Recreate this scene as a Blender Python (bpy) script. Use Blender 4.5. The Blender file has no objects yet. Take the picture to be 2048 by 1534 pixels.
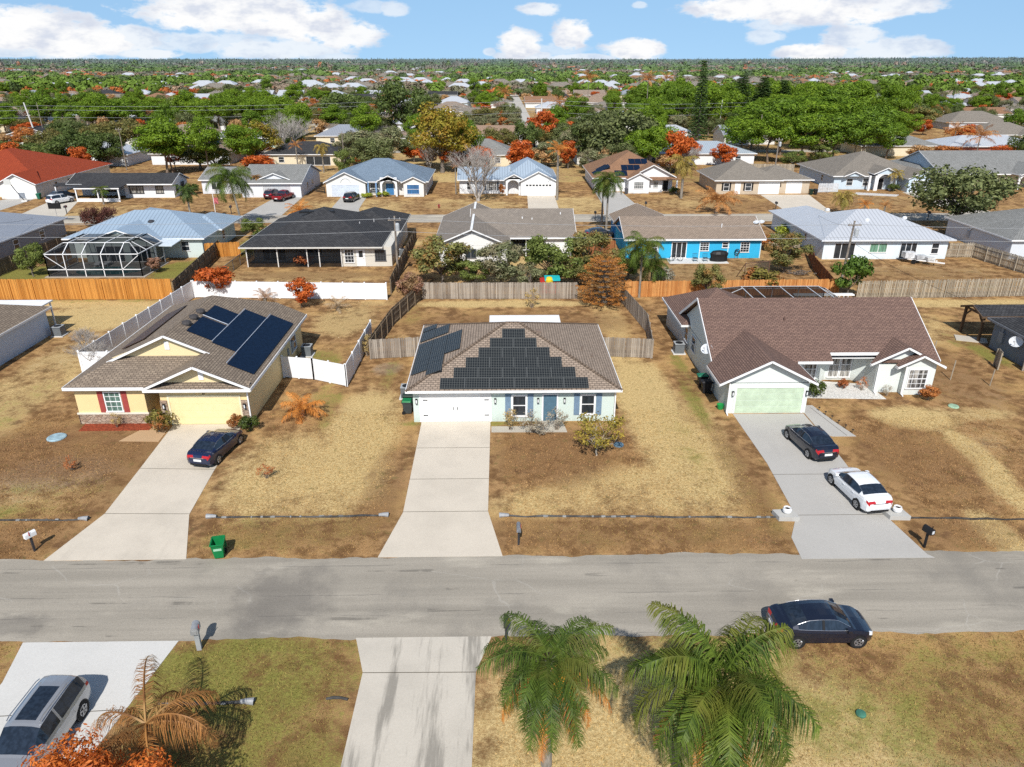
import bpy, bmesh, math, random
import numpy as np
from mathutils import Vector, Matrix
R = math.radians
rnd = random.Random(7)
scene = bpy.context.scene
COL = scene.collection

# ------------------------------------------------------------------ camera (drone, 23.8 m up, looking down the lots)
HC, PITCH, YAW, FPX = 23.8, R(23.76), R(0.93), 1470.0
cam_d = bpy.data.cameras.new('camera'); cam = bpy.data.objects.new('camera', cam_d); COL.objects.link(cam)
cam.location = (0, 0, HC); cam.rotation_euler = (R(90) - PITCH, 0, -YAW)
cam_d.sensor_width = 36; cam_d.lens = 36 * FPX / 2048; cam_d.clip_start = 0.5; cam_d.clip_end = 60000
scene.camera = cam

def P(px, py, z=0.0):
    """world point at height z seen at a photo pixel: used only to read plan positions off the photograph"""
    u, v = (px - 1024) / FPX, (767 - py) / FPX
    cp, sp, cy, sy = math.cos(PITCH), math.sin(PITCH), math.cos(YAW), math.sin(YAW)
    x, y, zz = u, cp + v * sp, -sp + v * cp
    t = (z - HC) / zz
    return Vector(((x * cy + y * sy) * t, (-x * sy + y * cy) * t, z))

# ------------------------------------------------------------------ object helpers
def tag(o, label=None, cat=None, group=None, kind=None):
    if label: o['label'] = label
    if cat: o['category'] = cat
    if group: o['group'] = group
    if kind: o['kind'] = kind
    return o

def empty(name, loc, label, cat, group=None, rz=0):
    o = bpy.data.objects.new(name, None); COL.objects.link(o)
    o.location = loc; o.rotation_euler = (0, 0, rz); o.empty_display_size = .3
    return tag(o, label, cat, group)

def copy_tree(o, parent=None):
    kids = list(o.children)
    c = o.copy(); COL.objects.link(c); c.parent = parent
    for k in kids: copy_tree(k, c)
    return c

class MB:
    """collects shapes and links them as ONE mesh object"""
    def __init__(s): s.v = []; s.f = []
    def add(s, vs, fs):
        n = len(s.v); s.v += [tuple(p) for p in vs]; s.f += [tuple(n + i for i in f) for f in fs]; return s
    def poly(s, pts): return s.add(pts, [range(len(pts))])
    def box(s, x0, x1, y0, y1, z0, z1):
        return s.add([(x0,y0,z0),(x1,y0,z0),(x1,y1,z0),(x0,y1,z0),(x0,y0,z1),(x1,y0,z1),(x1,y1,z1),(x0,y1,z1)],
                     [(3,2,1,0),(4,5,6,7),(0,1,5,4),(1,2,6,5),(2,3,7,6),(3,0,4,7)])
    def cbox(s, c, hx, hy, hz): return s.box(c[0]-hx, c[0]+hx, c[1]-hy, c[1]+hy, c[2]-hz, c[2]+hz)
    def bar(s, p, q, w, h=None, up=(0, 0, 1)):
        h = h or w; p, q, up = Vector(p), Vector(q), Vector(up)
        d = (q - p).normalized(); a = d.cross(up)
        if a.length < 1e-3: a = d.cross(Vector((1, 0, 0)))
        a.normalize(); b = a.cross(d)
        a *= w / 2; b *= h / 2
        return s.add([p-a-b, p+a-b, p+a+b, p-a+b, q-a-b, q+a-b, q+a+b, q-a+b],
                     [(3,2,1,0),(4,5,6,7),(0,1,5,4),(1,2,6,5),(2,3,7,6),(3,0,4,7)])
    def prism(s, pts, z0, z1):
        n = len(pts)
        return s.add([(p[0], p[1], z0) for p in pts] + [(p[0], p[1], z1) for p in pts],
                     [range(n-1, -1, -1), range(n, 2*n)] + [(i, (i+1) % n, n+(i+1) % n, n+i) for i in range(n)])
    def slab(s, pts, t, d=(0, 0, -1)):
        n = len(pts); d = Vector(d) * t; lo = [Vector(p) + d for p in pts]
        return s.add(list(pts) + lo, [range(n), range(2*n-1, n-1, -1)] + [(i, n+i, n+(i+1) % n, (i+1) % n) for i in range(n)])
    def tube(s, pts, r, n=6, cap=True):
        pts = [Vector(p) for p in pts]; m = len(pts)
        rs = r if isinstance(r, (list, tuple)) else [r]*m
        base = len(s.v); ref = Vector((0.31, 0.17, 0.93))
        for i, p in enumerate(pts):
            d = (pts[min(i+1, m-1)] - pts[max(i-1, 0)]).normalized()
            a = d.cross(ref)
            if a.length < .1: a = d.cross(Vector((1, 0, 0)))
            a.normalize(); b = d.cross(a)
            for k in range(n):
                t = 2*math.pi*k/n; s.v.append(tuple(p + (a*math.cos(t) + b*math.sin(t)) * rs[i]))
        for i in range(m-1):
            for k in range(n):
                s.f.append((base+i*n+k, base+i*n+(k+1) % n, base+(i+1)*n+(k+1) % n, base+(i+1)*n+k))
        if cap:
            s.f.append(tuple(base+k for k in range(n-1, -1, -1))); s.f.append(tuple(base+(m-1)*n+k for k in range(n)))
        return s
    def lathe(s, c, prof, n=16):
        base = len(s.v)
        for (r, z) in prof:
            for k in range(n):
                t = 2*math.pi*k/n; s.v.append((c[0]+r*math.cos(t), c[1]+r*math.sin(t), c[2]+z))
        for i in range(len(prof)-1):
            for k in range(n):
                s.f.append((base+i*n+k, base+i*n+(k+1) % n, base+(i+1)*n+(k+1) % n, base+(i+1)*n+k))
        s.f.append(tuple(base+k for k in range(n-1, -1, -1))); s.f.append(tuple(base+(len(prof)-1)*n+k for k in range(n)))
        return s
    def mesh(s, name, mat, smooth=False, origin=(0, 0, 0)):
        ox, oy, oz = origin
        me = bpy.data.meshes.new(name)
        me.from_pydata([(x-ox, y-oy, z-oz) for x, y, z in s.v], [], s.f); me.update()
        for m in (mat if isinstance(mat, (list, tuple)) else [mat]): me.materials.append(m)
        if smooth: me.polygons.foreach_set('use_smooth', [True]*len(me.polygons))
        return me
    def build(s, name, mat, parent=None, smooth=False, origin=None):
        """vertices are given in world metres; the object's origin goes to its parent's base (or to `origin`)"""
        tot = Vector(origin) if origin is not None else Vector((0, 0, 0))
        q = parent
        if origin is None:
            while q is not None: tot = tot + q.location; q = q.parent
        o = bpy.data.objects.new(name, s.mesh(name, mat, smooth, tot)); COL.objects.link(o)
        o.parent = parent
        if parent is None and origin is not None: o.location = tot
        return o

# ------------------------------------------------------------------ materials
class G:
    def __init__(s, name):
        s.m = bpy.data.materials.new(name); s.m.use_nodes = True
        s.t = s.m.node_tree; s.n = s.t.nodes; s.l = s.t.links
        s.b = s.n['Principled BSDF']; s.out = s.n['Material Output']
        s.b.inputs['Specular IOR Level'].default_value = .25
    def add(s, typ, **kw):
        n = s.n.new(typ)
        for k, v in kw.items():
            if k == 'i':
                for a, b in v.items():
                    if isinstance(b, bpy.types.NodeSocket): s.l.new(b, n.inputs[a])
                    else: n.inputs[a].default_value = b
            else: setattr(n, k, v)
        return n
    def pos(s): return s.add('ShaderNodeNewGeometry').outputs['Position']
    def vmul(s, v, xyz): return s.add('ShaderNodeVectorMath', operation='MULTIPLY', i={0: v, 1: xyz}).outputs[0]
    def noise(s, vec, scale, detail=4, rough=.6): return s.add('ShaderNodeTexNoise', i={'Vector': vec, 'Scale': scale, 'Detail': detail, 'Roughness': rough}).outputs['Fac']
    def math(s, op, a, b=0.0, clamp=False):
        n = s.add('ShaderNodeMath', operation=op, use_clamp=clamp, i={0: a, 1: b}); return n.outputs[0]
    def ramp(s, fac, stops):
        n = s.add('ShaderNodeValToRGB', i={'Fac': fac}); e = n.color_ramp.elements
        while len(e) < len(stops): e.new(.5)
        for i, (p, c) in enumerate(stops): e[i].position = p; e[i].color = (*c, 1) if len(c) == 3 else c
        return n.outputs['Color']
    def mix(s, fac, a, b, mode='MIX'):
        n = s.add('ShaderNodeMix', data_type='RGBA', blend_type=mode)
        for k, v in ((0, fac), (6, a), (7, b)):
            if isinstance(v, bpy.types.NodeSocket): s.l.new(v, n.inputs[k])
            else: n.inputs[k].default_value = (*v, 1) if isinstance(v, tuple) and len(v) == 3 else v
        return n.outputs[2]
    def smooth(s, x, a, b):
        return s.add('ShaderNodeMapRange', interpolation_type='SMOOTHSTEP', i={0: x, 1: a, 2: b, 3: 0.0, 4: 1.0}).outputs[0]
    def bump(s, h, strength, dist=.02):
        n = s.add('ShaderNodeBump', i={'Height': h, 'Strength': strength, 'Distance': dist}); s.l.new(n.outputs[0], s.b.inputs['Normal'])
    def fin(s, col, rough=.8, metal=0.0, **kw):
        for k, v in (('Base Color', col), ('Roughness', rough), ('Metallic', metal)):
            if isinstance(v, bpy.types.NodeSocket): s.l.new(v, s.b.inputs[k])
            else: s.b.inputs[k].default_value = (*v, 1) if isinstance(v, tuple) else v
        for k, v in kw.items(): s.b.inputs[k.replace('_', ' ')].default_value = v
        return s.m

def dk(c, f): return tuple(min(1, x*f) for x in c)
CACHE = {}
def cached(fn):
    def w(*a, **k):
        key = (fn.__name__, a, tuple(sorted(k.items())))
        if key not in CACHE: CACHE[key] = fn(*a, **k)
        return CACHE[key]
    return w

@cached
def plain(c, rough=.6, var=.12, scale=3.0, metal=0.0, bump=0.0, coat=0.0, spec=.25):
    g = G('painted_surface'); p = g.pos()
    n = g.noise(p, scale, 5)
    col = g.mix(g.smooth(n, .3, .72), dk(c, 1-var), dk(c, 1+var*.4))
    if bump: g.bump(g.noise(p, scale*14, 2), bump)
    return g.fin(col, rough, metal, Coat_Weight=coat, Specular_IOR_Level=spec)

@cached
def stucco(c, dirt=.16):
    g = G('stucco'); p = g.pos()
    sx = g.add('ShaderNodeSeparateXYZ', i={0: p})
    n = g.noise(p, .9, 5); st = g.noise(g.vmul(p, (2.2, 2.2, .25)), 1.0, 4)
    low = g.math('MULTIPLY', g.smooth(sx.outputs['Z'], .7, 0.0), g.smooth(st, .3, .7))
    col = g.mix(g.math('MULTIPLY', g.smooth(n, .35, .75), dirt), c, dk(c, .72))
    col = g.mix(g.math('MULTIPLY', low, .35), col, dk(c, .5))
    g.bump(g.noise(p, 22, 3), .25, .01)
    return g.fin(col, .85)

def uvw(g):
    """a along-the-eave coordinate chosen by which way the face looks, plus height"""
    ge = g.add('ShaderNodeNewGeometry'); sn = g.add('ShaderNodeSeparateXYZ', i={0: ge.outputs['True Normal']}); sp = g.add('ShaderNodeSeparateXYZ', i={0: ge.outputs['Position']})
    f = g.math('GREATER_THAN', g.math('ABSOLUTE', sn.outputs[0]), g.math('ABSOLUTE', sn.outputs[1]))
    a = g.add('ShaderNodeMix', data_type='FLOAT', i={0: f, 2: sp.outputs[0], 3: sp.outputs[1]}).outputs[0]
    return a, sp.outputs[2], ge.outputs['Position']

@cached
def shingle(c1, c2, stain=.35, row=.19):
    g = G('asphalt_shingles'); a, z, p = uvw(g)
    v = g.add('ShaderNodeCombineXYZ', i={0: a, 1: g.math('MULTIPLY', z, 2.5), 2: 0.0}).outputs[0]
    br = g.add('ShaderNodeTexBrick', offset=.5, i={'Vector': v, 'Color1': (*c1, 1), 'Color2': (*c2, 1), 'Mortar': (*dk(c1, .3), 1), 'Scale': 1.0, 'Mortar Size': .03, 'Mortar Smooth': .4, 'Bias': -.1, 'Brick Width': .33, 'Row Height': row})
    big = g.noise(p, .33, 6, .65); st = g.noise(g.vmul(p, (1.6, 1.6, .35)), 1.0, 4)
    col = g.mix(g.math('MULTIPLY', g.smooth(big, .32, .72), stain), br.outputs['Color'], dk(c1, .55))
    col = g.mix(g.math('MULTIPLY', g.smooth(st, .5, .8), .3), col, dk(c2, 1.3))
    fine = g.noise(p, 9, 3, .8)
    col = g.mix(.45, col, g.ramp(fine, [(.25, (.35,)*3), (.75, (1.0,)*3)]), 'MULTIPLY')
    g.bump(g.math('ADD', br.outputs['Fac'], g.math('MULTIPLY', fine, -.6)), .35, .02)
    return g.fin(col, .92)

@cached
def seam_metal(c, dirt=.25, pitch=.5):
    g = G('standing_seam_metal'); a, z, p = uvw(g)
    w = g.math('ABSOLUTE', g.math('SUBTRACT', g.math('FRACT', g.math('DIVIDE', a, pitch)), .5))
    rib = g.smooth(w, .42, .49); shade = g.smooth(w, .3, .42)
    n = g.noise(p, .35, 5); st = g.noise(g.vmul(p, (2, 2, .2)), 1.3, 4)
    col = g.mix(g.math('MULTIPLY', g.smooth(n, .35, .75), dirt), c, dk(c, .66))
    col = g.mix(g.math('MULTIPLY', g.smooth(st, .5, .75), dirt), col, dk(c, .8))
    col = g.mix(g.math('MULTIPLY', shade, .3), col, dk(c, .5))
    g.bump(rib, .8, .04)
    return g.fin(col, .42, .25)

@cached
def boards(c1, c2, w=.14, grain=.5, horiz=False):
    g = G('weathered_boards'); ge = g.add('ShaderNodeNewGeometry'); p = ge.outputs['Position']
    rr = ge.outputs['Random Per Island']
    st = g.noise(g.vmul(p, (9, 9, .7)), 1.0, 5, .7); big = g.noise(p, .4, 3)
    f = g.math('ADD', g.math('MULTIPLY', rr, .55), g.math('MULTIPLY', st, .6))
    col = g.mix(g.smooth(f, .15, .95), c1, c2)
    col = g.mix(g.math('MULTIPLY', g.smooth(big, .45, .75), .35), col, dk(c1, .6))
    return g.fin(col, .85)

@cached
def stone(c1, c2, c3):
    g = G('stone_veneer'); a, z, p = uvw(g)
    v = g.add('ShaderNodeCombineXYZ', i={0: a, 1: g.math('MULTIPLY', z, 2.0), 2: g.math('MULTIPLY', a, .3)}).outputs[0]
    vo = g.add('ShaderNodeTexVoronoi', i={'Vector': v, 'Scale': 3.2})
    sep = g.add('ShaderNodeSeparateColor', i={0: vo.outputs['Color']})
    col = g.ramp(sep.outputs[0], [(0, c1), (.5, c2), (1, c3)])
    ed = g.add('ShaderNodeTexVoronoi', feature='DISTANCE_TO_EDGE', i={'Vector': v, 'Scale': 3.2}).outputs['Distance']
    col = g.mix(g.smooth(ed, .06, .0), col, dk(c2, .45))
    g.bump(g.smooth(ed, 0, .15), .7, .05)
    return g.fin(col, .9)

@cached
def siding(c, step=.2, dirt=.12):
    g = G('lap_siding'); p = g.pos(); z = g.add('ShaderNodeSeparateXYZ', i={0: p}).outputs[2]
    f = g.math('FRACT', g.math('DIVIDE', z, step)); n = g.noise(p, 1.2, 4)
    col = g.mix(g.math('MULTIPLY', g.smooth(n, .4, .75), dirt), c, dk(c, .7))
    col = g.mix(g.math('MULTIPLY', g.smooth(f, .86, .98), .45), col, dk(c, .45))
    g.bump(f, .3, .02)
    return g.fin(col, .7)

@cached
def glass(c=(.02, .025, .03), rough=.06, curtain=0.0):
    g = G('window_glass'); p = g.pos()
    n = g.noise(g.vmul(p, (6, 6, .6)), 1.0, 2)
    col = g.mix(g.math('MULTIPLY', g.smooth(n, .35, .65), .6+curtain*.4), c, dk(c, 2.2) if not curtain else (.42, .4, .36))
    return g.fin(col, rough, Specular_IOR_Level=.6)

@cached
def carpaint(c, metal=.3):
    g = G('car_paint'); p = g.pos(); n = g.noise(p, 6, 4)
    col = g.mix(g.math('MULTIPLY', n, .25), c, dk(c, .7))
    return g.fin(col, .28, metal, Coat_Weight=.9, Coat_Roughness=.03, Specular_IOR_Level=.5)

@cached
def leaf(c1, c2, c3=None, tr=.25, patch=.35):
    """c1 dark, c2 light, c3 odd patches; colour differs from leaf to leaf, clump to clump and plant to plant"""
    g = G('leaves'); ge = g.add('ShaderNodeNewGeometry'); oi = g.add('ShaderNodeObjectInfo')
    r = ge.outputs['Random Per Island']; cl = g.noise(ge.outputs['Position'], .8, 3)
    f = g.math('ADD', g.math('MULTIPLY', r, .6), g.math('MULTIPLY', g.smooth(cl, .3, .7), .4))
    col = g.mix(f, c1, c2)
    if c3: col = g.mix(g.math('MULTIPLY', g.smooth(g.noise(ge.outputs['Position'], .45, 2), .5, .62), patch*2), col, g.mix(r, c3, dk(c3, .55)))
    col = g.mix(g.math('MULTIPLY', oi.outputs['Random'], .3), col, c1)
    col = g.mix(1.0, col, (1.55, 1.5, 1.35), 'MULTIPLY')
    d = g.add('ShaderNodeBsdfDiffuse', i={'Color': col}); t = g.add('ShaderNodeBsdfTranslucent', i={'Color': col})
    m = g.add('ShaderNodeMixShader', i={0: tr, 1: d.outputs[0], 2: t.outputs[0]})
    gl = g.add('ShaderNodeBsdfGlossy', i={'Color': (1, 1, 1, 1), 'Roughness': .5}); m2 = g.add('ShaderNodeMixShader', i={0: .012, 1: m.outputs[0], 2: gl.outputs[0]})
    g.l.new(m2.outputs[0], g.out.inputs[0]); g.n.remove(g.b)
    return g.m

@cached
def bark(c):
    g = G('bark'); p = g.pos(); n = g.noise(g.vmul(p, (7, 7, 1.6)), 1.0, 5)
    g.bump(n, .6, .05)
    return g.fin(g.mix(g.smooth(n, .3, .7), dk(c, .55), dk(c, 1.2)), .95)

@cached
def concrete(c, stain=.3, marks=0.0):
    g = G('concrete'); p = g.pos()
    n = g.noise(p, .35, 6, .6); f = g.noise(p, 12, 3, .7); st = g.noise(g.vmul(p, (1.0, .11 if marks else .16, 1)), .9, 5, .65)
    col = g.mix(g.math('MULTIPLY', g.smooth(n, .38, .72), stain), c, dk(c, .68))
    col = g.mix(g.math('MULTIPLY', g.smooth(st, .5 if marks else .56, .62 if marks else .74), stain+marks), col, dk(c, .42 if marks else .72))
    sp = g.smooth(g.noise(p, 5, 2), .68, .75)
    col = g.mix(g.math('MULTIPLY', sp, .25), col, dk(c, .5))
    col = g.mix(.3, col, g.ramp(f, [(.3, (.65,)*3), (.7, (1,)*3)]), 'MULTIPLY')
    if False:
        ed = g.add('ShaderNodeTexVoronoi', feature='DISTANCE_TO_EDGE', i={'Vector': g.mix(.12, p, g.add('ShaderNodeTexNoise', i={'Vector': p, 'Scale': 1.5}).outputs['Color'], 'ADD'), 'Scale': .16}).outputs['Distance']
        col = g.mix(g.math('MULTIPLY', g.smooth(ed, .004, .001), .6), col, dk(c, .3))
    g.bump(f, .2, .01)
    return g.fin(col, .9)

def asphalt_mat(k=1.0):
    g = G('bleached_asphalt'); p = g.pos()
    c, d, l = dk((.43, .385, .315), k), dk((.26, .235, .198), k), dk((.55, .495, .40), k)
    st = g.noise(g.vmul(p, (.05, .9, 1)), 1.0, 5, .6); big = g.noise(p, .14, 5, .6); f = g.noise(p, 14, 4, .8); f2 = g.noise(p, 55, 2, .7)
    col = g.mix(g.smooth(st, .32, .66), c, dk(c, .78))
    col = g.mix(g.math('MULTIPLY', g.smooth(big, .5, .68), .75), col, d)
    col = g.mix(g.math('MULTIPLY', g.smooth(g.noise(g.vmul(p, (.16, .5, 1)), 1.0, 4), .56, .74), .7), col, l)
    wob = g.mix(.35, p, g.add('ShaderNodeTexNoise', i={'Vector': p, 'Scale': 1.1, 'Detail': 4.0}).outputs['Color'], 'ADD')
    ed = g.add('ShaderNodeTexVoronoi', feature='DISTANCE_TO_EDGE', i={'Vector': g.vmul(wob, (.55, 1.0, 1)), 'Scale': .42}).outputs['Distance']
    crack = g.math('MULTIPLY', g.smooth(ed, .014, .002), g.smooth(g.noise(p, .22, 2), .5, .62))
    col = g.mix(g.math('MULTIPLY', crack, .3), col, (.55, .52, .46))
    if k == 1.0:                                     # an old oil darkened stretch in front of the lawn between the two pale driveways
        d2 = g.add('ShaderNodeVectorMath', operation='LENGTH', i={0: g.vmul(g.add('ShaderNodeVectorMath', operation='SUBTRACT', i={0: p, 1: (-10.6, 28.4, 0)}).outputs[0], (.36, .34, 0))}).outputs['Value']
        col = g.mix(g.math('MULTIPLY', g.smooth(g.math('ADD', d2, g.math('MULTIPLY', g.math('SUBTRACT', g.noise(p, .8, 4), .5), 1.6)), 1.15, .35), .7), col, (.20, .18, .155))
        d3 = g.add('ShaderNodeVectorMath', operation='LENGTH', i={0: g.vmul(g.add('ShaderNodeVectorMath', operation='SUBTRACT', i={0: p, 1: (-22.5, 26.8, 0)}).outputs[0], (.5, 1.0, 0))}).outputs['Value']
        col = g.mix(g.math('MULTIPLY', g.smooth(g.math('ADD', d3, g.math('MULTIPLY', g.math('SUBTRACT', g.noise(p, 1.1, 4), .5), 1.4)), 1.1, .4), .6), col, (.20, .18, .155))
    for yl in (27.2, 28.65, 30.9):                   # weathered paving seams along the road
        sy_ = g.add('ShaderNodeSeparateXYZ', i={0: p}).outputs[1]; w_ = g.math('ABSOLUTE', g.math('SUBTRACT', g.math('ADD', sy_, g.math('MULTIPLY', g.math('SUBTRACT', g.noise(p, .35, 5), .5), .35)), yl))
        col = g.mix(g.math('MULTIPLY', g.math('MULTIPLY', g.smooth(w_, .05, .01), g.smooth(g.noise(g.vmul(p, (.3, .05, 1)), 1.0, 5), .45, .6)), .55), col, (.17, .155, .135))
    wl = g.math('MULTIPLY', g.smooth(g.noise(g.vmul(p, (.09, 2.6, 1)), 1.0, 3), .62, .66), g.smooth(g.noise(p, .5, 3), .5, .6))
    col = g.mix(g.math('MULTIPLY', wl, .55), col, dk(d, .5))
    col = g.mix(.55, col, g.ramp(f, [(.28, (.55,)*3), (.72, (1.1,)*3)]), 'MULTIPLY')
    col = g.mix(.35, col, g.ramp(f2, [(.3, (.45,)*3), (.7, (1.1,)*3)]), 'MULTIPLY')
    g.bump(f2, .35, .015)
    return g.fin(col, .92)

# ------------------------------------------------------------------ daylight: sun behind the camera, 45 degrees up
SUN_EL, SUN_AZ = R(45), R(5)          # shadows run up the lots, a little to the right
sd = bpy.data.lights.new('sun', 'SUN'); sd.energy = 5.2; sd.angle = R(.5); sd.color = (1.0, .968, .92)
so = bpy.data.objects.new('sun', sd); COL.objects.link(so)
ldir = Vector((math.sin(SUN_AZ)*math.cos(SUN_EL), math.cos(SUN_AZ)*math.cos(SUN_EL), -math.sin(SUN_EL)))
so.rotation_euler = ldir.to_track_quat('-Z', 'Y').to_euler(); so.location = (0, -50, 80)

def deg(px, py):
    """azimuth / elevation in degrees of a photo pixel in the sky"""
    u, v = (px-1024)/FPX, (767-py)/FPX
    y, z = math.cos(PITCH)+v*math.sin(PITCH), -math.sin(PITCH)+v*math.cos(PITCH)
    return math.degrees(math.atan2(u, y)+YAW), math.degrees(math.atan2(z, math.hypot(u, y)))

world = bpy.data.worlds.new('World'); scene.world = world; world.use_nodes = True
wt = world.node_tree
class GW(G):
    def __init__(s): s.t = wt; s.n = wt.nodes; s.l = wt.links
w = GW()
sky = w.add('ShaderNodeTexSky', sky_type='NISHITA'); sky.sun_disc = False
sky.sun_elevation = SUN_EL; sky.sun_rotation = math.pi + SUN_AZ; sky.altitude = 0; sky.air_density = 1.0; sky.dust_density = .6; sky.ozone_density = 2.0
dirn = w.add('ShaderNodeTexCoord').outputs['Generated']; sx = w.add('ShaderNodeSeparateXYZ', i={0: dirn})
az = w.math('MULTIPLY', w.math('ARCTAN2', sx.outputs[0], sx.outputs[1]), 57.2958); el = w.math('MULTIPLY', w.math('ARCSINE', sx.outputs[2]), 57.2958)
# the air close to the horizon takes the hue of the sky a little higher up
w.l.new(w.add('ShaderNodeCombineXYZ', i={0: sx.outputs[0], 1: sx.outputs[1], 2: w.math('ADD', w.math('MULTIPLY', sx.outputs[2], .9), .16)}).outputs[0], sky.inputs['Vector'])
uv = w.add('ShaderNodeCombineXYZ', i={0: w.math('MULTIPLY', az, .42), 1: w.math('MULTIPLY', el, .9), 2: 0.0}).outputs[0]
wob = w.add('ShaderNodeTexNoise', i={'Vector': uv, 'Scale': 1.6, 'Detail': 7.0, 'Roughness': .62})
det = w.add('ShaderNodeTexNoise', i={'Vector': uv, 'Scale': .8, 'Detail': 6.0, 'Roughness': .6}).outputs['Fac']
n0 = w.math('SUBTRACT', wob.outputs['Fac'], .5)
# (centre px, centre py, half width, half height, density) read off the photograph
CL = [(40,60,190,52,1),(150,80,130,40,1),(250,78,90,30,.8),(25,106,60,10,.7),(300,108,70,11,.8),(300,75,30,12,.6),(470,25,200,45,1),(600,45,120,40,1),(690,72,80,28,.95),(420,85,180,22,.6),(560,98,150,22,.75),(660,115,60,10,.6),
      (790,18,32,16,.6),(740,14,50,14,.45),(1040,90,46,36,1),(1045,112,60,14,.8),(1142,70,38,34,1),(1120,98,60,14,.4),(1265,100,66,24,1),(1170,116,80,10,.7),(1078,18,46,14,.8),(1280,10,16,8,.5),(978,104,14,9,.6),
      (1500,14,150,30,1),(1640,22,170,34,1),(1790,8,120,24,.9),(1560,45,70,18,.6),(1530,75,40,16,.6),(1700,72,70,26,.8),(1620,104,84,18,1),(1790,98,110,26,.75),(1865,96,32,18,.7),(1710,110,160,14,.6)]
acc = None
for (cx, cy_, hw, hh, den) in CL:
    a0, e0 = deg(cx, cy_); a1, _ = deg(cx+hw, cy_); _, e1 = deg(cx, cy_-hh)
    du = w.math('DIVIDE', w.math('SUBTRACT', az, a0), max(a1-a0, .1)*.98); dv = w.math('DIVIDE', w.math('SUBTRACT', el, e0), max(e1-e0, .05)*1.0)
    r2 = w.math('ADD', w.math('POWER', w.math('ABSOLUTE', du), 2.0), w.math('POWER', w.math('ABSOLUTE', dv), 2.0))
    m = w.math('MULTIPLY', w.smooth(w.math('ADD', r2, w.math('MULTIPLY', n0, 2.9)), 1.3, .5), den)
    acc = m if acc is None else w.math('MAXIMUM', acc, m)
hi = w.math('MULTIPLY', w.smooth(w.add('ShaderNodeTexNoise', i={'Vector': w.vmul(dirn, (1, 1, 2)), 'Scale': 3.0, 'Detail': 6.0}).outputs['Fac'], .52, .68), w.smooth(el, 6, 14))
acc = w.math('MAXIMUM', acc, w.math('MULTIPLY', hi, .35))
ccol = w.mix(w.smooth(det, .34, .56), (6.8, 7.3, 8.4), (10.0, 10.0, 10.0))
low = w.smooth(el, 42, 6)                         # bright hazy band low down, deeper blue overhead
skyc = w.mix(low, sky.outputs[0], w.mix(.6, w.mix(1.0, sky.outputs[0], (1.9, 1.75, 1.55), 'MULTIPLY'), (2.6, 5.3, 8.7)))
final = w.mix(acc, skyc, ccol)
bg = wt.nodes['Background']; wt.links.new(final, bg.inputs['Color']); bg.inputs['Strength'].default_value = .10
scene.view_settings.view_transform = 'Standard'; scene.view_settings.look = 'None'; scene.view_settings.exposure = 0
scene.render.engine = 'CYCLES'
scene.cycles.max_bounces = 5; scene.cycles.diffuse_bounces = 2; scene.cycles.glossy_bounces = 3; scene.cycles.transmission_bounces = 3; scene.cycles.transparent_max_bounces = 6
scene.cycles.use_denoising = False; scene.cycles.use_adaptive_sampling = True; scene.cycles.adaptive_threshold = .02
# ------------------------------------------------------------------ the ground: one sheet out to the horizon
def axis(a, b, step, far, grow):
    v = list(np.arange(a, b, step)); s = step
    while v[-1] < far: s *= grow; v.append(v[-1]+s)
    lo = []; s = step; x = a
    return v
ys = axis(8, 175, .5, 26000, 1.12); ys = [-60, -25, -8, 0, 4] + ys
xp = axis(0, 72, .5, 22000, 1.18); xs = [-x for x in xp[:0:-1]] + xp
XX, YY = np.meshgrid(np.array(xs), np.array(ys))
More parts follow.
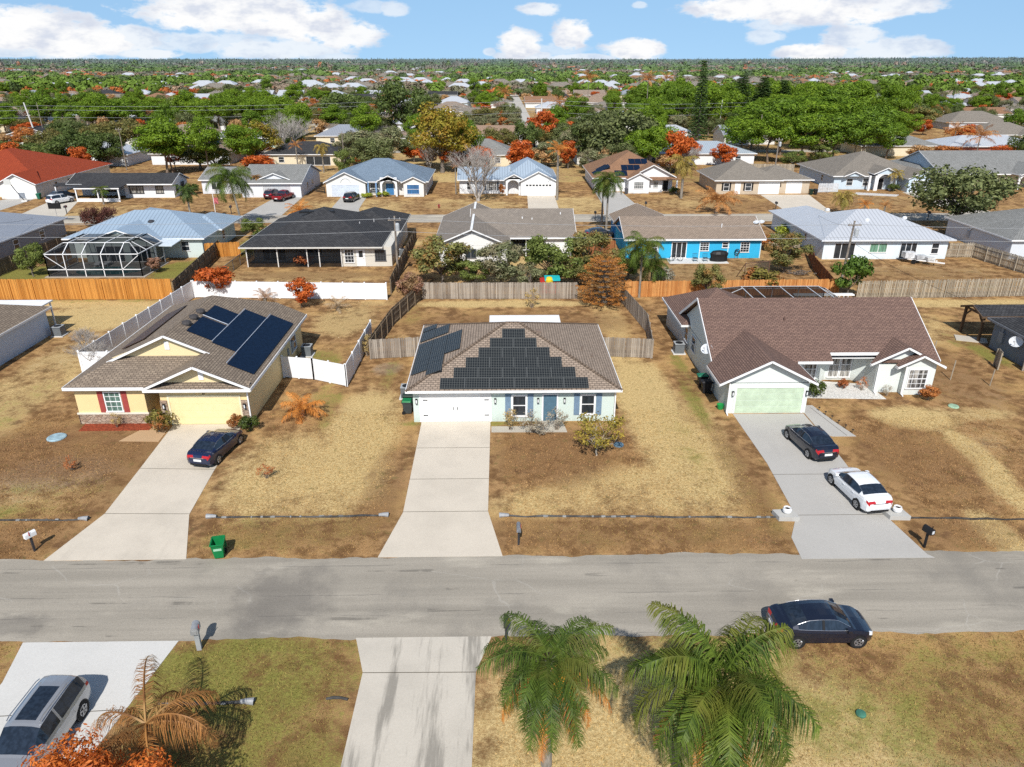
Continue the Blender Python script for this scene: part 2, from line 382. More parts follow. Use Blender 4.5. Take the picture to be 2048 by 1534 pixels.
# (channel, x, y, rx, ry, strength): 0 pale straw, 1 green, 2 grey bare sand
PATCH = [(0,11.2,50,2.0,9,.95),(0,12.2,42,2.6,6,.8),(0,9.5,58,1.5,3,.8),(0,5,36.8,6,1.5,.55),(0,9,38,5,2.5,.6),(0,-9.8,46,2.2,6,.85),(0,-10.5,40,3,4,.8),(0,-14,40.5,3,4.5,.75),(0,-13.5,37,3,1.5,.6),(0,14,46,1.6,5,.5),
 (0,31.3,42,.75,3.5,1.0),(0,30.6,37.6,.8,2.4,1.0),(0,30.2,47.5,2.6,1.7,.9),(0,27.2,33.1,.9,2.2,.9),(0,34,48,3.5,1.0,.6),
 (0,0,75.2,9,1.1,.9),(0,-3,65,9,.9,.3),(0,11,70,1.6,5,.4),(0,-40,72,6,4,.9),(0,-45,75.8,9,1.2,.9),(0,-37.5,55,3,10,.55),(0,-35.5,62,2,6,.5),(0,-37,45,3,3,.4),(0,-15.5,70,2.6,4.5,.6),(0,-16,75.6,5,.9,.4),(0,45,74.5,16,1.2,.8),(0,39,68,4,5,.5),
 (0,6,21,6,3.6,.95),(0,11.5,19,4,4,.8),(0,3,17,8,3,.9),(0,9,24.3,4,1.2,.55),(0,-26,38,5,1.6,.35),(0,-18,104,10,2,.6),(0,-24,86,9,2.4,.4),(0,2,86,6,3,.5),(0,24,88,9,3,.45),(0,50,86,8,4,.3),(0,-25,132,9,7,.5),(0,-5,134,8,6,.5),(0,14,134,5,7,.6),(0,35,135,7,6,.4),(0,72,137,7,6,.3),(0,-68,128,7,5,.4),(0,3,97,4,8,.6),(0,14,108,5,5,.5),
 (1,-11,23.5,4.4,2.6,.85),(1,-10,19.5,4.5,3.2,.75),(1,-12.5,16,5,3,.6),(1,-7.3,25,1.2,1.0,.5),(1,-23,24,2,3,.4),(1,8.5,24.8,3,1.1,.55),(1,17,21,5,2.2,.55),(1,23,19.2,4,1.0,.75),(1,20,24,7,1.4,.3),(1,15.3,56,.6,4.5,.6),(1,14.6,50.5,.55,5,.75),(1,-15.5,58.5,1.6,3.0,.6),(1,-9.2,56,.7,3.6,.55),(1,-12.7,50,.6,4,.5),(1,-26.5,38.6,4,.8,.5),(1,-14,33.5,2.4,1.2,.4),(1,-9,33.5,2,1.4,.35),(1,9,33.2,3,1,.35),(1,-42,77,9,.8,.5),(1,-12,34,5,1.6,.45),(1,7,33.6,5,1.4,.4),(1,12.5,44,1.2,7,.35),(1,15.2,38,1,6,.4),(1,-20,33,4,1,.4),(1,-28,36.2,4,.8,.5),(1,21,22,6,3,.5),(1,13,22,3,3,.55),(1,10,23.5,4,1.4,.5),(1,-13.5,53,1,5,.4),(1,18,18.5,4,1.5,.4),(1,27,25,6,.8,.3),(1,-9,72,1,4,.4),(1,30,60,2,5,.3),
 (1,-57.5,88,3.4,4,.9),(1,-40.3,89.5,2.4,4,.95),(1,-38.5,94,1.2,4,.8),(1,-34.5,103,2.4,6,.85),(1,43,60,1.0,3,.75),(1,42,63.5,.8,2,.5),(1,56,80.7,1.4,1,.6),(1,44.6,150,2.0,5,.9),(1,66,148,2,3,.4),(1,-31,122,5,3,.4),(1,-2,47,5,.5,.7),(1,16,28,30,.01,0),(1,-30,54,1.3,6,.5),(1,-36.5,50,1.5,6,.4),
 (2,-28,40.5,3.6,2.2,.8),(2,-31,37.5,3,1.6,.5),(2,-9.6,57.3,1.2,1.3,.9),(2,33.5,46,2.6,6,.35),(2,37,53,2.5,4,.45),(2,-38.5,60,2.2,5,.4),(2,20,17,7,2.2,.7),(2,56,88,5,4,.4),(2,49,89,4,2,.4),(2,27,36.5,4,1.2,.25),(2,-45,132,8,4,.3),(2,70,134,3,4,.3),(2,62,112,8,5,.3),
 (3,-29,43.5,6,3.5,.8),(3,-24,39.5,2,4,.6),(3,3.5,42.5,3.6,3.4,.75),(3,27,41.5,3.4,4.5,.65),(3,-7.2,38,1.2,5,.6),(3,15,40,1,6,.6),(3,5,33.6,10,1.3,.55),(3,12,33.2,4,1.2,.6),(3,25.5,33.2,3,1.6,.6),(3,-11,33.8,4,1.3,.5),(3,-28,33.5,5,1.4,.6),(3,-32,60,2,10,.4),(3,2,69,10,3,.6),(3,36,57,4,7,.55),(3,-3.5,17,1.5,1.5,.5),(3,2,16.8,3,1.2,.6),(3,-8,17.5,1.4,2.4,.5),(3,50,86,9,3,.5),(3,24,87,8,4,.55),(3,-23,87,9,1.6,.6),(3,-10,132,8,4,.4),(3,45,132,8,5,.5),(3,70,136,9,5,.4),(3,22,17,5,2,.4),(3,-15,71,3,5,.35)]
rgb = np.zeros(XX.shape + (4,), np.float32); 
for ch, cx, cy_, rx, ry, st in PATCH:
    d2 = ((XX-cx)/rx)**2 + ((YY-cy_)/ry)**2
    rgb[..., ch] = np.maximum(rgb[..., ch], st*np.clip(1.35-d2*.6, 0, 1))
# lawns beyond the second block: greener or browner from lot to lot
far = YY > 160
rgb[..., 1] = np.where(far, .25 + .3*np.sin(XX/31+YY/53)*np.cos(YY/41), rgb[..., 1]); rgb[..., 0] = np.where(far, .35 + .3*np.sin(XX/23-1)*np.sin(YY/37), rgb[..., 0])
nx, ny = len(xs), len(ys)
vv = np.stack([XX, YY, np.zeros_like(XX)], -1).reshape(-1, 3)
ii = (np.arange(ny-1)[:, None]*nx + np.arange(nx-1)[None, :]).reshape(-1)
ff = np.stack([ii, ii+1, ii+nx+1, ii+nx], -1)
def np_mesh(name, verts, faces, mats, smooth=False, attr=None):
    me = bpy.data.meshes.new(name); n = faces.shape[1]
    me.vertices.add(len(verts)); me.vertices.foreach_set('co', np.ascontiguousarray(verts, np.float32).ravel())
    me.loops.add(faces.size); me.loops.foreach_set('vertex_index', np.ascontiguousarray(faces, np.int32).ravel())
    me.polygons.add(len(faces)); me.polygons.foreach_set('loop_start', np.arange(0, faces.size, n, dtype=np.int32))
    if attr is not None:
        a = me.color_attributes.new('tint', 'FLOAT_COLOR', 'POINT'); a.data.foreach_set('color', np.ascontiguousarray(attr, np.float32).ravel())
    for m in (mats if isinstance(mats, (list, tuple)) else [mats]): me.materials.append(m)
    me.update(calc_edges=True); me.validate()
    if smooth: me.polygons.foreach_set('use_smooth', [True]*len(faces))
    return me
def lawn_mat():
    g = G('dry_lawn'); p = g.pos(); at = g.add('ShaderNodeVertexColor', layer_name='tint'); s = g.add('ShaderNodeSeparateColor', i={0: at.outputs[0]})
    n1 = g.noise(p, .22, 6, .62); n2 = g.noise(p, .9, 5, .65); n3 = g.noise(p, 6, 4, .75); n4 = g.noise(g.vmul(p, (26, 17, 1)), 1.0, 3, .8)
    j = g.math('ADD', g.math('MULTIPLY', g.math('SUBTRACT', n1, .5), .9), g.math('ADD', g.math('MULTIPLY', g.math('SUBTRACT', n2, .5), .8), g.math('MULTIPLY', g.math('SUBTRACT', n3, .5), .55)))
    base = g.mix(g.smooth(n2, .38, .64), (.19, .103, .045), (.44, .262, .118))
    base = g.mix(g.math('MULTIPLY', g.smooth(n1, .46, .66), .75), base, (.55, .345, .14))
    base = g.mix(g.math('MULTIPLY', g.smooth(g.noise(p, .5, 6, .68), .54, .68), .85), base, (.15, .082, .042))
    straw = g.math('MULTIPLY', g.smooth(g.math('ADD', s.outputs[0], g.math('MULTIPLY', j, 1.25)), .12, .88), .93)
    base = g.mix(straw, base, g.mix(g.smooth(n3, .3, .7), (.44, .305, .125), (.74, .56, .27)))
    dirt = g.math('MULTIPLY', g.smooth(g.math('ADD', g.math('MULTIPLY', s.outputs[2], .8), g.math('MULTIPLY', j, 1.2)), .2, 1.0), .85)
    base = g.mix(dirt, base, g.mix(n3, (.26, .19, .125), (.40, .315, .23)))
    green = g.smooth(g.math('ADD', s.outputs[1], g.math('MULTIPLY', j, 1.9)), .3, 1.0)
    grc = g.mix(g.smooth(n3, .3, .7), (.105, .125, .022), (.30, .285, .07))
    base = g.mix(g.math('MULTIPLY', green, .88), base, grc)
    dark = g.math('MULTIPLY', g.smooth(g.math('ADD', at.outputs['Alpha'], g.math('MULTIPLY', j, 1.5)), .2, .95), .75)
    base = g.mix(dark, base, g.mix(g.smooth(n3, .3, .7), (.12, .062, .031), (.30, .165, .078)))
    sp = g.math('MULTIPLY', g.smooth(g.noise(p, 1.7, 4, .7), .56, .68), .5)
    base = g.mix(sp, base, (.17, .145, .05))
    base = g.mix(.75, base, g.ramp(n4, [(.25, (.3,)*3), (.55, (1.0,)*3), (.8, (1.55,)*3)]), 'MULTIPLY')
    g.bump(g.math('ADD', n4, g.math('MULTIPLY', n3, .8)), .6, .06)
    return g.fin(base, .97, Specular_IOR_Level=.05)
o = bpy.data.objects.new('ground', np_mesh('ground', vv, ff, lawn_mat(), attr=rgb.reshape(-1, 4))); COL.objects.link(o); tag(o, kind='structure')

def strip_poly(x0, x1, y0, y1, z, jit=.06, step=1.0, seed=1):
    r = random.Random(seed); n = int((x1-x0)/step); e = lambda: r.uniform(-jit, jit)
    return [(x0+(x1-x0)*i/n, y0+e(), z) for i in range(n+1)] + [(x1-(x1-x0)*i/n, y1+e(), z) for i in range(n+1)]
ASPH = asphalt_mat(); ASPH2 = asphalt_mat(1.28)
def road(name, y0, y1, x0=-420, x1=420):
    m = MB(); st = .4 if y0 < 100 else 2.0; n = int((x1-x0)/st); r = random.Random(int(y0)); wv = lambda i: .08*math.sin(i*.21)+.05*math.sin(i*.57+1); a = [y0+wv(i)+r.uniform(-.07, .07) for i in range(n+1)]; b = [y1+wv(i+40)+r.uniform(-.07, .07) for i in range(n+1)]
    for i in range(n): m.poly([(x0+i*st, a[i], .012), (x0+(i+1)*st, a[i+1], .012), (x0+(i+1)*st, b[i+1], .012), (x0+i*st, b[i], .012)])
    tag(m.build(name, ASPH if y0 < 100 else ASPH2), kind='structure')
road('road', 25.72, 31.62); road('road', 118.3, 124.6)
for k in range(2, 7): road('road', 28.7+94.5*k-3.1, 28.7+94.5*k+3.1, -800, 800)
m = MB(); m.box(8, 14, 228, 700, .0, .018); tag(m.build('road', concrete((.5, .47, .42))), kind='structure')

C_WARM, C_GREY, C_OLD, C_WHITE = (.62, .55, .45), (.45, .43, .395), (.56, .51, .43), (.60, .585, .55)
def driveway(pts, c, stain=.3, marks=0.0, joints=(), z=.02, name='driveway'):
    m = MB(); m.prism([(p[0], p[1]) for p in pts], -.03, z); o = m.build(name, concrete(c, stain, marks), origin=(pts[0][0], pts[0][1], 0)); tag(o, kind='structure')
    if joints:
        j = MB()
        for (a, b) in joints: j.bar((a[0], a[1], z+.001), (b[0], b[1], z+.001), .035, .006)
        j.build('joint', plain((.10, .085, .06)), o)
    return o
# the house in the middle
driveway([(-5.72,47.25),(-.78,47.25),(-.8,35.8),(.02,31.6),(-6.5,31.6),(-5.68,35.75)], C_WARM, .32, 0, [((-5.7,y),(-.8,y)) for y in (43.4,39.4,35.8)])
driveway([(-.7,45.6),(4.6,45.55),(4.5,46.5),(4.35,47.25),(2.9,47.25),(2.95,46.5),(-.7,46.5)], (.47,.43,.36), .3, name='path')
# the yellow house
driveway([(-23.35,47.15),(-18.45,47.15),(-18.2,40.6),(-17.88,35.75),(-16.45,31.6),(-23.8,31.6),(-22.75,35.9),(-23.0,41)], C_WARM, .42, 0, [((-22.75,35.9),(-17.9,35.8)),((-23,41),(-18.2,40.8))])
driveway([(-25.0,51.4),(-24.0,51.4),(-24.0,47.1),(-23.45,47.0),(-23.35,44.6),(-26.1,44.7),(-25.1,46.9)], (.50,.33,.185), .2, name='path')
# the house with the brown roof
driveway([(17.0,48.2),(22.2,48.2),(22.2,42),(21.9,34.8),(22.35,31.4),(22.6,31.1),(15.6,31.1),(15.75,33),(16.75,35),(17.1,41)], C_GREY, .16, 0, [((16.95,39.6),(22.1,39.6)),((16.8,35.1),(21.9,35.1))])
driveway([(22.3,49.6),(23.4,49.6),(23.9,47),(24.5,44.6),(22.9,44.6),(22.3,44.9)], C_GREY, .16, 0, [((23.1,49.2),(23.9,44.7))], name='path')
# this side of the road
driveway([(-6.6,25.75),(-.5,25.75),(-1.15,23.65),(-1.2,12),(-6.05,12),(-5.95,23.7)], C_OLD, .35, .45, [((-5.95,23.68),(-1.15,23.64))])
driveway([(-21.4,25.7),(-14.5,25.7),(-15.4,20),(-15.5,10),(-21,10),(-20.9,23.4)], C_WHITE, .2, 0, [((-20.9,21.6),(-15.2,21.9))])
# across the second road
for pts, c in (([(-92,141.2),(-87,141.2),(-86,124.4),(-97,124.4)], C_GREY), ([(-83,141),(-77.7,139),(-72.5,124.4),(-80.5,124.4)], C_OLD), ([(-42.2,146.5),(-37.6,146.5),(-36.5,124.3),(-43,124.3)], C_GREY),
    ([(-30.2,145),(-25.4,145),(-24.6,130),(-23.4,124.3),(-30.6,124.3),(-29.5,130)], C_GREY), ([(5.3,145),(10.5,145),(10.2,124.4),(4.8,124.4)], C_WARM), ([(18.7,147),(24,147),(24.4,135),(24.5,124.3),(17.5,124.3),(18.4,132)], C_GREY),
    ([(50.2,143.5),(59.6,143.5),(56.4,124.4),(49,124.4)], C_WARM), ([(79,146),(85,146),(84,124.4),(78,124.4)], C_OLD), ([(-62,112),(-56,112),(-55,118.5),(-63,118.5)], C_GREY), ([(-2,112),(4,112),(4,118.5),(-3,118.5)], C_GREY), ([(24,110),(30,110),(30,118.5),(23,118.5)], C_GREY), ([(46,110),(52,110),(52,118.5),(45,118.5)], C_GREY)):
    driveway(pts, c, .25)
# planting beds
m = MB(); m.prism([(-29.6,46.25),(-24.7,46.3),(-24.9,47.38),(-29.7,47.38)], -.02, .03); tag(m.build('mulch_bed', plain((.30,.06,.025), .95, .5, 6, bump=.8)), kind='structure')
m = MB(); m.prism([(23.4,50.9),(29.5,50.6),(29.3,53.4),(25.2,54.2),(23.0,53.3)], -.02, .03); tag(m.build('gravel_bed', plain((.70,.68,.63), .95, .35, 9, bump=.8)), kind='structure')
m = MB(); m.prism([(68,143.5),(75.5,141.2),(77,143.2),(70,146)], -.02, .03); tag(m.build('gravel_bed', plain((.60,.58,.55), .95, .35, 5, bump=.5)), kind='structure')

# ------------------------------------------------------------------ fences
GREYW = boards((.17,.135,.105), (.40,.35,.29)); ORANGE = boards((.36,.135,.022), (.60,.27,.06)); PICK = boards((.20,.165,.12), (.44,.38,.29)); DARKW = boards((.10,.075,.05), (.24,.18,.12)); REDW = boards((.16,.055,.022), (.34,.13,.05))
VINYL = plain((.80,.81,.82), .35, .06, 1.5)
def screen_mat(name, c, opacity):
    g = G(name); d = g.add('ShaderNodeBsdfDiffuse', i={'Color': (*c, 1)}); t = g.add('ShaderNodeBsdfTransparent'); m = g.add('ShaderNodeMixShader', i={0: opacity, 1: t.outputs[0], 2: d.outputs[0]})
    g.l.new(m.outputs[0], g.out.inputs[0]); g.n.remove(g.b); return g.m
SCREEN = screen_mat('insect_screen', (.012, .014, .017), .66); CHAIN = screen_mat('chain_link_mesh', (.05, .05, .05), .38)
def fence(label, pts, h=1.85, mat=GREYW, style='board', w=.145, gap=.012, sp=2.4, lean=0.0, face=-1, group=None, cat='fence', drop=0):
    r = random.Random(len(label)*7+int(pts[0][0])); name = {'vinyl': 'vinyl_fence', 'chain': 'chain_link_fence'}.get(style, 'wooden_fence')
    root = empty(name, (pts[0][0], pts[0][1], 0), label, cat, group); b, rail = MB(), MB(); posts = []
    for (p, q) in zip(pts, pts[1:]):
        p, q = Vector((*p[:2], 0)), Vector((*q[:2], 0)); L = (q-p).length; d = (q-p)/L; nrm = Vector((-d.y, d.x, 0))
        if style == 'board':
            n = max(1, int(L/(w+gap)))
            for i in range(n):
                s = L*(i+.5)/n; hh = h + r.uniform(-.03, .03) + (.05 if i % 2 else 0)*(gap > .02); t = r.uniform(-.012, .012); c = p+d*s+nrm*t; a = d*(w/2)*r.uniform(.93, 1.0); o_ = nrm*.012; ti = d*r.uniform(-.02, .02)*(1+lean)
                if drop and r.random() < drop: continue
                z0 = .03; b.add([c-a-o_+Vector((0,0,z0)), c+a-o_+Vector((0,0,z0)), c+a+o_+Vector((0,0,z0)), c-a+o_+Vector((0,0,z0)), c-a-o_+ti+Vector((0,0,hh)), c+a-o_+ti+Vector((0,0,hh)), c+a+o_+ti+Vector((0,0,hh)), c-a+o_+ti+Vector((0,0,hh))],
                      [(3,2,1,0),(4,5,6,7),(0,1,5,4),(1,2,6,5),(2,3,7,6),(3,0,4,7)])
            for z in (.3, h*.55, h-.25): rail.bar(p+nrm*.045*-face+Vector((0,0,z)), q+nrm*.045*-face+Vector((0,0,z)), .04, .09)
        elif style == 'vinyl':
            n = max(1, round(L/sp))
            for i in range(n):
                a, c = p+d*(L*i/n+.06), p+d*(L*(i+1)/n-.06); b.bar(a+Vector((0,0,h/2)), c+Vector((0,0,h/2)), .04, h-.1)
                rail.bar(a+Vector((0,0,h-.06)), c+Vector((0,0,h-.06)), .055, .12); rail.bar(a+Vector((0,0,.12)), c+Vector((0,0,.12)), .055, .14)
        else:
            b.bar(p+Vector((0,0,h/2)), q+Vector((0,0,h/2)), .012, h); rr_ = MB(); rr_.bar(p+Vector((0,0,h)), q+Vector((0,0,h)), .05); rr_.build('rail', plain((.3,.3,.3), .4, .1, 2, .5), root)
        n = max(1, round(L/sp))
        for i in range(n+1): posts.append(p+d*(L*i/n)+nrm*(.07*face*(-1 if style == 'board' and face > 0 else 1)*(0 if style != 'board' else 1)))
    if style != 'chain': b.add(rail.v, rail.f)
    b.build('mesh_panel' if style == 'chain' else 'board_panel', CHAIN if style == 'chain' else mat, root)
    for c in posts[:98]:
        m = MB(); pw = {'vinyl': .065, 'chain': .028}.get(style, .05); m.box(c.x-pw, c.x+pw, c.y-pw, c.y+pw, 0, h+(.06 if style == 'vinyl' else -.08 if style == 'board' else .03))
        if style == 'vinyl': m.add([(c.x-.085,c.y-.085,h+.06),(c.x+.085,c.y-.085,h+.06),(c.x+.085,c.y+.085,h+.06),(c.x-.085,c.y+.085,h+.06),(c.x,c.y,h+.13)], [(0,1,4),(1,2,4),(2,3,4),(3,0,4),(3,2,1,0)])
        m.build('post', VINYL if style == 'vinyl' else plain((.25,.25,.25), .4) if style == 'chain' else mat, root)
    return root
fence('white vinyl fence running back along the far side of the yellow house', [(-34.8,57.0),(-33.5,77.9)], 1.85, VINYL, 'vinyl')
fence('short white vinyl fence panel beside the front corner of the yellow house', [(-34.7,56.9),(-30.1,56.9)], 1.85, VINYL, 'vinyl')
fence('long white vinyl fence across the back of the yellow house yard', [(-33.4,78.0),(-12.3,76.8)], 1.85, VINYL, 'vinyl')
fence('white vinyl fence between the yellow house yard and the grey boards', [(-12.0,64.4),(-12.25,53.7)], 1.85, VINYL, 'vinyl')
fence('white vinyl gate fence joining the yellow house side wall', [(-17.75,55.6),(-15.2,55.1),(-12.3,53.7)], 1.85, VINYL, 'vinyl', sp=1.6)
fence('weathered grey board fence with posts across the back of the middle yard', [(-8.4,77.0),(8.3,76.8)], 1.85, GREYW, sp=2.1, face=-1)
fence('grey board fence leading back beside the middle yard and the vinyl fence', [(-11.4,59.6),(-10.6,68.0),(-8.6,77.0)], 1.85, DARKW, face=1)
fence('leaning grey board fence on the side of the middle yard near the brown roofed house', [(13.1,59.4),(13.9,66.0),(12.9,76.0)], 1.85, GREYW, face=1)
fence('short grey board fence joining the solar roofed house towards the vinyl fence', [(-11.3,59.55),(-6.2,60.2)], 1.8, GREYW)
fence('short grey board fence joining the solar roofed house towards the brown roofed house', [(8.3,59.9),(13.05,59.35)], 1.8, GREYW)
fence('bright orange stained board fence below the pool cage', [(-75,77.6),(-35.5,77.3)], 2.3, ORANGE, w=.16, gap=.006)
fence('dark side of the stained board fence running past the metal roofed pool house', [(-35.4,77.4),(-37.4,97.5)], 2.0, DARKW, face=1)
fence('brown board fence between the grey sided house and the pool house', [(-60.5,80),(-59.5,104)], 1.9, DARKW, face=1)
fence('orange board screen standing beside the pool house end wall', [(-38.6,95.8),(-34.4,96.6)], 1.9, ORANGE)
fence('dark chain link fence beside the dark roofed house', [(-33.0,79.2),(-32.9,97)], 1.3, style='chain')
fence('low weathered board strip fence behind the long white vinyl fence', [(-33.0,79.0),(-13.0,78.4)], 1.35, GREYW, gap=.03)
fence('grey board fence beside the dark roofed house and the utility pole', [(-12.2,79.0),(-12.2,106)], 1.8, DARKW, face=1)
fence('orange board fence behind the brown conifer and the brown roofed house', [(13.6,77.3),(37.3,77.9)], 1.8, boards((.40,.15,.04), (.62,.30,.10)))
fence('long silvery picket fence with gaps behind the brown roofed house', [(38.6,76.2),(78,77.9)], 2.0, PICK, w=.11, gap=.05, lean=2)
fence('reddish board fence with props between the blue house and the white metal roofed house', [(37.0,79.0),(38.6,88),(40.7,95)], 1.7, REDW, face=1)
fence('grey picket fence between the white metal roofed house and the pale corner house', [(58.1,94.4),(62.0,94.3),(65.2,78.5)], 1.9, PICK, w=.11, gap=.045, face=1)
fence('short rough picket fence beside the wall of the white metal roofed house', [(37.6,101.3),(41.3,99.9)], 1.7, PICK, w=.13, gap=.04, lean=2)
fence('small grey board gate leaning near the blue grey corner house', [(42.0,57.2),(41.7,56.2)], 1.6, PICK, w=.12)
fence('end of a grey board fence beside the blue grey corner house', [(43.6,56.0),(46,53.5)], 1.6, GREYW)
fence('pale slatted fence beside the entry yard of the red roofed house', [(-76.5,147.5),(-70.8,147.0)], 1.7, PICK)
fence('black picket fence between the grey gabled house and the arched blue roofed house', [(-36.2,148.5),(-34.0,146.5)], 1.3, plain((.03,.03,.03)), w=.05, gap=.12)
fence('white slatted fence beside the pale blue house with white arches', [(62.4,146.2),(66.4,146.6)], 1.7, plain((.62,.64,.66)), w=.16, gap=.05)
fence('grey board fence behind the tan hip roofed house', [(52,176),(68,174.5)], 1.8, PICK)
fence('grey board fence beside the blue house and the twin royal palms', [(11.5,96.4),(15.4,97.5)], 1.7, REDW)
# ------------------------------------------------------------------ cars
def interp(tab, x):
    if x <= tab[0][0]: return tab[0][1]
    for (a, va), (b, vb) in zip(tab, tab[1:]):
        if x <= b:
            t = (x-a)/(b-a); return va+(vb-va)*t
    return tab[-1][1]
GLASSD = glass((.012, .018, .028), .04)
TYRE = plain((.018, .018, .018), .85); RIM = plain((.42, .43, .45), .3, .2, 8, .7); BLK = plain((.015, .015, .016), .5); REDL = plain((.42, .012, .015), .2, .1, 5, coat=.6); LAMP = plain((.75, .77, .78), .15, .1, 5, coat=.8); PLATE = plain((.78, .78, .76), .5)
CHROME = plain((.62, .63, .65), .2, .1, 5, .9)
def mirror_y(p): return (p[0], -p[1], p[2])
SPEC = {
 'sedan': dict(hb=[(-2.40,.60),(-2.36,.82),(-2.24,1.0),(-1.95,1.05),(-1.0,1.0),(0,.955),(.98,.95),(1.6,.88),(2.1,.75),(2.32,.62),(2.40,.48)], hc=[(-1.74,0),(-1.4,.19),(-.95,.38),(-.45,.455),(.05,.48),(.34,.45),(1.12,0)],
    w=[(-2.40,.60),(-2.3,.78),(-1.9,.88),(-1.0,.915),(1.0,.915),(1.8,.885),(2.2,.76),(2.40,.50)], zb=[(-2.4,.38),(-2.2,.24),(2.2,.21),(2.4,.34)], ws=(.36,1.08), rw=(-1.68,-.98), sw=(-1.42,.82), pil=-.28, ax=1.36, wr=.335, sun=None),
 'suv': dict(hb=[(-2.36,.55),(-2.34,.9),(-2.28,1.08),(-1.6,1.12),(0,1.06),(1.0,1.05),(1.7,1.0),(2.15,.88),(2.32,.72),(2.38,.5)], hc=[(-2.33,0),(-2.22,.28),(-2.02,.52),(-1.3,.60),(-.2,.625),(.42,.58),(1.22,0)],
    w=[(-2.36,.72),(-2.28,.84),(-1.8,.91),(-1.0,.94),(1.0,.94),(1.8,.91),(2.2,.80),(2.38,.56)], zb=[(-2.36,.42),(-2.2,.3),(2.2,.27),(2.38,.4)], ws=(.44,1.2), rw=(-2.31,-2.04), sw=(-2.08,.92), pil=-.35, ax=1.45, wr=.37, sun=(-1.35,.2)),
 'pickup': dict(hb=[(-2.75,.6),(-2.72,1.0),(-2.6,1.1),(-.7,1.1),(0,1.08),(1.1,1.1),(2.0,1.08),(2.6,.95),(2.75,.6)], hc=[(-.75,0),(-.6,.5),(-.3,.68),(.5,.70),(.75,.66),(1.35,0)],
    w=[(-2.75,.86),(-2.6,.94),(-1.0,.97),(1.0,.97),(2.2,.95),(2.6,.85),(2.75,.65)], zb=[(-2.75,.5),(2.6,.4),(2.75,.5)], ws=(.76,1.33), rw=(-.74,-.45), sw=(-.55,.95), pil=.15, ax=1.75, wr=.4, sun=None)}
def squeeze(tab): return [(1.36+(x-1.36)*.76 if x > 1.36 else -1.36+(x+1.36)*.86 if x < -1.36 else x, v) for x, v in tab]
for k_ in ('hb', 'hc', 'w', 'zb'): SPEC['sedan'][k_] = squeeze(SPEC['sedan'][k_])
SPEC['sedan']['rw'] = (-1.62, -.98); SPEC['sedan']['sw'] = (-1.38, .82)
CARPARTS = {}
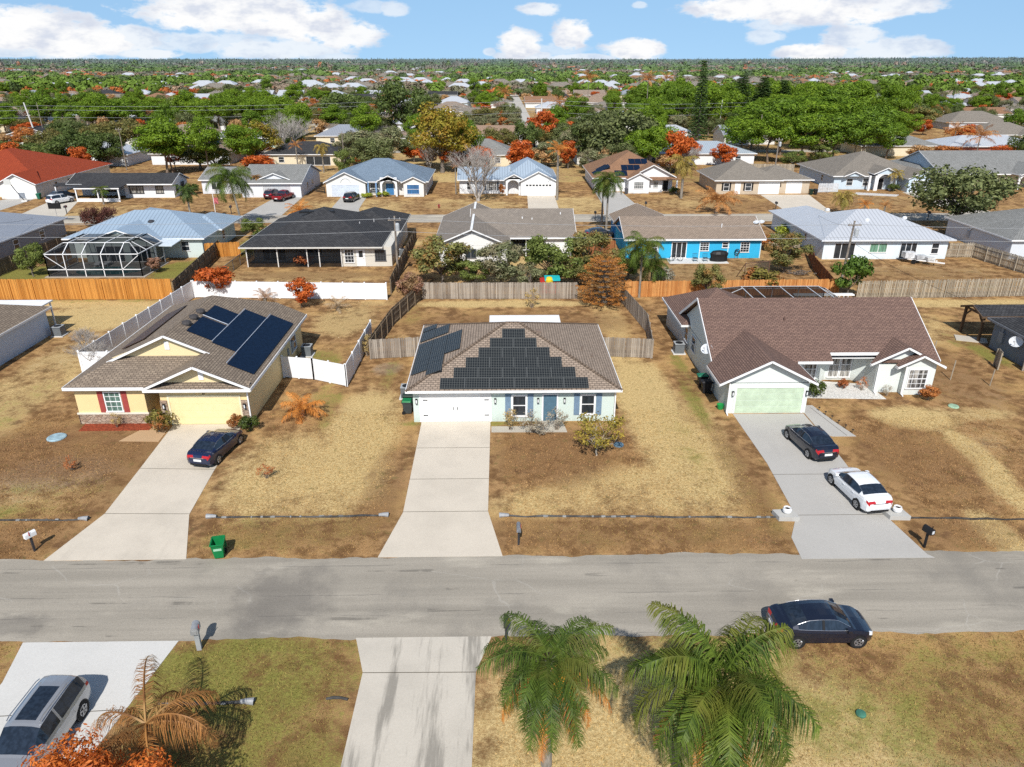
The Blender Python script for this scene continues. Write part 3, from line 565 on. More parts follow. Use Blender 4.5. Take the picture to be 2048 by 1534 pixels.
def car(name, label, cat, kind, paint, x, y, heading, group=None, plate=True, rim=RIM):
    sp = SPEC[kind]; root = empty(name, (0, 0, 0), label, cat, group)
    if kind not in CARPARTS:
        x0, x1 = sp['hb'][0][0], sp['hb'][-1][0]
        keys = sorted(set([x0, x1] + list(sp['ws']) + list(sp['rw']) + list(sp['sw']) + [sp['pil']-.05, sp['pil']+.05] + (list(sp['sun']) if sp['sun'] else []) + [x0+.03, x1-.03, x0+.1, x1-.1, x0+.22, x1-.36, x1-.2, x0+.4]))
        st = []
        for a, b in zip(keys, keys[1:]):
            n = max(1, int((b-a)/.11)); st += [a+(b-a)*i/n for i in range(n)]
        st.append(keys[-1]); rows = []
        for s in st:
            # a little smoothing of the profiles so the body has no facets
            av = lambda k: sum(interp(sp[k], s+d) for d in (-.07, -.035, 0, .035, .07))/5 if x0+.1 < s < x1-.1 else interp(sp[k], s)
            hb, w_, zb = av('hb'), av('w'), av('zb'); r = av('hc'); t = min(1, max(0, r)/.4); hc = hb+max(0, r)
            half = [(.86*w_, zb), (.965*w_, zb+.07), (w_, (zb+hb)*.5), (.99*w_, hb-.13), (.94*w_, hb), (w_*(.86-.15*t), hb+.012+max(0, r)*.86), (.42*w_, hc+.03*(1-t)), (0, hc+.04*(1-t)+.012*t)]
            rows.append([(s, a, z) for a, z in half] + [(s, -a, z) for a, z in half[-2::-1]])
        P_ = {}
        def put(nm, q):
            P_.setdefault(nm, MB()).poly(q)
        m = len(rows[0])
        for i in range(len(rows)-1):
            sm = (st[i]+st[i+1])/2
            for k in range(m-1):
                kk = k if k < 7 else 13-k; side = 'r' if k >= 7 else 'l'
                q = [rows[i][k], rows[i+1][k], rows[i+1][k+1], rows[i][k+1]]
                if kk >= 5 and sp['ws'][0] < sm < sp['ws'][1]: put('windshield', q)
                elif kk >= 5 and sp['rw'][0] < sm < sp['rw'][1]: put('rear_window', q)
                elif kk == 4 and sp['sw'][0] < sm < sp['sw'][1] and abs(sm-sp['pil']) > .05 and interp(sp['hc'], sm) > .12: put('side_window_'+side+('f' if sm > sp['pil'] else 'b'), q)
                elif sp['sun'] and kk >= 6 and sp['sun'][0] < sm < sp['sun'][1]: put('sunroof', q)
                elif kk in (3, 4, 5) and x0+.03 < sm < x0+(.13 if kk > 3 else .3): put('taillight_'+side, q)
                elif kk in (3, 4) and sm > x1-.36 and sm < x1-.06: put('headlight_'+side, q)
                else: put('body', q)
        P_['body'].poly(rows[0]); P_['body'].poly(rows[-1][::-1])
        P_['body'].poly([r[0] for r in rows] + [r[-1] for r in rows[::-1]])
        CARPARTS[kind] = P_
    mats = {'body': paint, 'taillight': REDL, 'headlight': LAMP}
    for nm, mb in CARPARTS[kind].items():
        base = nm.rsplit('_', 1)[0] if nm[-2:] in ('_l', '_r') or nm[-3:] in ('_lf', '_lb', '_rf', '_rb') else nm
        mb.build(base, mats.get(base, GLASSD), root, smooth=True)
    x0, x1 = sp['hb'][0][0], sp['hb'][-1][0]; ax, wr = sp['ax'], sp['wr']
    for sx in (-1, 1):
        for sy in (-1, 1):
            wy = interp(sp['w'], sx*ax)
            a = MB(); w_ = MB(); n = 20
            def disc(mb, r, y0, y1):
                ring = [[(sx*ax+r*math.cos(2*math.pi*k/n), sy*yy, wr+r*math.sin(2*math.pi*k/n)) for k in range(n)] for yy in (y0, y1)]
                mb.poly(ring[0]); mb.poly(ring[1][::-1]); [mb.poly([ring[0][k], ring[0][(k+1) % n], ring[1][(k+1) % n], ring[1][k]]) for k in range(n)]
            disc(a, wr*1.13, wy-.3, wy+.004); a.build('wheel_arch', BLK, root)
            disc(w_, wr, wy-.2, wy+.015); wo = w_.build('wheel', TYRE, root)
            rm = MB(); disc(rm, wr*.62, wy-.02, wy+.008+.012)
            for k in range(5):
                t = 2*math.pi*k/5+.3; rm.bar((sx*ax, sy*(wy+.026), wr), (sx*ax+wr*.66*math.cos(t), sy*(wy+.026), wr+wr*.66*math.sin(t)), .07, .02, up=(0, 1, 0))
            rm.build('rim', rim, wo)
            hs = MB(); disc(hs, wr*.5, wy-.02, wy+.0215)
            hs.build('rim_well', BLK, wo)
    for sy in (-1, 1):
        m = MB(); wy = interp(sp['w'], sp['ws'][1]-.2); hz = interp(sp['hb'], sp['ws'][1]-.2)
        m.box(sp['ws'][1]-.36, sp['ws'][1]-.2, sy*wy*.96-.0 if sy > 0 else -wy*.96-.2, sy*wy*.96+.2 if sy > 0 else -wy*.96, hz+.02, hz+.15); m.build('wing_mirror', paint, root)
        for hx in (sp['pil']-.62, sp['pil']+.35):
            d = MB(); wy = interp(sp['w'], hx); d.cbox((hx, sy*(wy*.99+.012), interp(sp['hb'], hx)-.14), .1, .018, .016); d.build('door_handle', paint, root)
    m = MB(); m.box(x0-.03, x0+.005, -.26, .26, .58, .72) if kind != 'suv' else m.box(x0-.03, x0+.02, -.26, .26, .72, .86)
    m.build('number_plate', PLATE, root)
    m = MB(); m.box(x0-.015, x0+.1, -.55, .55, interp(sp['zb'], x0)-.08, interp(sp['zb'], x0)+.04); m.build('rear_bumper', BLK, root)
    m = MB(); m.box(x1-.1, x1+.012, -.42, .42, interp(sp['zb'], x1)+.0, interp(sp['zb'], x1)+.13); m.build('grille', BLK, root)
    if kind == 'sedan':
        for sy in (-1, 1):
            a_ = [x for x in np.linspace(sp['sw'][0]-.02, sp['sw'][1]+.1, 14)]; m = MB(); m.tube([(x, sy*(interp(sp['w'], x)*.945+.004), interp(sp['hb'], x)+.005) for x in a_], .014, 5); tp = [(x, sy*(interp(sp['w'], x)*(.86-.15*min(1, interp(sp['hc'], x)/.4))+.012), interp(sp['hb'], x)+.02+interp(sp['hc'], x)*.86) for x in a_]; m.tube(tp, .012, 5); m.build('window_trim', CHROME, root)
            m = MB(); xp = sp['pil']; m.bar((xp, sy*(interp(sp['w'], xp)*.945), interp(sp['hb'], xp)), (xp, sy*(interp(sp['w'], xp)*.715), interp(sp['hb'], xp)+interp(sp['hc'], xp)*.86), .11, .03, up=(0, sy, .4)); m.build('pillar', BLK, root)
        m = MB(); m.box(x0-.012, x0+.03, -.45, .45, .80, .83); m.build('trunk_trim', CHROME, root)
    if kind == 'suv':
        for sy in (-1, 1):
            m = MB(); m.tube([(-1.7, sy*.62, 1.70), (-1.5, sy*.62, 1.76), (.1, sy*.61, 1.77), (.3, sy*.61, 1.70)], .022); m.build('roof_rail', CHROME, root)
    if kind == 'pickup':
        m = MB(); m.box(-2.6, -.78, -.74, .74, 1.02, 1.155); m.build('bed_cover', BLK, root)
    root.location = (x, y, .025); root.rotation_euler = (0, 0, R(heading))
    return root
NAVY, BLACKP, WHITEP, SILVER, REDP, MAROON, DGREY = carpaint((.010,.020,.065)), carpaint((.012,.017,.034)), carpaint((.80,.81,.82), 0), carpaint((.40,.41,.43), .5), carpaint((.26,.010,.016)), carpaint((.10,.012,.02)), carpaint((.035,.037,.042))
car('parked_car', 'dark navy sedan in the driveway of the yellow house', 'car', 'sedan', NAVY, -18.75, 43.0, 79, 'cars parked by the houses')
car('parked_car', 'black sedan ahead of the white one in the grey driveway', 'car', 'sedan', BLACKP, 20.6, 43.1, 98, 'cars parked by the houses')
car('parked_car', 'white sedan at the road end of the grey driveway', 'car', 'sedan', WHITEP, 21.15, 37.15, 97, 'cars parked by the houses')
car('parked_car', 'dark blue sedan parked along the road edge behind the feather palm', 'car', 'sedan', BLACKP, 14.3, 25.66, 0, 'cars parked by the houses')
car('parked_suv', 'silver estate with dark roof glass in the pale corner driveway', 'car', 'suv', SILVER, -17.5, 20.15, -92, 'cars parked by the houses')
car('parked_suv', 'white crossover beside the shaded car at the porch house', 'car', 'suv', WHITEP, -79.6, 136.6, 66, 'cars parked across the second road')
car('parked_car', 'dark car half hidden under the carport of the porch house', 'car', 'suv', DGREY, -81.0, 140.4, 66, 'cars parked across the second road')
car('pickup_truck', 'bright red pickup in front of the grey gabled garage', 'pickup', 'pickup', REDP, -40.1, 139.4, 76, 'cars parked across the second road')
car('parked_car', 'dark red car beside the pickup at the grey gabled house', 'car', 'suv', MAROON, -42.6, 141.6, 78, 'cars parked across the second road')
car('parked_suv', 'black vehicle in the driveway of the arched blue roofed house', 'car', 'suv', DGREY, -27.3, 138.2, 80, 'cars parked across the second road')
car('parked_car', 'grey car tucked beside the blue house under the twin royal palms', 'car', 'sedan', DGREY, 14.6, 107.0, 10, 'cars parked across the second road')
car('parked_car', 'dark car in front of the far tan gabled garage', 'car', 'suv', DGREY, 5.0, 233.5, 90, 'cars at the far garage')
car('parked_suv', 'dark vehicle beside the far tan gabled garage', 'car', 'suv', BLACKP, 9.8, 231, 90, 'cars at the far garage')

# ------------------------------------------------------------------ palms
def frond(m, az, elev, L, droop, nl=34, ll=.6, wd=.035, hang=.5, rac=.022, seed=0, c=(0, 0, 0), twist=0.0):
    r = random.Random(seed); n = 14; p = Vector(c); pts = [p.copy()]; dirs = []
    for i in range(n):
        e = elev - droop*((i+.5)/n)**1.25; d = Vector((math.cos(az)*math.cos(e), math.sin(az)*math.cos(e), math.sin(e))); p = p+d*(L/n); pts.append(p.copy()); dirs.append(d)
    m.tube(pts, [rac*(1-.75*i/n) for i in range(n+1)], 4)
    side = Vector((-math.sin(az), math.cos(az), 0))
    for i in range(nl):
        t = .12+.88*(i+.5)/nl; k = min(n-1, int(t*n)); b = pts[k].lerp(pts[k+1], t*n-k); d = dirs[k]; up = side.cross(d)*-1
        ln = ll*(math.sin(math.pi*min(1, t*.86+.12))**.7+.15)
        for sg in (-1, 1):
            v = (d*.62 + side*sg*(1+r.uniform(-.3, .3)) + up*r.uniform(-.45, .6) + Vector((0, 0, r.uniform(-.3, .05)))).normalized()
            mid = b+v*ln*.5; tip = b+v*ln*.95+Vector((0, 0, -hang*ln*r.uniform(.6, 1.1))); mid = mid+Vector((0, 0, -hang*ln*.12))
            o = d*wd*.5
            m.add([b-o, b+o, mid+o*1.1, mid-o*1.1, tip], [(0, 1, 2, 3), (3, 2, 4)])
GREENF = leaf((.012,.028,.007), (.11,.165,.026), (.18,.165,.04), .25, .25); DEADF = leaf((.22,.085,.025), (.46,.25,.10), None, .3); YELF = leaf((.14,.12,.03), (.42,.30,.09), (.18,.2,.05), .3, .25); ORF = leaf((.30,.10,.018), (.55,.26,.07), None, .3)
TRUNKP = bark((.26,.23,.19)); TRUNKB = bark((.15,.10,.06))
PALM = {}
def palm_protos():
    r = random.Random(5)
    def crownmesh(nf, L, e0, e1, dr, nl, ll, wd, hang, seed, rac=.025):
        q = random.Random(seed); m = MB()
        for i in range(nf):
            e = e0+(e1-e0)*(i/(nf-1)) + q.uniform(-.12, .12); frond(m, i*2.399+q.uniform(-.2, .2), e, L*q.uniform(.82, 1.08), dr*q.uniform(.8, 1.15), nl, ll, wd, hang, rac, seed*99+i)
        return m
    PALM['queen'] = crownmesh(22, 3.0, 1.3, -.5, 1.85, 84, .64, .027, 1.0, 1)
    PALM['dead_near'] = crownmesh(13, 2.5, .95, -.2, 1.7, 64, .5, .02, 1.2, 8, .04)
    PALM['queen_big'] = crownmesh(27, 3.25, 1.35, -.6, 1.85, 92, .70, .028, 1.0, 2)
    for nm_, k_ in (('queen', 1), ('queen_big', 2)):
        for i, a_ in enumerate((-1.9, -1.57, -1.15)): frond(PALM[nm_], a_, -.05-.1*(i == 1), 3.35, 1.45, 90, .60, .028, 1.0, .03, 900+i*k_)
    PALM['small'] = crownmesh(18, 2.4, 1.2, -.35, 1.6, 22, .55, .07, .5, 3)
    PALM['dead'] = crownmesh(13, 2.6, 1.45, .1, 1.3, 24, .5, .05, .5, 4)
    PALM['dead_low'] = crownmesh(15, 2.7, 1.35, .25, 1.45, 40, .55, .04, .6, 6, .035)
    PALM['droop'] = crownmesh(22, 2.8, .9, -1.0, 1.5, 24, .6, .07, .6, 7)
palm_protos()
PM = {}
def palm(label, x, y, h, kind='small', mat=None, scale=1.0, trunk=.14, group=None, tmat=None, lean=(0, 0), cat='palm', skirt=None, rz=0.0):
    mat = mat or GREENF
    root = empty('palm_tree', (x, y, 0), label, cat, group, rz)
    t = MB(); n = 8; t.tube([(lean[0]*(i/n)**1.5, lean[1]*(i/n)**1.5, h*i/n) for i in range(n+1)], [trunk*(1.35-.45*i/n) for i in range(n+1)], 10)
    t.build('trunk', tmat or TRUNKP, None).parent = root
    key = (kind, mat.name)
    if key not in PM: PM[key] = PALM[kind].mesh('palm_fronds', mat)
    c = bpy.data.objects.new('crown', PM[key]); COL.objects.link(c); c.parent = root; c.location = (lean[0], lean[1], h); c.scale = (scale,)*3; c.rotation_euler = (0, 0, (x*7.3+y) % 6 if not skirt else 0)
    if skirt:
        m = MB(); q = random.Random(int(x*10))
        for i in range(skirt[0]): frond(m, skirt[2]+(i-(skirt[0]-1)/2)*skirt[3]+q.uniform(-.2, .2), -.28+q.uniform(-.15, .15), 3.0*q.uniform(.85, 1.1), 1.25, 60, .34, .024, 1.1, .035, i)
        sk = m.build('dead_frond_skirt', skirt[1], None); sk.parent = root; sk.location = (lean[0], lean[1], h-.15); sk['label'] = 'brown dried fronds hanging below the green crown'
    return root
# the three palms nearest the camera
palm('green queen palm with hanging dried fronds beside the stained driveway', *P(1098,1322,5.0)[:2], 5.0, 'queen', GREENF, .92, .16, 'queen palms on the near verge', skirt=(6, ORF, -1.57, .62))
palm('largest green feather palm in front of the dark blue roadside sedan', 6.0, 15.0, 8.2, 'queen_big', leaf((.012,.029,.007), (.115,.165,.024), (.20,.185,.04), .25, .25), .98, .17, 'queen palms on the near verge', skirt=(5, ORF, -1.57, .7))
d = palm('dead coconut palm with orange brown fronds above the pale corner driveway', *P(292,1448,2.6)[:2], 2.6, 'dead_near', leaf((.10,.045,.02), (.38,.19,.065), (.5,.33,.14), .3, .3), 1.28, .15, tmat=TRUNKB)
m = MB(); q = random.Random(3)
for i in range(60): m.tube([(0, 0, 0), (q.uniform(-.3, .3), q.uniform(-.5, -.1), q.uniform(-.2, 0)), (q.uniform(-.55, .55), q.uniform(-.7, -.2), q.uniform(-.9, -.4))], .012, 4)
fl = m.build('flower_stalk', plain((.55,.28,.03), .8), None); fl.parent = [o for o in scene.objects if o.get('label', '').startswith('green queen palm')][0]; fl.location = (.35, -.35, 4.8)

# ------------------------------------------------------------------ broadleaf trees, pines and shrubs: many small leaf faces through the crown's volume
def leaf_cloud(clumps, n, size, seed, shell=.55, flat=0.0, aspect=.55):
    g = np.random.default_rng(seed); c = np.array(clumps, float); vol = (c[:, 3]*c[:, 4]*c[:, 5])**.75; k = g.choice(len(c), n, p=vol/vol.sum())
    d = g.normal(size=(n, 3)); d /= np.linalg.norm(d, axis=1)[:, None]; rr = shell+(1-shell)*g.random(n)**.6; rr *= g.choice([1, 1, 1, 1.13], n)
    pos = c[k, :3] + d*rr[:, None]*c[k, 3:6]
    nr = d*1.5+g.normal(size=(n, 3))*.6; nr[:, 2] += flat; nr /= np.linalg.norm(nr, axis=1)[:, None]
    a = np.cross(nr, g.normal(size=(n, 3))); a /= np.linalg.norm(a, axis=1)[:, None]; b = np.cross(nr, a)
    s = size*(.6+.8*g.random(n))[:, None]
    v = np.stack([pos-a*s, pos+b*s*aspect, pos+a*s, pos-b*s*aspect], 1).reshape(-1, 3)
    return v, np.arange(4*n).reshape(n, 4)
def limbs(clumps, h0, r0, seed, n=14, lean=.15, split=None):
    q = random.Random(seed); m = MB(); zt = split or h0
    m.tube([(0, 0, -.1), (q.uniform(-lean, lean), q.uniform(-lean, lean), zt*.5), (0, 0, zt)], [r0*1.3, r0, r0*.8], 8)
    for c in q.sample(clumps, min(n, len(clumps))):
        p = Vector(c[:3]); s = Vector((0, 0, zt*q.uniform(.7, 1))); mid = s.lerp(p, .5)+Vector((q.uniform(-.4, .4), q.uniform(-.4, .4), q.uniform(-.2, .4)))
        m.tube([s, mid, p], [r0*.5, r0*.3, r0*.1], 5)
    return m
def ellip(q, n, H, W, z0, rz, cs, flatten=.7, dome=False):
    out = []
    while len(out) < n:
        x, y, z = q.uniform(-1, 1), q.uniform(-1, 1), q.uniform(0 if dome else -1, 1)
        l = x*x+y*y+z*z
        if l > 1 or l < .22: continue
        s = cs*q.uniform(.7, 1.3); out.append((x*(W/2-cs*.6), y*(W/2-cs*.6), z0+z*rz, s, s*q.uniform(.85, 1.15), s*flatten))
    return out
KIND = {}
def bare_mesh(seed, H=9.0, W=8.0, depth=4):
    q = random.Random(seed); m = MB()
    def br(p, d, L, r, k):
        mid = p+d*L*.5+Vector((q.uniform(-.06, .06)*L, q.uniform(-.06, .06)*L, 0)); e = p+d*L; m.tube([p, mid, e], [r, r*.82, r*.62], 6 if k > 2 else 4, False)
        if k == 0: return
        for _ in range(4 if k > 1 else 5):
            nd = (d*.75+Vector((q.uniform(-1, 1), q.uniform(-1, 1), q.uniform(-.15, .7)))*.75).normalized(); br(p+d*L*q.uniform(.55, 1), nd, L*q.uniform(.55, .8), r*.55, k-1)
    for i in range(5): br(Vector((0, 0, .2)), Vector((math.cos(i*1.3)*.45, math.sin(i*1.3)*.45, 1)).normalized(), H*.38, .13, depth)
    m.tube([(0, 0, -.1), (0, 0, .6)], [.32, .22], 8)
    return m
def kind(name, variants, H, W, mats, bmat, build):
    out = []
    for i in range(variants):
        wood, (v, f) = build(random.Random(hash_s(name)+i*17), hash_s(name)+i)
        out.append((wood.mesh(name+'_trunk', bmat), v, f))
    KIND[name] = dict(H=H, W=W, mats=mats, bmat=bmat, v=out, lm={})
def hash_s(s): return sum(ord(c)*(i+3) for i, c in enumerate(s)) % 9973
def mk_pine(q, s):
    c = ellip(q, 40, 13, 9.5, 8.4, 3.7, 1.35, .85); return limbs(c, 6.5, .17, s, 16, .4, 6.8), leaf_cloud(c, 8500, .25, s, .55, .3, .4)
def mk_oak(q, s):
    c = ellip(q, 38, 9, 11, 5.6, 3.0, 1.45, .75); return limbs(c, 2.6, .26, s, 22, .2), leaf_cloud(c, 7000, .215, s, .35, .2)
def mk_airy(q, s):
    c = ellip(q, 30, 9, 9, 5.3, 3.2, 1.15, .8); return limbs(c, 2.0, .17, s, 26, .3), leaf_cloud(c, 6200, .2, s, .25, .1)
def mk_round(q, s):
    c = ellip(q, 18, 5, 5, 3.1, 1.7, .8, .8); return limbs(c, 1.4, .1, s, 12, .1), leaf_cloud(c, 2400, .21, s, .3, 0, .45)
def mk_roundfine(q, s):
    c = ellip(q, 26, 5, 5, 3.1, 1.7, .7, .8); return limbs(c, 1.4, .1, s, 14, .1), leaf_cloud(c, 16000, .075, s, .35, 0, .35)
def mk_sparse(q, s):
    c = ellip(q, 26, 3.2, 3.6, 2.0, 1.05, .42, .8); return limbs(c, .8, .05, s, 26, .05), leaf_cloud(c, 1500, .085, s, .2, .2)
def mk_gold(q, s):
    c = ellip(q, 44, 13, 12, 8.0, 4.6, 1.6, .8); return limbs(c, 3.5, .3, s, 24, .3), leaf_cloud(c, 8500, .23, s, .35, .2)
def mk_shrub(q, s):
    c = ellip(q, 14, 1.5, 1.7, .72, .52, .34, .9); return limbs(c, .3, .03, s, 10, .03), leaf_cloud(c, 1100, .085, s, .4)
def mk_twiggy(q, s):
    c = ellip(q, 16, 2, 2, 1.1, .7, .34, .9); m = MB()
    for k in c:
        p = Vector(k[:3]); m.tube([(q.uniform(-.1, .1), q.uniform(-.1, .1), 0), p*.55+Vector((0, 0, .1)), p*1.25], [.018, .012, .006], 4)
    return m, leaf_cloud(c, 420, .07, s, .2)
def mk_hedge(q, s):
    c = [(q.uniform(-1, 1)*4.2, q.uniform(-1, 1)*1.2, q.uniform(.6, 2.3), .9, .8, .75) for _ in range(44)]; return limbs(c, .8, .07, s, 10), leaf_cloud(c, 6500, .13, s, .5)
def mk_norfolk(q, s):
    m = MB(); m.tube([(0, 0, -.1), (0, 0, 12), (0, 0, 24)], [.32, .2, .03], 8); cl = []
    for i in range(34):
        z = 2.5+i*.64; L = 3.1*(1-(z-2.5)/22.4)**.8+.22
        for k in range(6):
            a = k*math.pi/3+i*.5+q.uniform(-.15, .15); e = Vector((math.cos(a)*L, math.sin(a)*L, z-.15*L+q.uniform(-.1, .25))); m.tube([(0, 0, z), e*.55+Vector((0, 0, z*.45)), e], [.035, .025, .01], 4, False)
            for t in (.35, .6, .85): cl.append((e.x*t, e.y*t, z+(e.z-z)*t, .42, .42, .2))
    return m, leaf_cloud(cl, 17000, .2, s, .3, .3, .35)
def mk_conifer(q, s):
    m = MB(); m.tube([(0, 0, -.1), (0, 0, 4.6)], [.2, .05], 7); cl = []
    for i in range(9):
        z = .35+i*.5; L = 3.4*math.sqrt(max(.05, 1-((z-1.5)/3.5)**2))
        for k in range(13):
            a = k*2*math.pi/13+i*.7+q.uniform(-.2, .2); L2 = L*q.uniform(.75, 1.08); e = Vector((math.cos(a)*L2, math.sin(a)*L2, z+.28*L2*.5)); m.tube([(0, 0, z), e], [.03, .008], 4, False)
            for t in (.4, .62, .8, .96): cl.append((e.x*t, e.y*t, z+(e.z-z)*t, .34, .34, .1))
    return m, leaf_cloud(cl, 15000, .085, s, .2, .9, .4)
OAKB = bark((.17,.145,.12)); PINEB = bark((.20,.15,.11))
kind('pine', 3, 13, 9.5, {'green': leaf((.036,.080,.008), (.195,.285,.026), None, .3), 'deep': leaf((.030,.068,.008), (.15,.23,.024), None, .25)}, PINEB, mk_pine)
kind('oak', 3, 9, 11, {'grey': leaf((.035,.047,.018), (.165,.19,.08), None, .2), 'dark': leaf((.024,.040,.012), (.115,.155,.045), None, .2), 'olive': leaf((.05,.055,.018), (.17,.165,.055), (.22,.16,.06), .25)}, OAKB, mk_oak)
kind('airy', 2, 9, 9, {'grey': leaf((.06,.07,.034), (.235,.25,.14), (.30,.24,.17), .25, .3), 'green': leaf((.045,.065,.018), (.20,.245,.065), None, .3), 'mix': leaf((.055,.065,.022), (.24,.235,.085), (.36,.17,.06), .25, .35)}, OAKB, mk_airy)
kind('round', 2, 5, 5, {'copper': leaf((.20,.035,.010), (.48,.13,.03), None, .25), 'rust': leaf((.19,.062,.018), (.42,.18,.06), None, .25), 'tan': leaf((.22,.13,.06), (.46,.30,.16), None, .25), 'pink': leaf((.16,.09,.065), (.38,.22,.16), (.2,.14,.06), .25), 'green': leaf((.025,.055,.012), (.12,.19,.03), None, .25)}, OAKB, mk_round)
kind('nearround', 1, 5, 5, {'copper': leaf((.24,.05,.012), (.52,.17,.035), None, .25)}, OAKB, mk_roundfine)
kind('sparse', 1, 3.2, 3.6, {'yellow': leaf((.10,.085,.02), (.38,.29,.06), (.14,.16,.03), .3, .3)}, bark((.45,.40,.33)), mk_sparse)
kind('gold', 1, 13, 12, {'gold': leaf((.075,.080,.014), (.30,.24,.035), (.34,.17,.03), .25, .3)}, OAKB, mk_gold)
kind('shrub', 2, 1.5, 1.7, {'green': leaf((.018,.032,.008), (.09,.12,.028), None, .2), 'grey': leaf((.10,.10,.08), (.30,.29,.25), None, .2), 'rust': leaf((.12,.03,.015), (.34,.12,.04), (.2,.16,.05), .2), 'mix': leaf((.05,.05,.015), (.22,.19,.05), (.36,.10,.04), .2), 'lime': leaf((.10,.13,.012), (.36,.40,.06), None, .25), 'brown': leaf((.10,.055,.025), (.30,.18,.09), None, .2)}, OAKB, mk_shrub)
kind('twiggy', 2, 2, 2, {'grey': leaf((.16,.14,.11), (.36,.33,.28), None, .2), 'rust': leaf((.2,.06,.02), (.42,.16,.06), None, .2), 'tan': leaf((.2,.15,.06), (.45,.33,.14), None, .2)}, bark((.3,.24,.18)), mk_twiggy)
kind('hedge', 1, 3, 10, {'burgundy': leaf((.030,.012,.012), (.13,.055,.045), None, .2), 'green': leaf((.018,.032,.010), (.08,.10,.03), None, .2)}, OAKB, mk_hedge)
kind('norfolk', 1, 24, 6.4, {'green': leaf((.014,.032,.010), (.065,.105,.03), None, .15)}, OAKB, mk_norfolk)
kind('conifer', 1, 5, 7, {'brown': leaf((.15,.06,.016), (.46,.21,.055), (.14,.12,.035), .2, .15)}, OAKB, mk_conifer)
BARES = [bare_mesh(4), bare_mesh(9)]; KIND['bare'] = dict(H=9.0, W=8.5, mats={'grey': None}, bmat=bark((.42,.38,.34)), v=[], lm={})
for b_ in BARES: KIND['bare']['v'].append((b_.mesh('bare_branches', KIND['bare']['bmat']), None, None))
NAMES = dict(pine='pine_tree', oak='oak_tree', airy='leafy_tree', round='small_tree', nearround='small_tree', sparse='young_tree', gold='golden_tree', shrub='shrub', twiggy='twiggy_shrub', hedge='hedge', norfolk='norfolk_pine', conifer='brown_conifer', bare='bare_tree')
CATS = dict(pine='pine tree', oak='tree', airy='tree', round='tree', nearround='tree', sparse='tree', gold='tree', shrub='shrub', twiggy='shrub', hedge='hedge', norfolk='tree', conifer='tree', bare='tree')
tcount = [0]
def tree(k, var, x, y, h, w, label, group=None, single=False, name=None):
    """h = height, w = crown width in metres; single = one mesh (a tree too far off to show its trunk)"""
    K = KIND[k]; tcount[0] += 1; vi = tcount[0] % len(K['v']); wood, v, f = K['v'][vi]; sc = (w/K['W'], w/K['W'], h/K['H']); rz = tcount[0]*2.399
    name = name or NAMES[k]; mat = K['mats'].get(var)
    if v is not None and (vi, var) not in K['lm']: K['lm'][(vi, var)] = np_mesh(name+'_leaves', v, f, mat)
    if single:
        key = ('s', vi, var)
        if key not in K['lm']:
            bm = bmesh.new(); bm.from_mesh(wood)
            if v is not None:
                n0 = len(bm.faces); bm.from_mesh(K['lm'][(vi, var)]); bm.faces.ensure_lookup_table()
                for fc in bm.faces[n0:]: fc.material_index = 1
            me = bpy.data.meshes.new(name); bm.to_mesh(me); bm.free(); me.materials.append(K['bmat'])
            if mat: me.materials.append(mat)
            K['lm'][key] = me
        o = bpy.data.objects.new(name, K['lm'][key]); COL.objects.link(o); o.location = (x, y, 0); o.scale = sc; o.rotation_euler = (0, 0, rz)
        return tag(o, label, CATS[k], group)
    root = empty(name, (x, y, 0), label, CATS[k], group, rz); root.scale = sc
    t = bpy.data.objects.new('trunk' if k not in ('shrub', 'twiggy', 'hedge') else 'stems', wood); COL.objects.link(t); t.parent = root
    if v is not None:
        c = bpy.data.objects.new('crown' if k not in ('shrub', 'twiggy', 'hedge') else 'foliage', K['lm'][(vi, var)]); COL.objects.link(c); c.parent = root
    return root
def tree_px(k, var, px, base, top, wpx, label, group=None, y=None, **kw):
    """a tree read off the photo: base pixel gives where it stands, top pixel and pixel width give its size"""
    b = P(px, base) if y is None else None
    if y is not None:
        d = P(px, 700); u = (px-1024)/FPX; yy = y
        b = Vector(((u*yy/ (math.cos(PITCH)+ (767-base)/FPX*math.sin(PITCH)))+yy*math.tan(YAW), yy, 0))
    zc = b.y*math.cos(PITCH)+HC*math.sin(PITCH); v = (767-top)/FPX
    dep = (math.cos(PITCH)+v*math.sin(PITCH)); h = HC+b.y*(-math.sin(PITCH)+v*math.cos(PITCH))/dep
    w = wpx/FPX*(b.y*math.cos(PITCH)+(HC-h*.6)*math.sin(PITCH))
    return tree(k, var, b.x, b.y, max(h, .6), w, label, group, **kw)
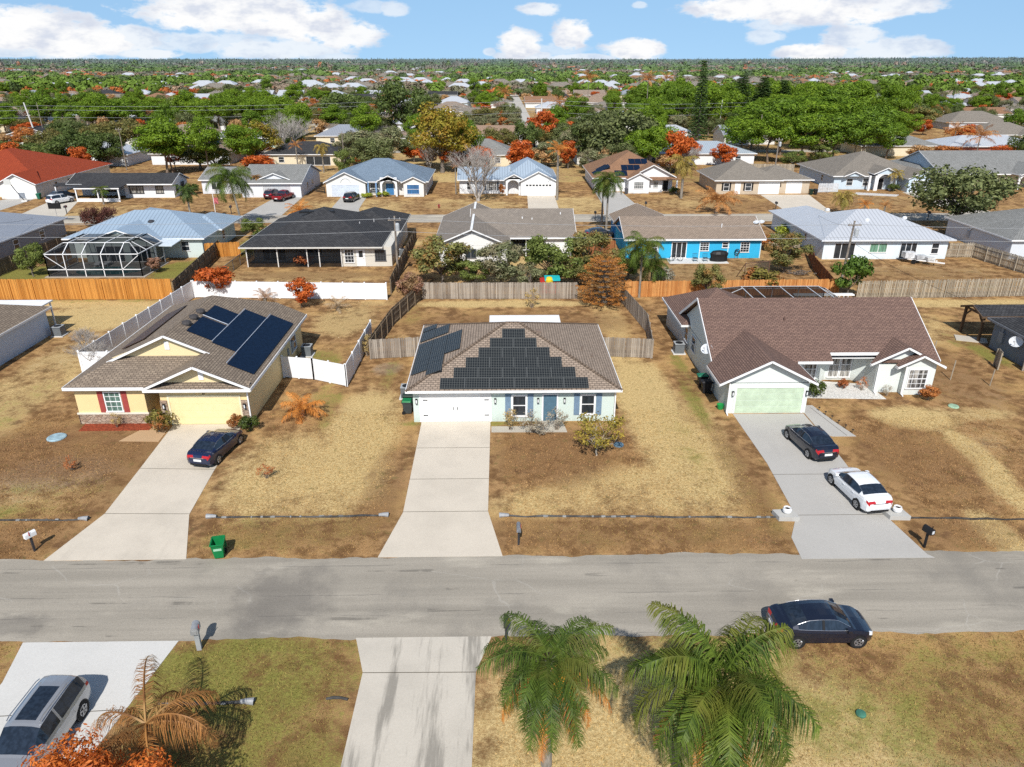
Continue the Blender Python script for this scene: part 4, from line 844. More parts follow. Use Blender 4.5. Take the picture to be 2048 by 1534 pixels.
# ------------------------------------------------------------------ house parts
WHITE = plain((.80,.80,.79), .5, .08, 1.2); GLS = glass(); GLC = glass((.05,.05,.05), .08, 1.0)
def hip(rm, fm, x0, x1, y0, y1, z, p):
    w, d = x1-x0, y1-y0; r = min(w, d)/2; zr = z+r*p
    if w >= d: a, b = (x0+r, (y0+y1)/2, zr), (x1-r, (y0+y1)/2, zr)
    else: a, b = ((x0+x1)/2, y0+r, zr), ((x0+x1)/2, y1-r, zr)
    A, B, C, D = (x0,y0,z), (x1,y0,z), (x1,y1,z), (x0,y1,z)
    for q in ([A,B,b,a],[B,C,b],[C,D,a,b],[D,A,a]) if w >= d else ([A,B,a],[B,C,b,a],[C,D,b],[D,A,a,b]): rm.poly(q)
    ring(fm, x0, x1, y0, y1, z)
    return a, b
def ring(fm, x0, x1, y0, y1, z):
    fm.box(x0-.02, x1+.02, y0-.03, y0+.02, z-.15, z+.025); fm.box(x0-.02, x1+.02, y1-.02, y1+.03, z-.15, z+.025)
    fm.box(x0-.03, x0+.02, y0+.021, y1-.021, z-.15, z+.024); fm.box(x1-.02, x1+.03, y0+.021, y1-.021, z-.15, z+.024)
    fm.box(x0+.021, x1-.021, y0+.021, y1-.021, z-.146, z-.13)
def gable(rm, fm, wm, x0, x1, y0, y1, z, p, axis='x', inset=.4, wall=(1, 1), t=.14):
    """gable roof: two slabs, rake and eave boards, and the wall triangles under the rakes"""
    if axis == 'x':
        m = (y0+y1)/2; zr = z+(m-y0)*p
        rm.slab([(x0,y0,z),(x1,y0,z),(x1,m,zr),(x0,m,zr)], t); rm.slab([(x0,m,zr),(x1,m,zr),(x1,y1,z),(x0,y1,z)], t)
        fm.box(x0, x1, y0-.03, y0, z-.19, z+.01); fm.box(x0, x1, y1, y1+.03, z-.19, z+.01)
        for x, s in ((x0, -1), (x1, 1)):
            for ya in (y0, y1): fm.bar((x+.02*s, ya, z-.07), (x+.02*s, m, zr-.07), .045, .15)
        for x, on in ((x0+inset, wall[0]), (x1-inset, wall[1])):
            if on: wm.slab([(x, y0+inset, z-.09), (x, y1-inset, z-.09), (x, y1-inset, z+inset*p-t), (x, m, zr-t*1.1), (x, y0+inset, z+inset*p-t)], .1, (-1 if x > (x0+x1)/2 else 1, 0, 0)); 
    else:
        m = (x0+x1)/2; zr = z+(m-x0)*p
        rm.slab([(x0,y0,z),(m,y0,zr),(m,y1,zr),(x0,y1,z)], t); rm.slab([(m,y0,zr),(x1,y0,z),(x1,y1,z),(m,y1,zr)], t)
        fm.box(x0-.03, x0, y0, y1, z-.19, z+.01); fm.box(x1, x1+.03, y0, y1, z-.19, z+.01)
        for y, s in ((y0, -1), (y1, 1)):
            for xa in (x0, x1): fm.bar((xa, y+.02*s, z-.07), (m, y+.02*s, zr-.07), .045, .15)
        for y, on in ((y0+inset, wall[0]), (y1-inset, wall[1])):
            if on: wm.slab([(x0+inset, y, z-.09), (x1-inset, y, z-.09), (x1-inset, y, z+inset*p-t), (m, y, zr-t*1.1), (x0+inset, y, z+inset*p-t)], .1, (0, 1 if y < (y0+y1)/2 else -1, 0))
def cross_gable(rm, fm, wm, x0, x1, y0, z, p, ym, zm, pm, inset=.4, t=.14, wall=True):
    """front gable whose ridge runs back into a main roof plane that rises from height zm at ym with pitch pm"""
    m = (x0+x1)/2; zr = z+(m-x0)*p; yb = ym+(zr-zm)/pm; ye = max(y0+.05, ym+(z-zm)/pm)
    rm.slab([(x0,y0,z),(m,y0,zr),(m,yb,zr),(x0,ye,z)], t); rm.slab([(m,y0,zr),(x1,y0,z),(x1,ye,z),(m,yb,zr)], t)
    fm.box(x0-.03, x0, y0, ye, z-.19, z+.01); fm.box(x1, x1+.03, y0, ye, z-.19, z+.01)
    for xa in (x0, x1): fm.bar((xa, y0-.02, z-.07), (m, y0-.02, zr-.07), .045, .15)
    if wall: wm.slab([(x0+inset, y0+inset, z-.09), (x1-inset, y0+inset, z-.09), (x1-inset, y0+inset, z+inset*p-t), (m, y0+inset, zr-t*1.1), (x0+inset, y0+inset, z+inset*p-t)], .1, (0, 1, 0))
def fr(face, at):
    """maps (along, out, up) on a wall to the world"""
    return {'F': lambda a, o, z: (a, at-o, z), 'L': lambda a, o, z: (at-o, a, z), 'R': lambda a, o, z: (at+o, a, z)}[face]
def wbox(m, f, a0, a1, o0, o1, z0, z1):
    p, q = f(a0, o0, z0), f(a1, o1, z1); m.box(min(p[0], q[0]), max(p[0], q[0]), min(p[1], q[1]), max(p[1], q[1]), z0, z1)
def win(root, face, at, a0, a1, z0, z1, style='rail', frame=None, pane=None, fw=.07, nm='window'):
    f = fr(face, at); m = MB(); w = a1-a0
    wbox(m, f, a0, a0+fw, .003, .06, z0, z1); wbox(m, f, a1-fw, a1, .003, .06, z0, z1); wbox(m, f, a0+fw, a1-fw, .003, .06, z1-fw, z1); wbox(m, f, a0-.04, a1+.04, .003, .09, z0-.05, z0+fw*.6)
    zm, am = (z0+z1)/2, (a0+a1)/2
    if style in ('rail', 'grid'): wbox(m, f, a0+fw, a1-fw, .004, .045, zm-.03, zm+.03)
    if style in ('slide', 'door3'):
        for k in ((1,) if style == 'slide' else (1, 2)): x = a0+w*k/(2 if style == 'slide' else 3); wbox(m, f, x-.035, x+.035, .004, .05, z0+fw*.6, z1-fw)
    if style == 'grid':
        n = max(2, round(w/.38))
        for k in range(1, n): x = a0+w*k/n; wbox(m, f, x-.014, x+.014, .005, .035, z0+.05, z1-fw)
        for k in (.25, .75): z = z0+(z1-z0)*k; wbox(m, f, a0+fw, a1-fw, .005, .034, z-.014, z+.014)
    o = m.build(nm, frame or WHITE, root)
    g = MB(); wbox(g, f, a0+.02, a1-.02, -.01, .012, z0+.02, z1-.02); g.build('pane', pane or GLS, o)
    return o
def door(root, face, at, a0, a1, z1, mat, z0=.05, frame=None, lite=False):
    f = fr(face, at); m = MB(); wbox(m, f, a0, a1, -.02, .03, z0, z1)
    for k in (0, 1):
        for (u, v) in ((.08, .36), (.42, .66), (.72, .95)):
            x0 = a0+(a1-a0)*(.12+.44*k); wbox(m, f, x0, x0+(a1-a0)*.32, .03, .042, z0+(z1-z0)*u, z0+(z1-z0)*v)
    o = m.build('door', mat, root)
    t = MB(); wbox(t, f, a0-.1, a0, .003, .055, z0, z1+.1); wbox(t, f, a1, a1+.1, .003, .055, z0, z1+.1); wbox(t, f, a0, a1, .003, .055, z1, z1+.1); t.build('door_frame', frame or WHITE, o)
    h = MB(); x = a0+(a1-a0)*.88; wbox(h, f, x-.03, x+.03, .03, .09, 1.0, 1.1); h.build('handle', CHROME, o)
    if lite: g = MB(); wbox(g, f, a0+.2, a1-.2, .031, .05, z0+(z1-z0)*.55, z0+(z1-z0)*.95); g.build('pane', GLS, o)
    return o
def garage(root, face, at, a0, a1, z1, mat, frame=None, rows=4, z0=.025, cols=8, lites=False):
    f = fr(face, at); m = MB(); hz = (z1-z0)/rows
    for i in range(rows):
        wbox(m, f, a0, a1, -.05, .006, z0+hz*i+.008, z0+hz*(i+1)-.008)
        if cols:
            for k in range(cols): x = a0+(a1-a0)*(k+.12)/cols; wbox(m, f, x, x+(a1-a0)*.76/cols, .006, .014, z0+hz*i+hz*.22, z0+hz*i+hz*.78)
    wbox(m, f, a0, a1, -.06, -.03, z0, z1); o = m.build('garage_door', mat, root)
    t = MB(); wbox(t, f, a0-.13, a0, .003, .05, 0.02, z1+.14); wbox(t, f, a1, a1+.13, .003, .05, 0.02, z1+.14); wbox(t, f, a0, a1, .003, .05, z1, z1+.14); t.build('door_frame', frame or WHITE, o)
    if lites:
        g = MB()
        for k in range(8): x = a0+(a1-a0)*(k+.15)/8; wbox(g, f, x, x+(a1-a0)*.7/8, .007, .02, z1-hz*.8, z1-hz*.25)
        g.build('pane', GLS, o)
    return o
def shutters(root, face, at, a0, a1, z0, z1, mat, w=.38):
    f = fr(face, at)
    for x in (a0-w-.04, a1+.04):
        m = MB(); wbox(m, f, x, x+w, .003, .045, z0, z1)
        n = int((z1-z0)/.1)
        for i in range(n): wbox(m, f, x+.05, x+w-.05, .045, .056, z0+.06+i*.1, z0+.12+i*.1)
        m.build('shutter', mat, root)
def lantern(root, face, at, a, z):
    f = fr(face, at); m = MB(); wbox(m, f, a-.05, a+.05, 0, .04, z-.12, z+.12); wbox(m, f, a-.08, a+.08, .04, .2, z+.13, z+.17); wbox(m, f, a-.075, a+.075, .045, .19, z-.19, z-.16)
    for s in (-1, 1): wbox(m, f, a+.06*s-.01, a+.06*s+.01, .05, .07, z-.17, z+.14); wbox(m, f, a+.06*s-.01, a+.06*s+.01, .165, .185, z-.17, z+.14)
    o = m.build('wall_lantern', BLK, root); g = MB(); wbox(g, f, a-.045, a+.045, .075, .16, z-.155, z+.125); g.build('lamp_glass', LAMP, o)
def downspout(root, x, y, z, mat=None):
    m = MB(); m.box(x-.045, x+.045, y-.04, y+.03, .12, z); m.bar((x, y, .16), (x+.0, y-.35, .06), .08); m.build('downspout', mat or WHITE, root)
def text_part(root, s, loc, size, mat, name='house_number'):
    cu = bpy.data.curves.new(name, 'FONT'); cu.body = s; cu.size = size; cu.extrude = .008; cu.align_x = 'CENTER'
    t = bpy.data.objects.new(name, cu); COL.objects.link(t); cu.materials.append(mat); bpy.context.view_layer.update()
    me = bpy.data.meshes.new_from_object(t.evaluated_get(bpy.context.evaluated_depsgraph_get())); bpy.data.objects.remove(t); bpy.data.curves.remove(cu)
    o = bpy.data.objects.new(name, me); COL.objects.link(o); o.parent = root
    o.location = Vector(loc)-root.location; o.rotation_euler = (R(90), 0, 0); return o
def plane_rect(m, o, u, v, nrm, w, h, t, lift=.08):
    """a thin rectangular tray lying on a roof plane: origin corner o, unit u (along) and v (up the slope)"""
    o, u, v, n = Vector(o), Vector(u), Vector(v), Vector(nrm); o = o+n*lift
    m.slab([o, o+u*w, o+u*w+v*h, o+v*h][::1], t, -n)
def pv_mat():
    g = G('solar_cells'); a, z, p = uvw(g)
    n = g.add('ShaderNodeNewGeometry').outputs['Random Per Island']
    fx = g.math('ABSOLUTE', g.math('SUBTRACT', g.math('FRACT', g.math('DIVIDE', a, .172)), .5)); fz = g.math('ABSOLUTE', g.math('SUBTRACT', g.math('FRACT', g.math('DIVIDE', z, .0605)), .5))
    ln = g.math('MAXIMUM', g.smooth(fx, .40, .48), g.smooth(fz, .36, .47))
    col = g.mix(g.math('MULTIPLY', ln, .75), g.mix(n, (.006,.009,.012), (.015,.018,.022)), (.14,.145,.135))
    return g.fin(col, .35, Specular_IOR_Level=.12)
PV = pv_mat(); PVB = plain((.006,.016,.040), .5, .3, 5, spec=.1); PVF = plain((.09,.095,.095), .4); ALU = plain((.55,.56,.57), .35, .1, 4, .6)
SH_TAUPE = shingle((.35,.275,.205), (.22,.17,.13)); SH_TAN = shingle((.42,.325,.25), (.31,.24,.185), .25); SH_BROWN = shingle((.255,.16,.125), (.18,.112,.092), .15); SH_OLDTAN = shingle((.38,.325,.27), (.28,.24,.205), .75)
SH_CHAR = shingle((.05,.05,.054), (.085,.085,.088), .3); SH_GREY = shingle((.29,.29,.275), (.37,.37,.355), .3); SH_RED = shingle((.44,.075,.026), (.35,.055,.02), .15, .2); SH_BLUEGR = shingle((.26,.34,.43), (.20,.27,.35), .2); SH_TANGR = shingle((.34,.30,.25), (.255,.225,.19), .3); SH_RUST = shingle((.42,.23,.13), (.29,.165,.10), .35)
MT_BLUE = seam_metal((.37,.47,.57)); MT_WHITE = seam_metal((.58,.60,.63), .12); MT_GREY = seam_metal((.34,.36,.40), .2); MT_LBLUE = seam_metal((.40,.48,.56), .2)

# ------------------------------------------------------------------ the yellow house
yh = empty('yellow_house', (-24, 54, 0), 'yellow single storey house with stone base, brown shingle roof and dark solar sheets', 'house')
yw = stucco((.76,.585,.30)); ysid = siding((.78,.64,.37), .16)
m = MB(); m.prism([(-29.95,47.4),(-25.1,47.4),(-25.1,51.5),(-23.95,51.5),(-23.95,47.2),(-17.85,47.2),(-17.85,62.4),(-20.6,62.4),(-20.6,65.1),(-29.95,65.1)], 0, 2.86); m.build('wall', yw, yh)
m = MB(); m.slab([(-28.1,49.75,4.1),(-20.2,49.75,4.1),(-23.9,49.75,5.78)], .1, (0,1,0)); m.slab([(-24.1,47.3,3.18),(-18.0,47.3,3.18),(-21.05,47.3,4.52)], .1, (0,1,0)); m.build('gable_wall', ysid, yh)
rm, fm = MB(), MB(); z, p = 3.0, .45
rm.poly([(-17.35,46.6,z),(-17.35,62.9,z),(-19.85,62.9,4.12),(-23.9,59.1,5.947),(-23.9,49.35,5.947),(-21.05,49.35,4.665),(-21.05,46.6,4.665)])
rm.poly([(-23.9,59.1,5.947),(-19.85,62.9,4.12),(-20.15,65.6,3.02),(-30.4,65.6,3.0)])
rm.poly([(-30.4,46.95,z),(-27.65,49.7,4.237),(-28.0,49.35,4.08),(-23.9,49.35,5.947),(-23.9,59.1,5.947),(-30.4,65.6,z)])
rm.poly([(-30.4,46.95,z),(-24.0,46.95,z),(-21.3,49.8,4.28),(-27.55,49.8,4.28)])
rm.slab([(-24.75,46.6,z),(-21.05,46.6,4.66),(-21.05,51.2,4.66),(-24.75,47.5,z)], .12)
rm.poly([(-24.6,46.62,2.98),(-17.5,46.62,2.98),(-17.5,47.35,3.26),(-24.6,47.35,3.26)])
rm.build('roof', SH_TAUPE, yh)
fm.box(-30.42,-24.8,46.9,46.95,2.8,3.02); fm.box(-24.75,-17.35,46.55,46.6,2.78,2.99); fm.box(-17.35,-17.3,46.6,62.9,2.8,3.02); fm.box(-30.45,-30.4,46.95,65.6,2.8,3.02); fm.box(-17.9,-17.36,46.61,62.88,2.82,2.84); fm.box(-30.38,-24.9,46.96,47.4,2.82,2.84); fm.box(-24.7,-17.9,46.61,47.2,2.80,2.82); fm.box(-20.5,-17.35,62.85,62.9,2.8,3.02)
for a, b in (((-28.25,49.3,3.93),(-23.9,49.3,5.89)),((-20.85,49.3,4.53),(-23.9,49.3,5.89)),((-24.75,46.57,2.96),(-21.05,46.57,4.6)),((-17.35,46.57,2.96),(-21.05,46.57,4.6))): fm.bar(a, b, .06, .15)
fm.build('fascia', WHITE, yh)
for x, y, z0 in ((-23.95,49.75,4.75),(-20.85,47.3,3.42)):
    m = MB(); m.box(x-.17,x+.17,y-.05,y-.002,z0,z0+.62); m.build('gable_vent', WHITE, yh)
st = stone((.30,.20,.14), (.42,.33,.25), (.36,.25,.17))
m = MB(); m.box(-30.0,-25.05,47.34,47.398,0,.78); m.box(-30.02,-29.951,47.34,48.4,0,.78); m.box(-25.1,-25.02,47.399,48.4,0,.78); m.box(-23.99,-23.5,47.14,47.198,0,1.9); m.box(-18.33,-17.8,47.14,47.198,0,1.9); m.build('stone_veneer', st, yh)
m = MB(); m.box(-30.05,-25.0,47.3,47.397,.78,.9); m.box(-24.0,-17.8,47.1,47.197,1.9,1.95) if False else None; m.build('sill_band', plain((.74,.68,.56), .6), yh)
win(yh, 'F', 47.4, -27.95, -26.75, .98, 2.52, 'grid', None, glass((.07,.12,.10), .1, 0), .08); shutters(yh, 'F', 47.4, -27.95, -26.75, .92, 2.55, plain((.36,.07,.06), .6))
garage(yh, 'F', 47.2, -23.32, -18.45, 2.15, plain((.79,.64,.35), .5, .06), plain((.80,.71,.48), .6), 4, cols=0)
lantern(yh, 'F', 47.14, -23.72, 1.5); lantern(yh, 'F', 47.14, -18.08, 1.5); text_part(yh, '63', (-20.85,47.145,2.34), .2, BLK)
downspout(yh, -17.78, 47.1, 2.8)
door(yh, 'F', 51.5, -25.0, -24.05, 2.15, plain((.30,.12,.05), .5))
win(yh, 'R', -17.85, 58.6, 60.3, .9, 2.2, 'rail')
nR = Vector((p, 0, 1)).normalized(); vR = Vector((-1, 0, p)).normalized()
for (xa, y0, y1, h) in ((-17.72,48.7,59.7,1.95),(-19.55,51.0,58.75,1.86),(-21.28,51.3,54.5,1.98),(-21.3,54.95,57.3,1.98)):
    m = MB(); plane_rect(m, (xa, y0, z+p*(-17.35-xa)), (0,1,0), vR, nR, y1-y0, h, .05, .1)
    so_ = m.build('solar_panel', PVB, yh); so_['label'] = 'dark blue flat solar heating sheet'
m = MB()
for a, b in (((-19.5,48.75),(-19.5,59.7)),((-21.24,51.1),(-21.24,58.8)),((-21.3,54.72),(-23.1,54.72))): m.tube([(a[0],a[1],z+p*(-17.35-a[0])+.13),(b[0],b[1],z+p*(-17.35-b[0])+.13)], .03)
m.build('solar_pipe', plain((.45,.5,.58), .4), yh)
for y in (52.4,53.8,55.2):
    m = MB(); m.lathe((-23.45,y,5.72),[(.34,0),(.36,.12),(.3,.26),(.1,.3)],10); m.build('roof_vent', plain((.06,.055,.055), .7), yh)
nL = Vector((-p, 0, 1)).normalized(); vL = Vector((1, 0, p)).normalized()
m = MB(); plane_rect(m, (-28.2,51.6,z+p*2.2), (0,1,0), vL, nL, 8.2, 2.0, .05, .12); m.build('solar_panel', plain((.05,.03,.022), .4), yh)
m = MB(); m.tube([(-23.5,59.6,5.3),(-23.5,59.6,5.95)], .06); m.build('vent_pipe', WHITE, yh)
m = MB(); m.box(-17.849,-17.72,59.0-.25,59.0+.25,1.0,1.9); m.box(-17.849,-17.75,57.6,57.9,1.1,1.7); m.build('meter_box', plain((.34,.36,.35), .5), yh)

# ------------------------------------------------------------------ the house in the middle: pyramid of solar panels
ch = empty('mint_house', (1, 53.5, 0), 'pale mint house with a stepped pyramid of black solar panels on its hip roof', 'house')
mint = stucco((.56,.645,.59), .12)
m = MB(); m.prism([(-6.25,47.3),(8.05,47.3),(8.05,60.4),(-6.25,60.4)], 0, 2.5); m.build('wall', mint, ch)
rm, fm = MB(), MB(); ce, cp_ = 2.65, .37; a, b = hip(rm, fm, -6.68, 8.48, 46.75, 60.85, ce, cp_); rm.build('roof', SH_TAN, ch); fm.build('fascia', WHITE, ch)
m = MB(); 
for c in ((-6.68,46.75,ce),(-6.68,60.85,ce)): m.bar(Vector(c)+Vector((0,0,.02)), Vector(a)+Vector((0,0,.02)), .22, .05)
for c in ((8.48,46.75,ce),(8.48,60.85,ce)): m.bar(Vector(c)+Vector((0,0,.02)), Vector(b)+Vector((0,0,.02)), .22, .05)
m.bar(Vector(a)+Vector((0,0,.02)), Vector(b)+Vector((0,0,.02)), .24, .05); m.build('ridge_cap', shingle((.24,.175,.125), (.19,.14,.105), .1), ch)
garage(ch, 'F', 47.3, -5.68, -.82, 2.08, WHITE, None, 4, cols=0)
gd = [o for o in ch.children if o.name.startswith('garage_door')][0]
m = MB()
for x in (-5.55, -1.2):
    for zz in (.5, 1.7): m.box(x, x+.32, 47.27, 47.293, zz, zz+.06)
for x in (-3.42, -3.12): m.box(x-.02, x+.02, 47.24, 47.293, .95, 1.2)
m.build('hinge_strap', BLK, gd)
win(ch, 'F', 47.3, .72, 1.85, .42, 2.12, 'rail', fw=.13); shutters(ch, 'F', 47.3, .72, 1.85, .36, 2.18, plain((.17,.25,.34), .6), .4)
win(ch, 'F', 47.3, 5.62, 6.72, .55, 2.12, 'rail', fw=.12); shutters(ch, 'F', 47.3, 5.62, 6.72, .5, 2.18, plain((.17,.25,.34), .6), .4)
door(ch, 'F', 47.3, 3.0, 3.95, 2.1, plain((.085,.16,.215), .4)); 
for a_ in (-6.0, -.42, 2.62, 4.5): lantern(ch, 'F', 47.3, a_, 1.7)
m = MB(); m.box(-1.0,5.3,60.9,63.6,2.45,2.58); m.build('patio_roof', WHITE, ch)
for x in (-.8, 5.1): m = MB(); m.box(x-.06,x+.06,63.4,63.52,0,2.44); m.build('patio_post', WHITE, ch)
vF = Vector((0, 1, cp_)).normalized(); nF = Vector((0, -cp_, 1)).normalized(); pw, ph = 1.74, 1.055
cx = .93
for row in range(6):
    n = 6-row; s0 = .12+row*(ph+.025)
    x0 = cx-n*pw/2+(0.04 if row % 2 else 0)
    for i in range(n):
        m = MB(); o_ = Vector((x0+i*pw+.012, 46.78, ce+.012))+vF*s0; plane_rect(m, o_, (1,0,0), vF, nF, pw-.024, ph, .04, .12)
        pn = m.build('solar_panel', PV, ch)
        if (row*7+i) % 3 == 0 or True:
            f_ = MB(); c0 = o_+nF*.122; u = Vector((1,0,0))
            for (p_, q_) in ((c0, c0+u*(pw-.024)), (c0+vF*ph, c0+vF*ph+u*(pw-.024)), (c0, c0+vF*ph), (c0+u*(pw-.024), c0+u*(pw-.024)+vF*ph)): f_.bar(p_, q_, .03, .02)
            f_.build('panel_frame', ALU if row < 0 else PVF, pn)
# panels on the west slope
vW = Vector((1, 0, cp_)).normalized(); nW = Vector((-cp_, 0, 1)).normalized()
for (y0, k0, kn) in ((48.3,1,1),(49.35,0,2),(50.4,0,2),(51.45,0,3),(52.5,0,3),(53.55,0,3),(54.6,0,3),(56.2,0,2),(57.25,0,2),(58.5,0,1)):
    for k in range(k0, k0+kn):
        m = MB(); o_ = Vector((-6.62, y0, ce))+vW*(.1+k*1.25); plane_rect(m, o_, (0,1,0), vW, nW, 1.02, 1.22, .04, .12); m.build('solar_panel', PV, ch)
for x, y in ((2.9,53.2),(6.2,52.3),(6.9,51.6)):
    m = MB(); zz = ce+min(y-46.75, 8.48-x, 60.85-y)*cp_; m.tube([(x,y,zz-.1),(x,y,zz+.35)], .05) if x > 6 else m.box(x-.22,x+.22,y-.2,y+.2,zz-.05,zz+.16); m.build('roof_vent', plain((.2,.15,.12), .7), ch)
downspout(ch, 8.1, 47.2, 2.5)

# ------------------------------------------------------------------ the house with the brown roof
bh = empty('brown_roofed_house', (24, 56, 0), 'pale house with a broad brown shingle roof and a light green garage door', 'house')
bw = stucco((.66,.70,.66), .12); z, p = 2.7, .57
m = MB(); m.prism([(16.55,48.35),(22.35,48.35),(22.35,53.6),(25.2,53.6),(26.2,54.4),(28.3,54.4),(29.0,53.6),(29.0,51.9),(31.0,51.9),(31.0,51.4),(33.3,51.4),(33.3,62.8),(23.2,62.8),(23.2,68),(16.2,68),(16.5,62.8)], 0, 2.40); m.build('wall', bw, bh)
rm, fm, wm = MB(), MB(), MB(); ry, rz_ = 57.5, z+p*5.8
rm.slab([(16.1,51.7,z),(25.4,51.7,z),(25.4,52.45,z+.43),(29.2,52.45,z+.43),(29.2,51.7,z),(33.65,51.7,z),(33.65,ry,rz_),(16.1,ry,rz_)], .14)
rm.slab([(16.1,ry,rz_),(33.65,ry,rz_),(33.65,63.3,z),(16.1,63.3,z)], .14)
for x, s in ((16.08,-1),(33.67,1)):
    for ya in (51.7,63.3): fm.bar((x,ya,z-.09),(x,ry,rz_-.09),.05,.22)
    xi = x+(.42 if s < 0 else -.42); wm.slab([(xi,52.1,2.5),(xi,62.9,2.5),(xi,ry,rz_-.2)], .1, (-s,0,0))
fm.box(22.7,25.4,51.66,51.7,z-.2,z+.01); fm.box(25.4,29.2,52.41,52.45,z+.2,z+.44); fm.box(16.1,33.65,63.3,63.33,z-.2,z)
cross_gable(rm, fm, wm, 15.65, 22.75, 47.85, 2.55, .5, 51.7, z, p, .5)
cross_gable(rm, fm, wm, 28.2, 33.5, 51.35, 2.6, .5, 51.7, z, p, .5)
cross_gable(rm, fm, wm, 30.1, 33.75, 50.95, 2.5, .5, 51.7, z, p, .45)
hip(rm, fm, 15.7, 23.6, 60.2, 68.4, z, .55)
rm.build('roof', SH_BROWN, bh); fm.build('fascia', WHITE, bh); wm.build('gable_wall', bw, bh)
garage(bh, 'F', 48.35, 17.1, 22.0, 2.05, plain((.50,.60,.44), .5, .14, 2), WHITE, 4, cols=8)
lantern(bh, 'F', 48.35, 16.82, 1.65); lantern(bh, 'F', 48.35, 22.22, 1.65)
win(bh, 'F', 51.4, 31.25, 32.75, .55, 2.15, 'grid', None, GLC); win(bh, 'L', 16.5, 60.6, 61.9, .9, 2.2, 'rail'); win(bh, 'L', 16.5, 58.0, 59.3, .9, 2.2, 'rail')
for (a, b) in ((25.35,26.25),): pass
for a0_ in (26.4,27.35): win(bh, 'F', 54.4, a0_, a0_+.9, .25, 2.45, 'grid', None, GLC)
win(bh, 'F', 53.6, 24.0, 25.1, .4, 2.2, 'grid', None, GLC)
door(bh, 'F', 53.6, 22.7, 23.6, 2.1, plain((.3,.33,.34), .5))
m = MB(); m.box(25.4,29.2,52.6,54.39,2.565,2.62); m.build('porch_soffit', WHITE, bh)
downspout(bh, 16.5, 48.2, 2.5); downspout(bh, 29.05, 51.75, 2.5); downspout(bh, 30.95, 51.3, 2.45)
m = MB(); m.tube([(22.6,55.3,4.6),(22.6,55.3,5.1)], .05); m.build('vent_pipe', plain((.12,.07,.055), .8), bh)
def dish(name, label, x, y, z, r=.42, face=(-.5,-.6,.55), arm=None, group=None):
    root = empty(name, (x, y, z), label, 'satellite dish', group); n = Vector(face).normalized(); a = n.cross(Vector((0,0,1))).normalized(); b = a.cross(n); m = MB(); c = Vector((x,y,z)); N = 16
    rings = [[c+(a*math.cos(2*math.pi*k/N)*1.0+b*math.sin(2*math.pi*k/N)*.85)*rr+n*(rr*rr*.5-.05) for k in range(N)] for rr in (.02, r*.5, r)]
    for i in range(2):
        for k in range(N): m.poly([rings[i][k], rings[i][(k+1) % N], rings[i+1][(k+1) % N], rings[i+1][k]])
    m.build('reflector', plain((.62,.64,.66), .4), root)
    m2 = MB(); m2.tube([c-n*.02, c-n*.15-Vector((0,0,.2)), c-n*.2-Vector((0,0,.5)) if arm is None else Vector(arm)], .03); m2.build('mount', plain((.4,.41,.42), .4), root)
    m3 = MB(); m3.tube([c-b*r*.8, c+n*.45-b*.1], .015); m3.cbox(c+n*.45-b*.1, .05, .05, .05); m3.build('feed_arm', plain((.5,.5,.5), .4), root)
dish('satellite_dish', 'white satellite dish on the roof edge beside the brown roofed garage', 16.05, 53.2, 3.2, .5, (-.6,-.5,.6), (16.5,53.4,2.6))

# ------------------------------------------------------------------ houses cut by the frame, near row
lh = empty('blue_grey_house', (-47, 60, 0), 'pale blue grey house with a brown shingle roof cut off beside the near vinyl fence', 'house')
m = MB(); m.prism([(-54,46),(-42.55,46),(-42.55,66.3),(-54,66.3)], 0, 2.55); m.build('wall', stucco((.52,.58,.66), .15), lh)
rm, fm = MB(), MB(); hip(rm, fm, -54.5, -42.1, 45.5, 66.7, 2.65, .4); rm.build('roof', SH_TAUPE, lh); fm.build('fascia', WHITE, lh)
win(lh, 'R', -42.55, 55.7, 57.7, .7, 2.1, 'slide'); m = MB(); m.box(-54,-43.6,66.8,69.5,2.3,2.42); m.build('patio_roof', WHITE, lh)
for x in (-43.8,-50): m = MB(); m.box(x-.06,x+.06,69.2,69.32,0,2.3); m.build('patio_post', WHITE, lh)
gh = empty('grey_blue_house', (50, 59, 0), 'dark blue grey house with a charcoal roof and a satellite dish on its side wall', 'house')
gw = stucco((.185,.215,.26), .15)
m = MB(); m.prism([(44.2,47),(58,47),(58,61.6),(44.2,61.6)], 0, 2.5); m.build('wall', gw, gh)
rm, fm = MB(), MB(); hip(rm, fm, 43.75, 58.5, 46.5, 62.1, 2.6, .36); rm.build('roof', SH_CHAR, gh); fm.build('fascia', plain((.20,.22,.25), .5), gh)
m = MB(); m.box(44.05,44.199,60.0,60.6,.9,1.9); m.box(44.08,44.199,60.15,60.4,1.9,2.45); m.build('meter_box', plain((.24,.27,.31), .5), gh)
dish('satellite_dish', 'white satellite dish fixed low on the dark blue grey wall', 43.75, 57.8, 1.9, .55, (-.75,-.5,.45), (44.2,57.9,1.2))
pg = empty('pergola', (46.5, 64, 0), 'dark timber pergola with a grey gabled roof behind the blue grey house', 'pergola'); wd = boards((.06,.04,.025), (.14,.09,.055))
rm, fm, wm = MB(), MB(), MB(); gable(rm, fm, wm, 43.6, 56, 62.6, 66.0, 2.55, .35, 'x', .2, (0, 0)); rm.build('roof', SH_CHAR, pg); fm.build('roof_edge', wd, pg)
for x, y in ((44.0,62.9),(44.0,65.7),(50,62.9),(50,65.7)): m = MB(); m.box(x-.1,x+.1,y-.1,y+.1,0,2.5); m.build('post', wd, pg)
m = MB()
for y0, y1 in ((62.9,63.8),(65.7,64.8)): m.bar((44.0,y0,1.7),(44.0,y1,2.55),.09,.13)
m.box(43.93,44.07,62.8,65.8,2.4,2.55); m.build('beam', wd, pg)
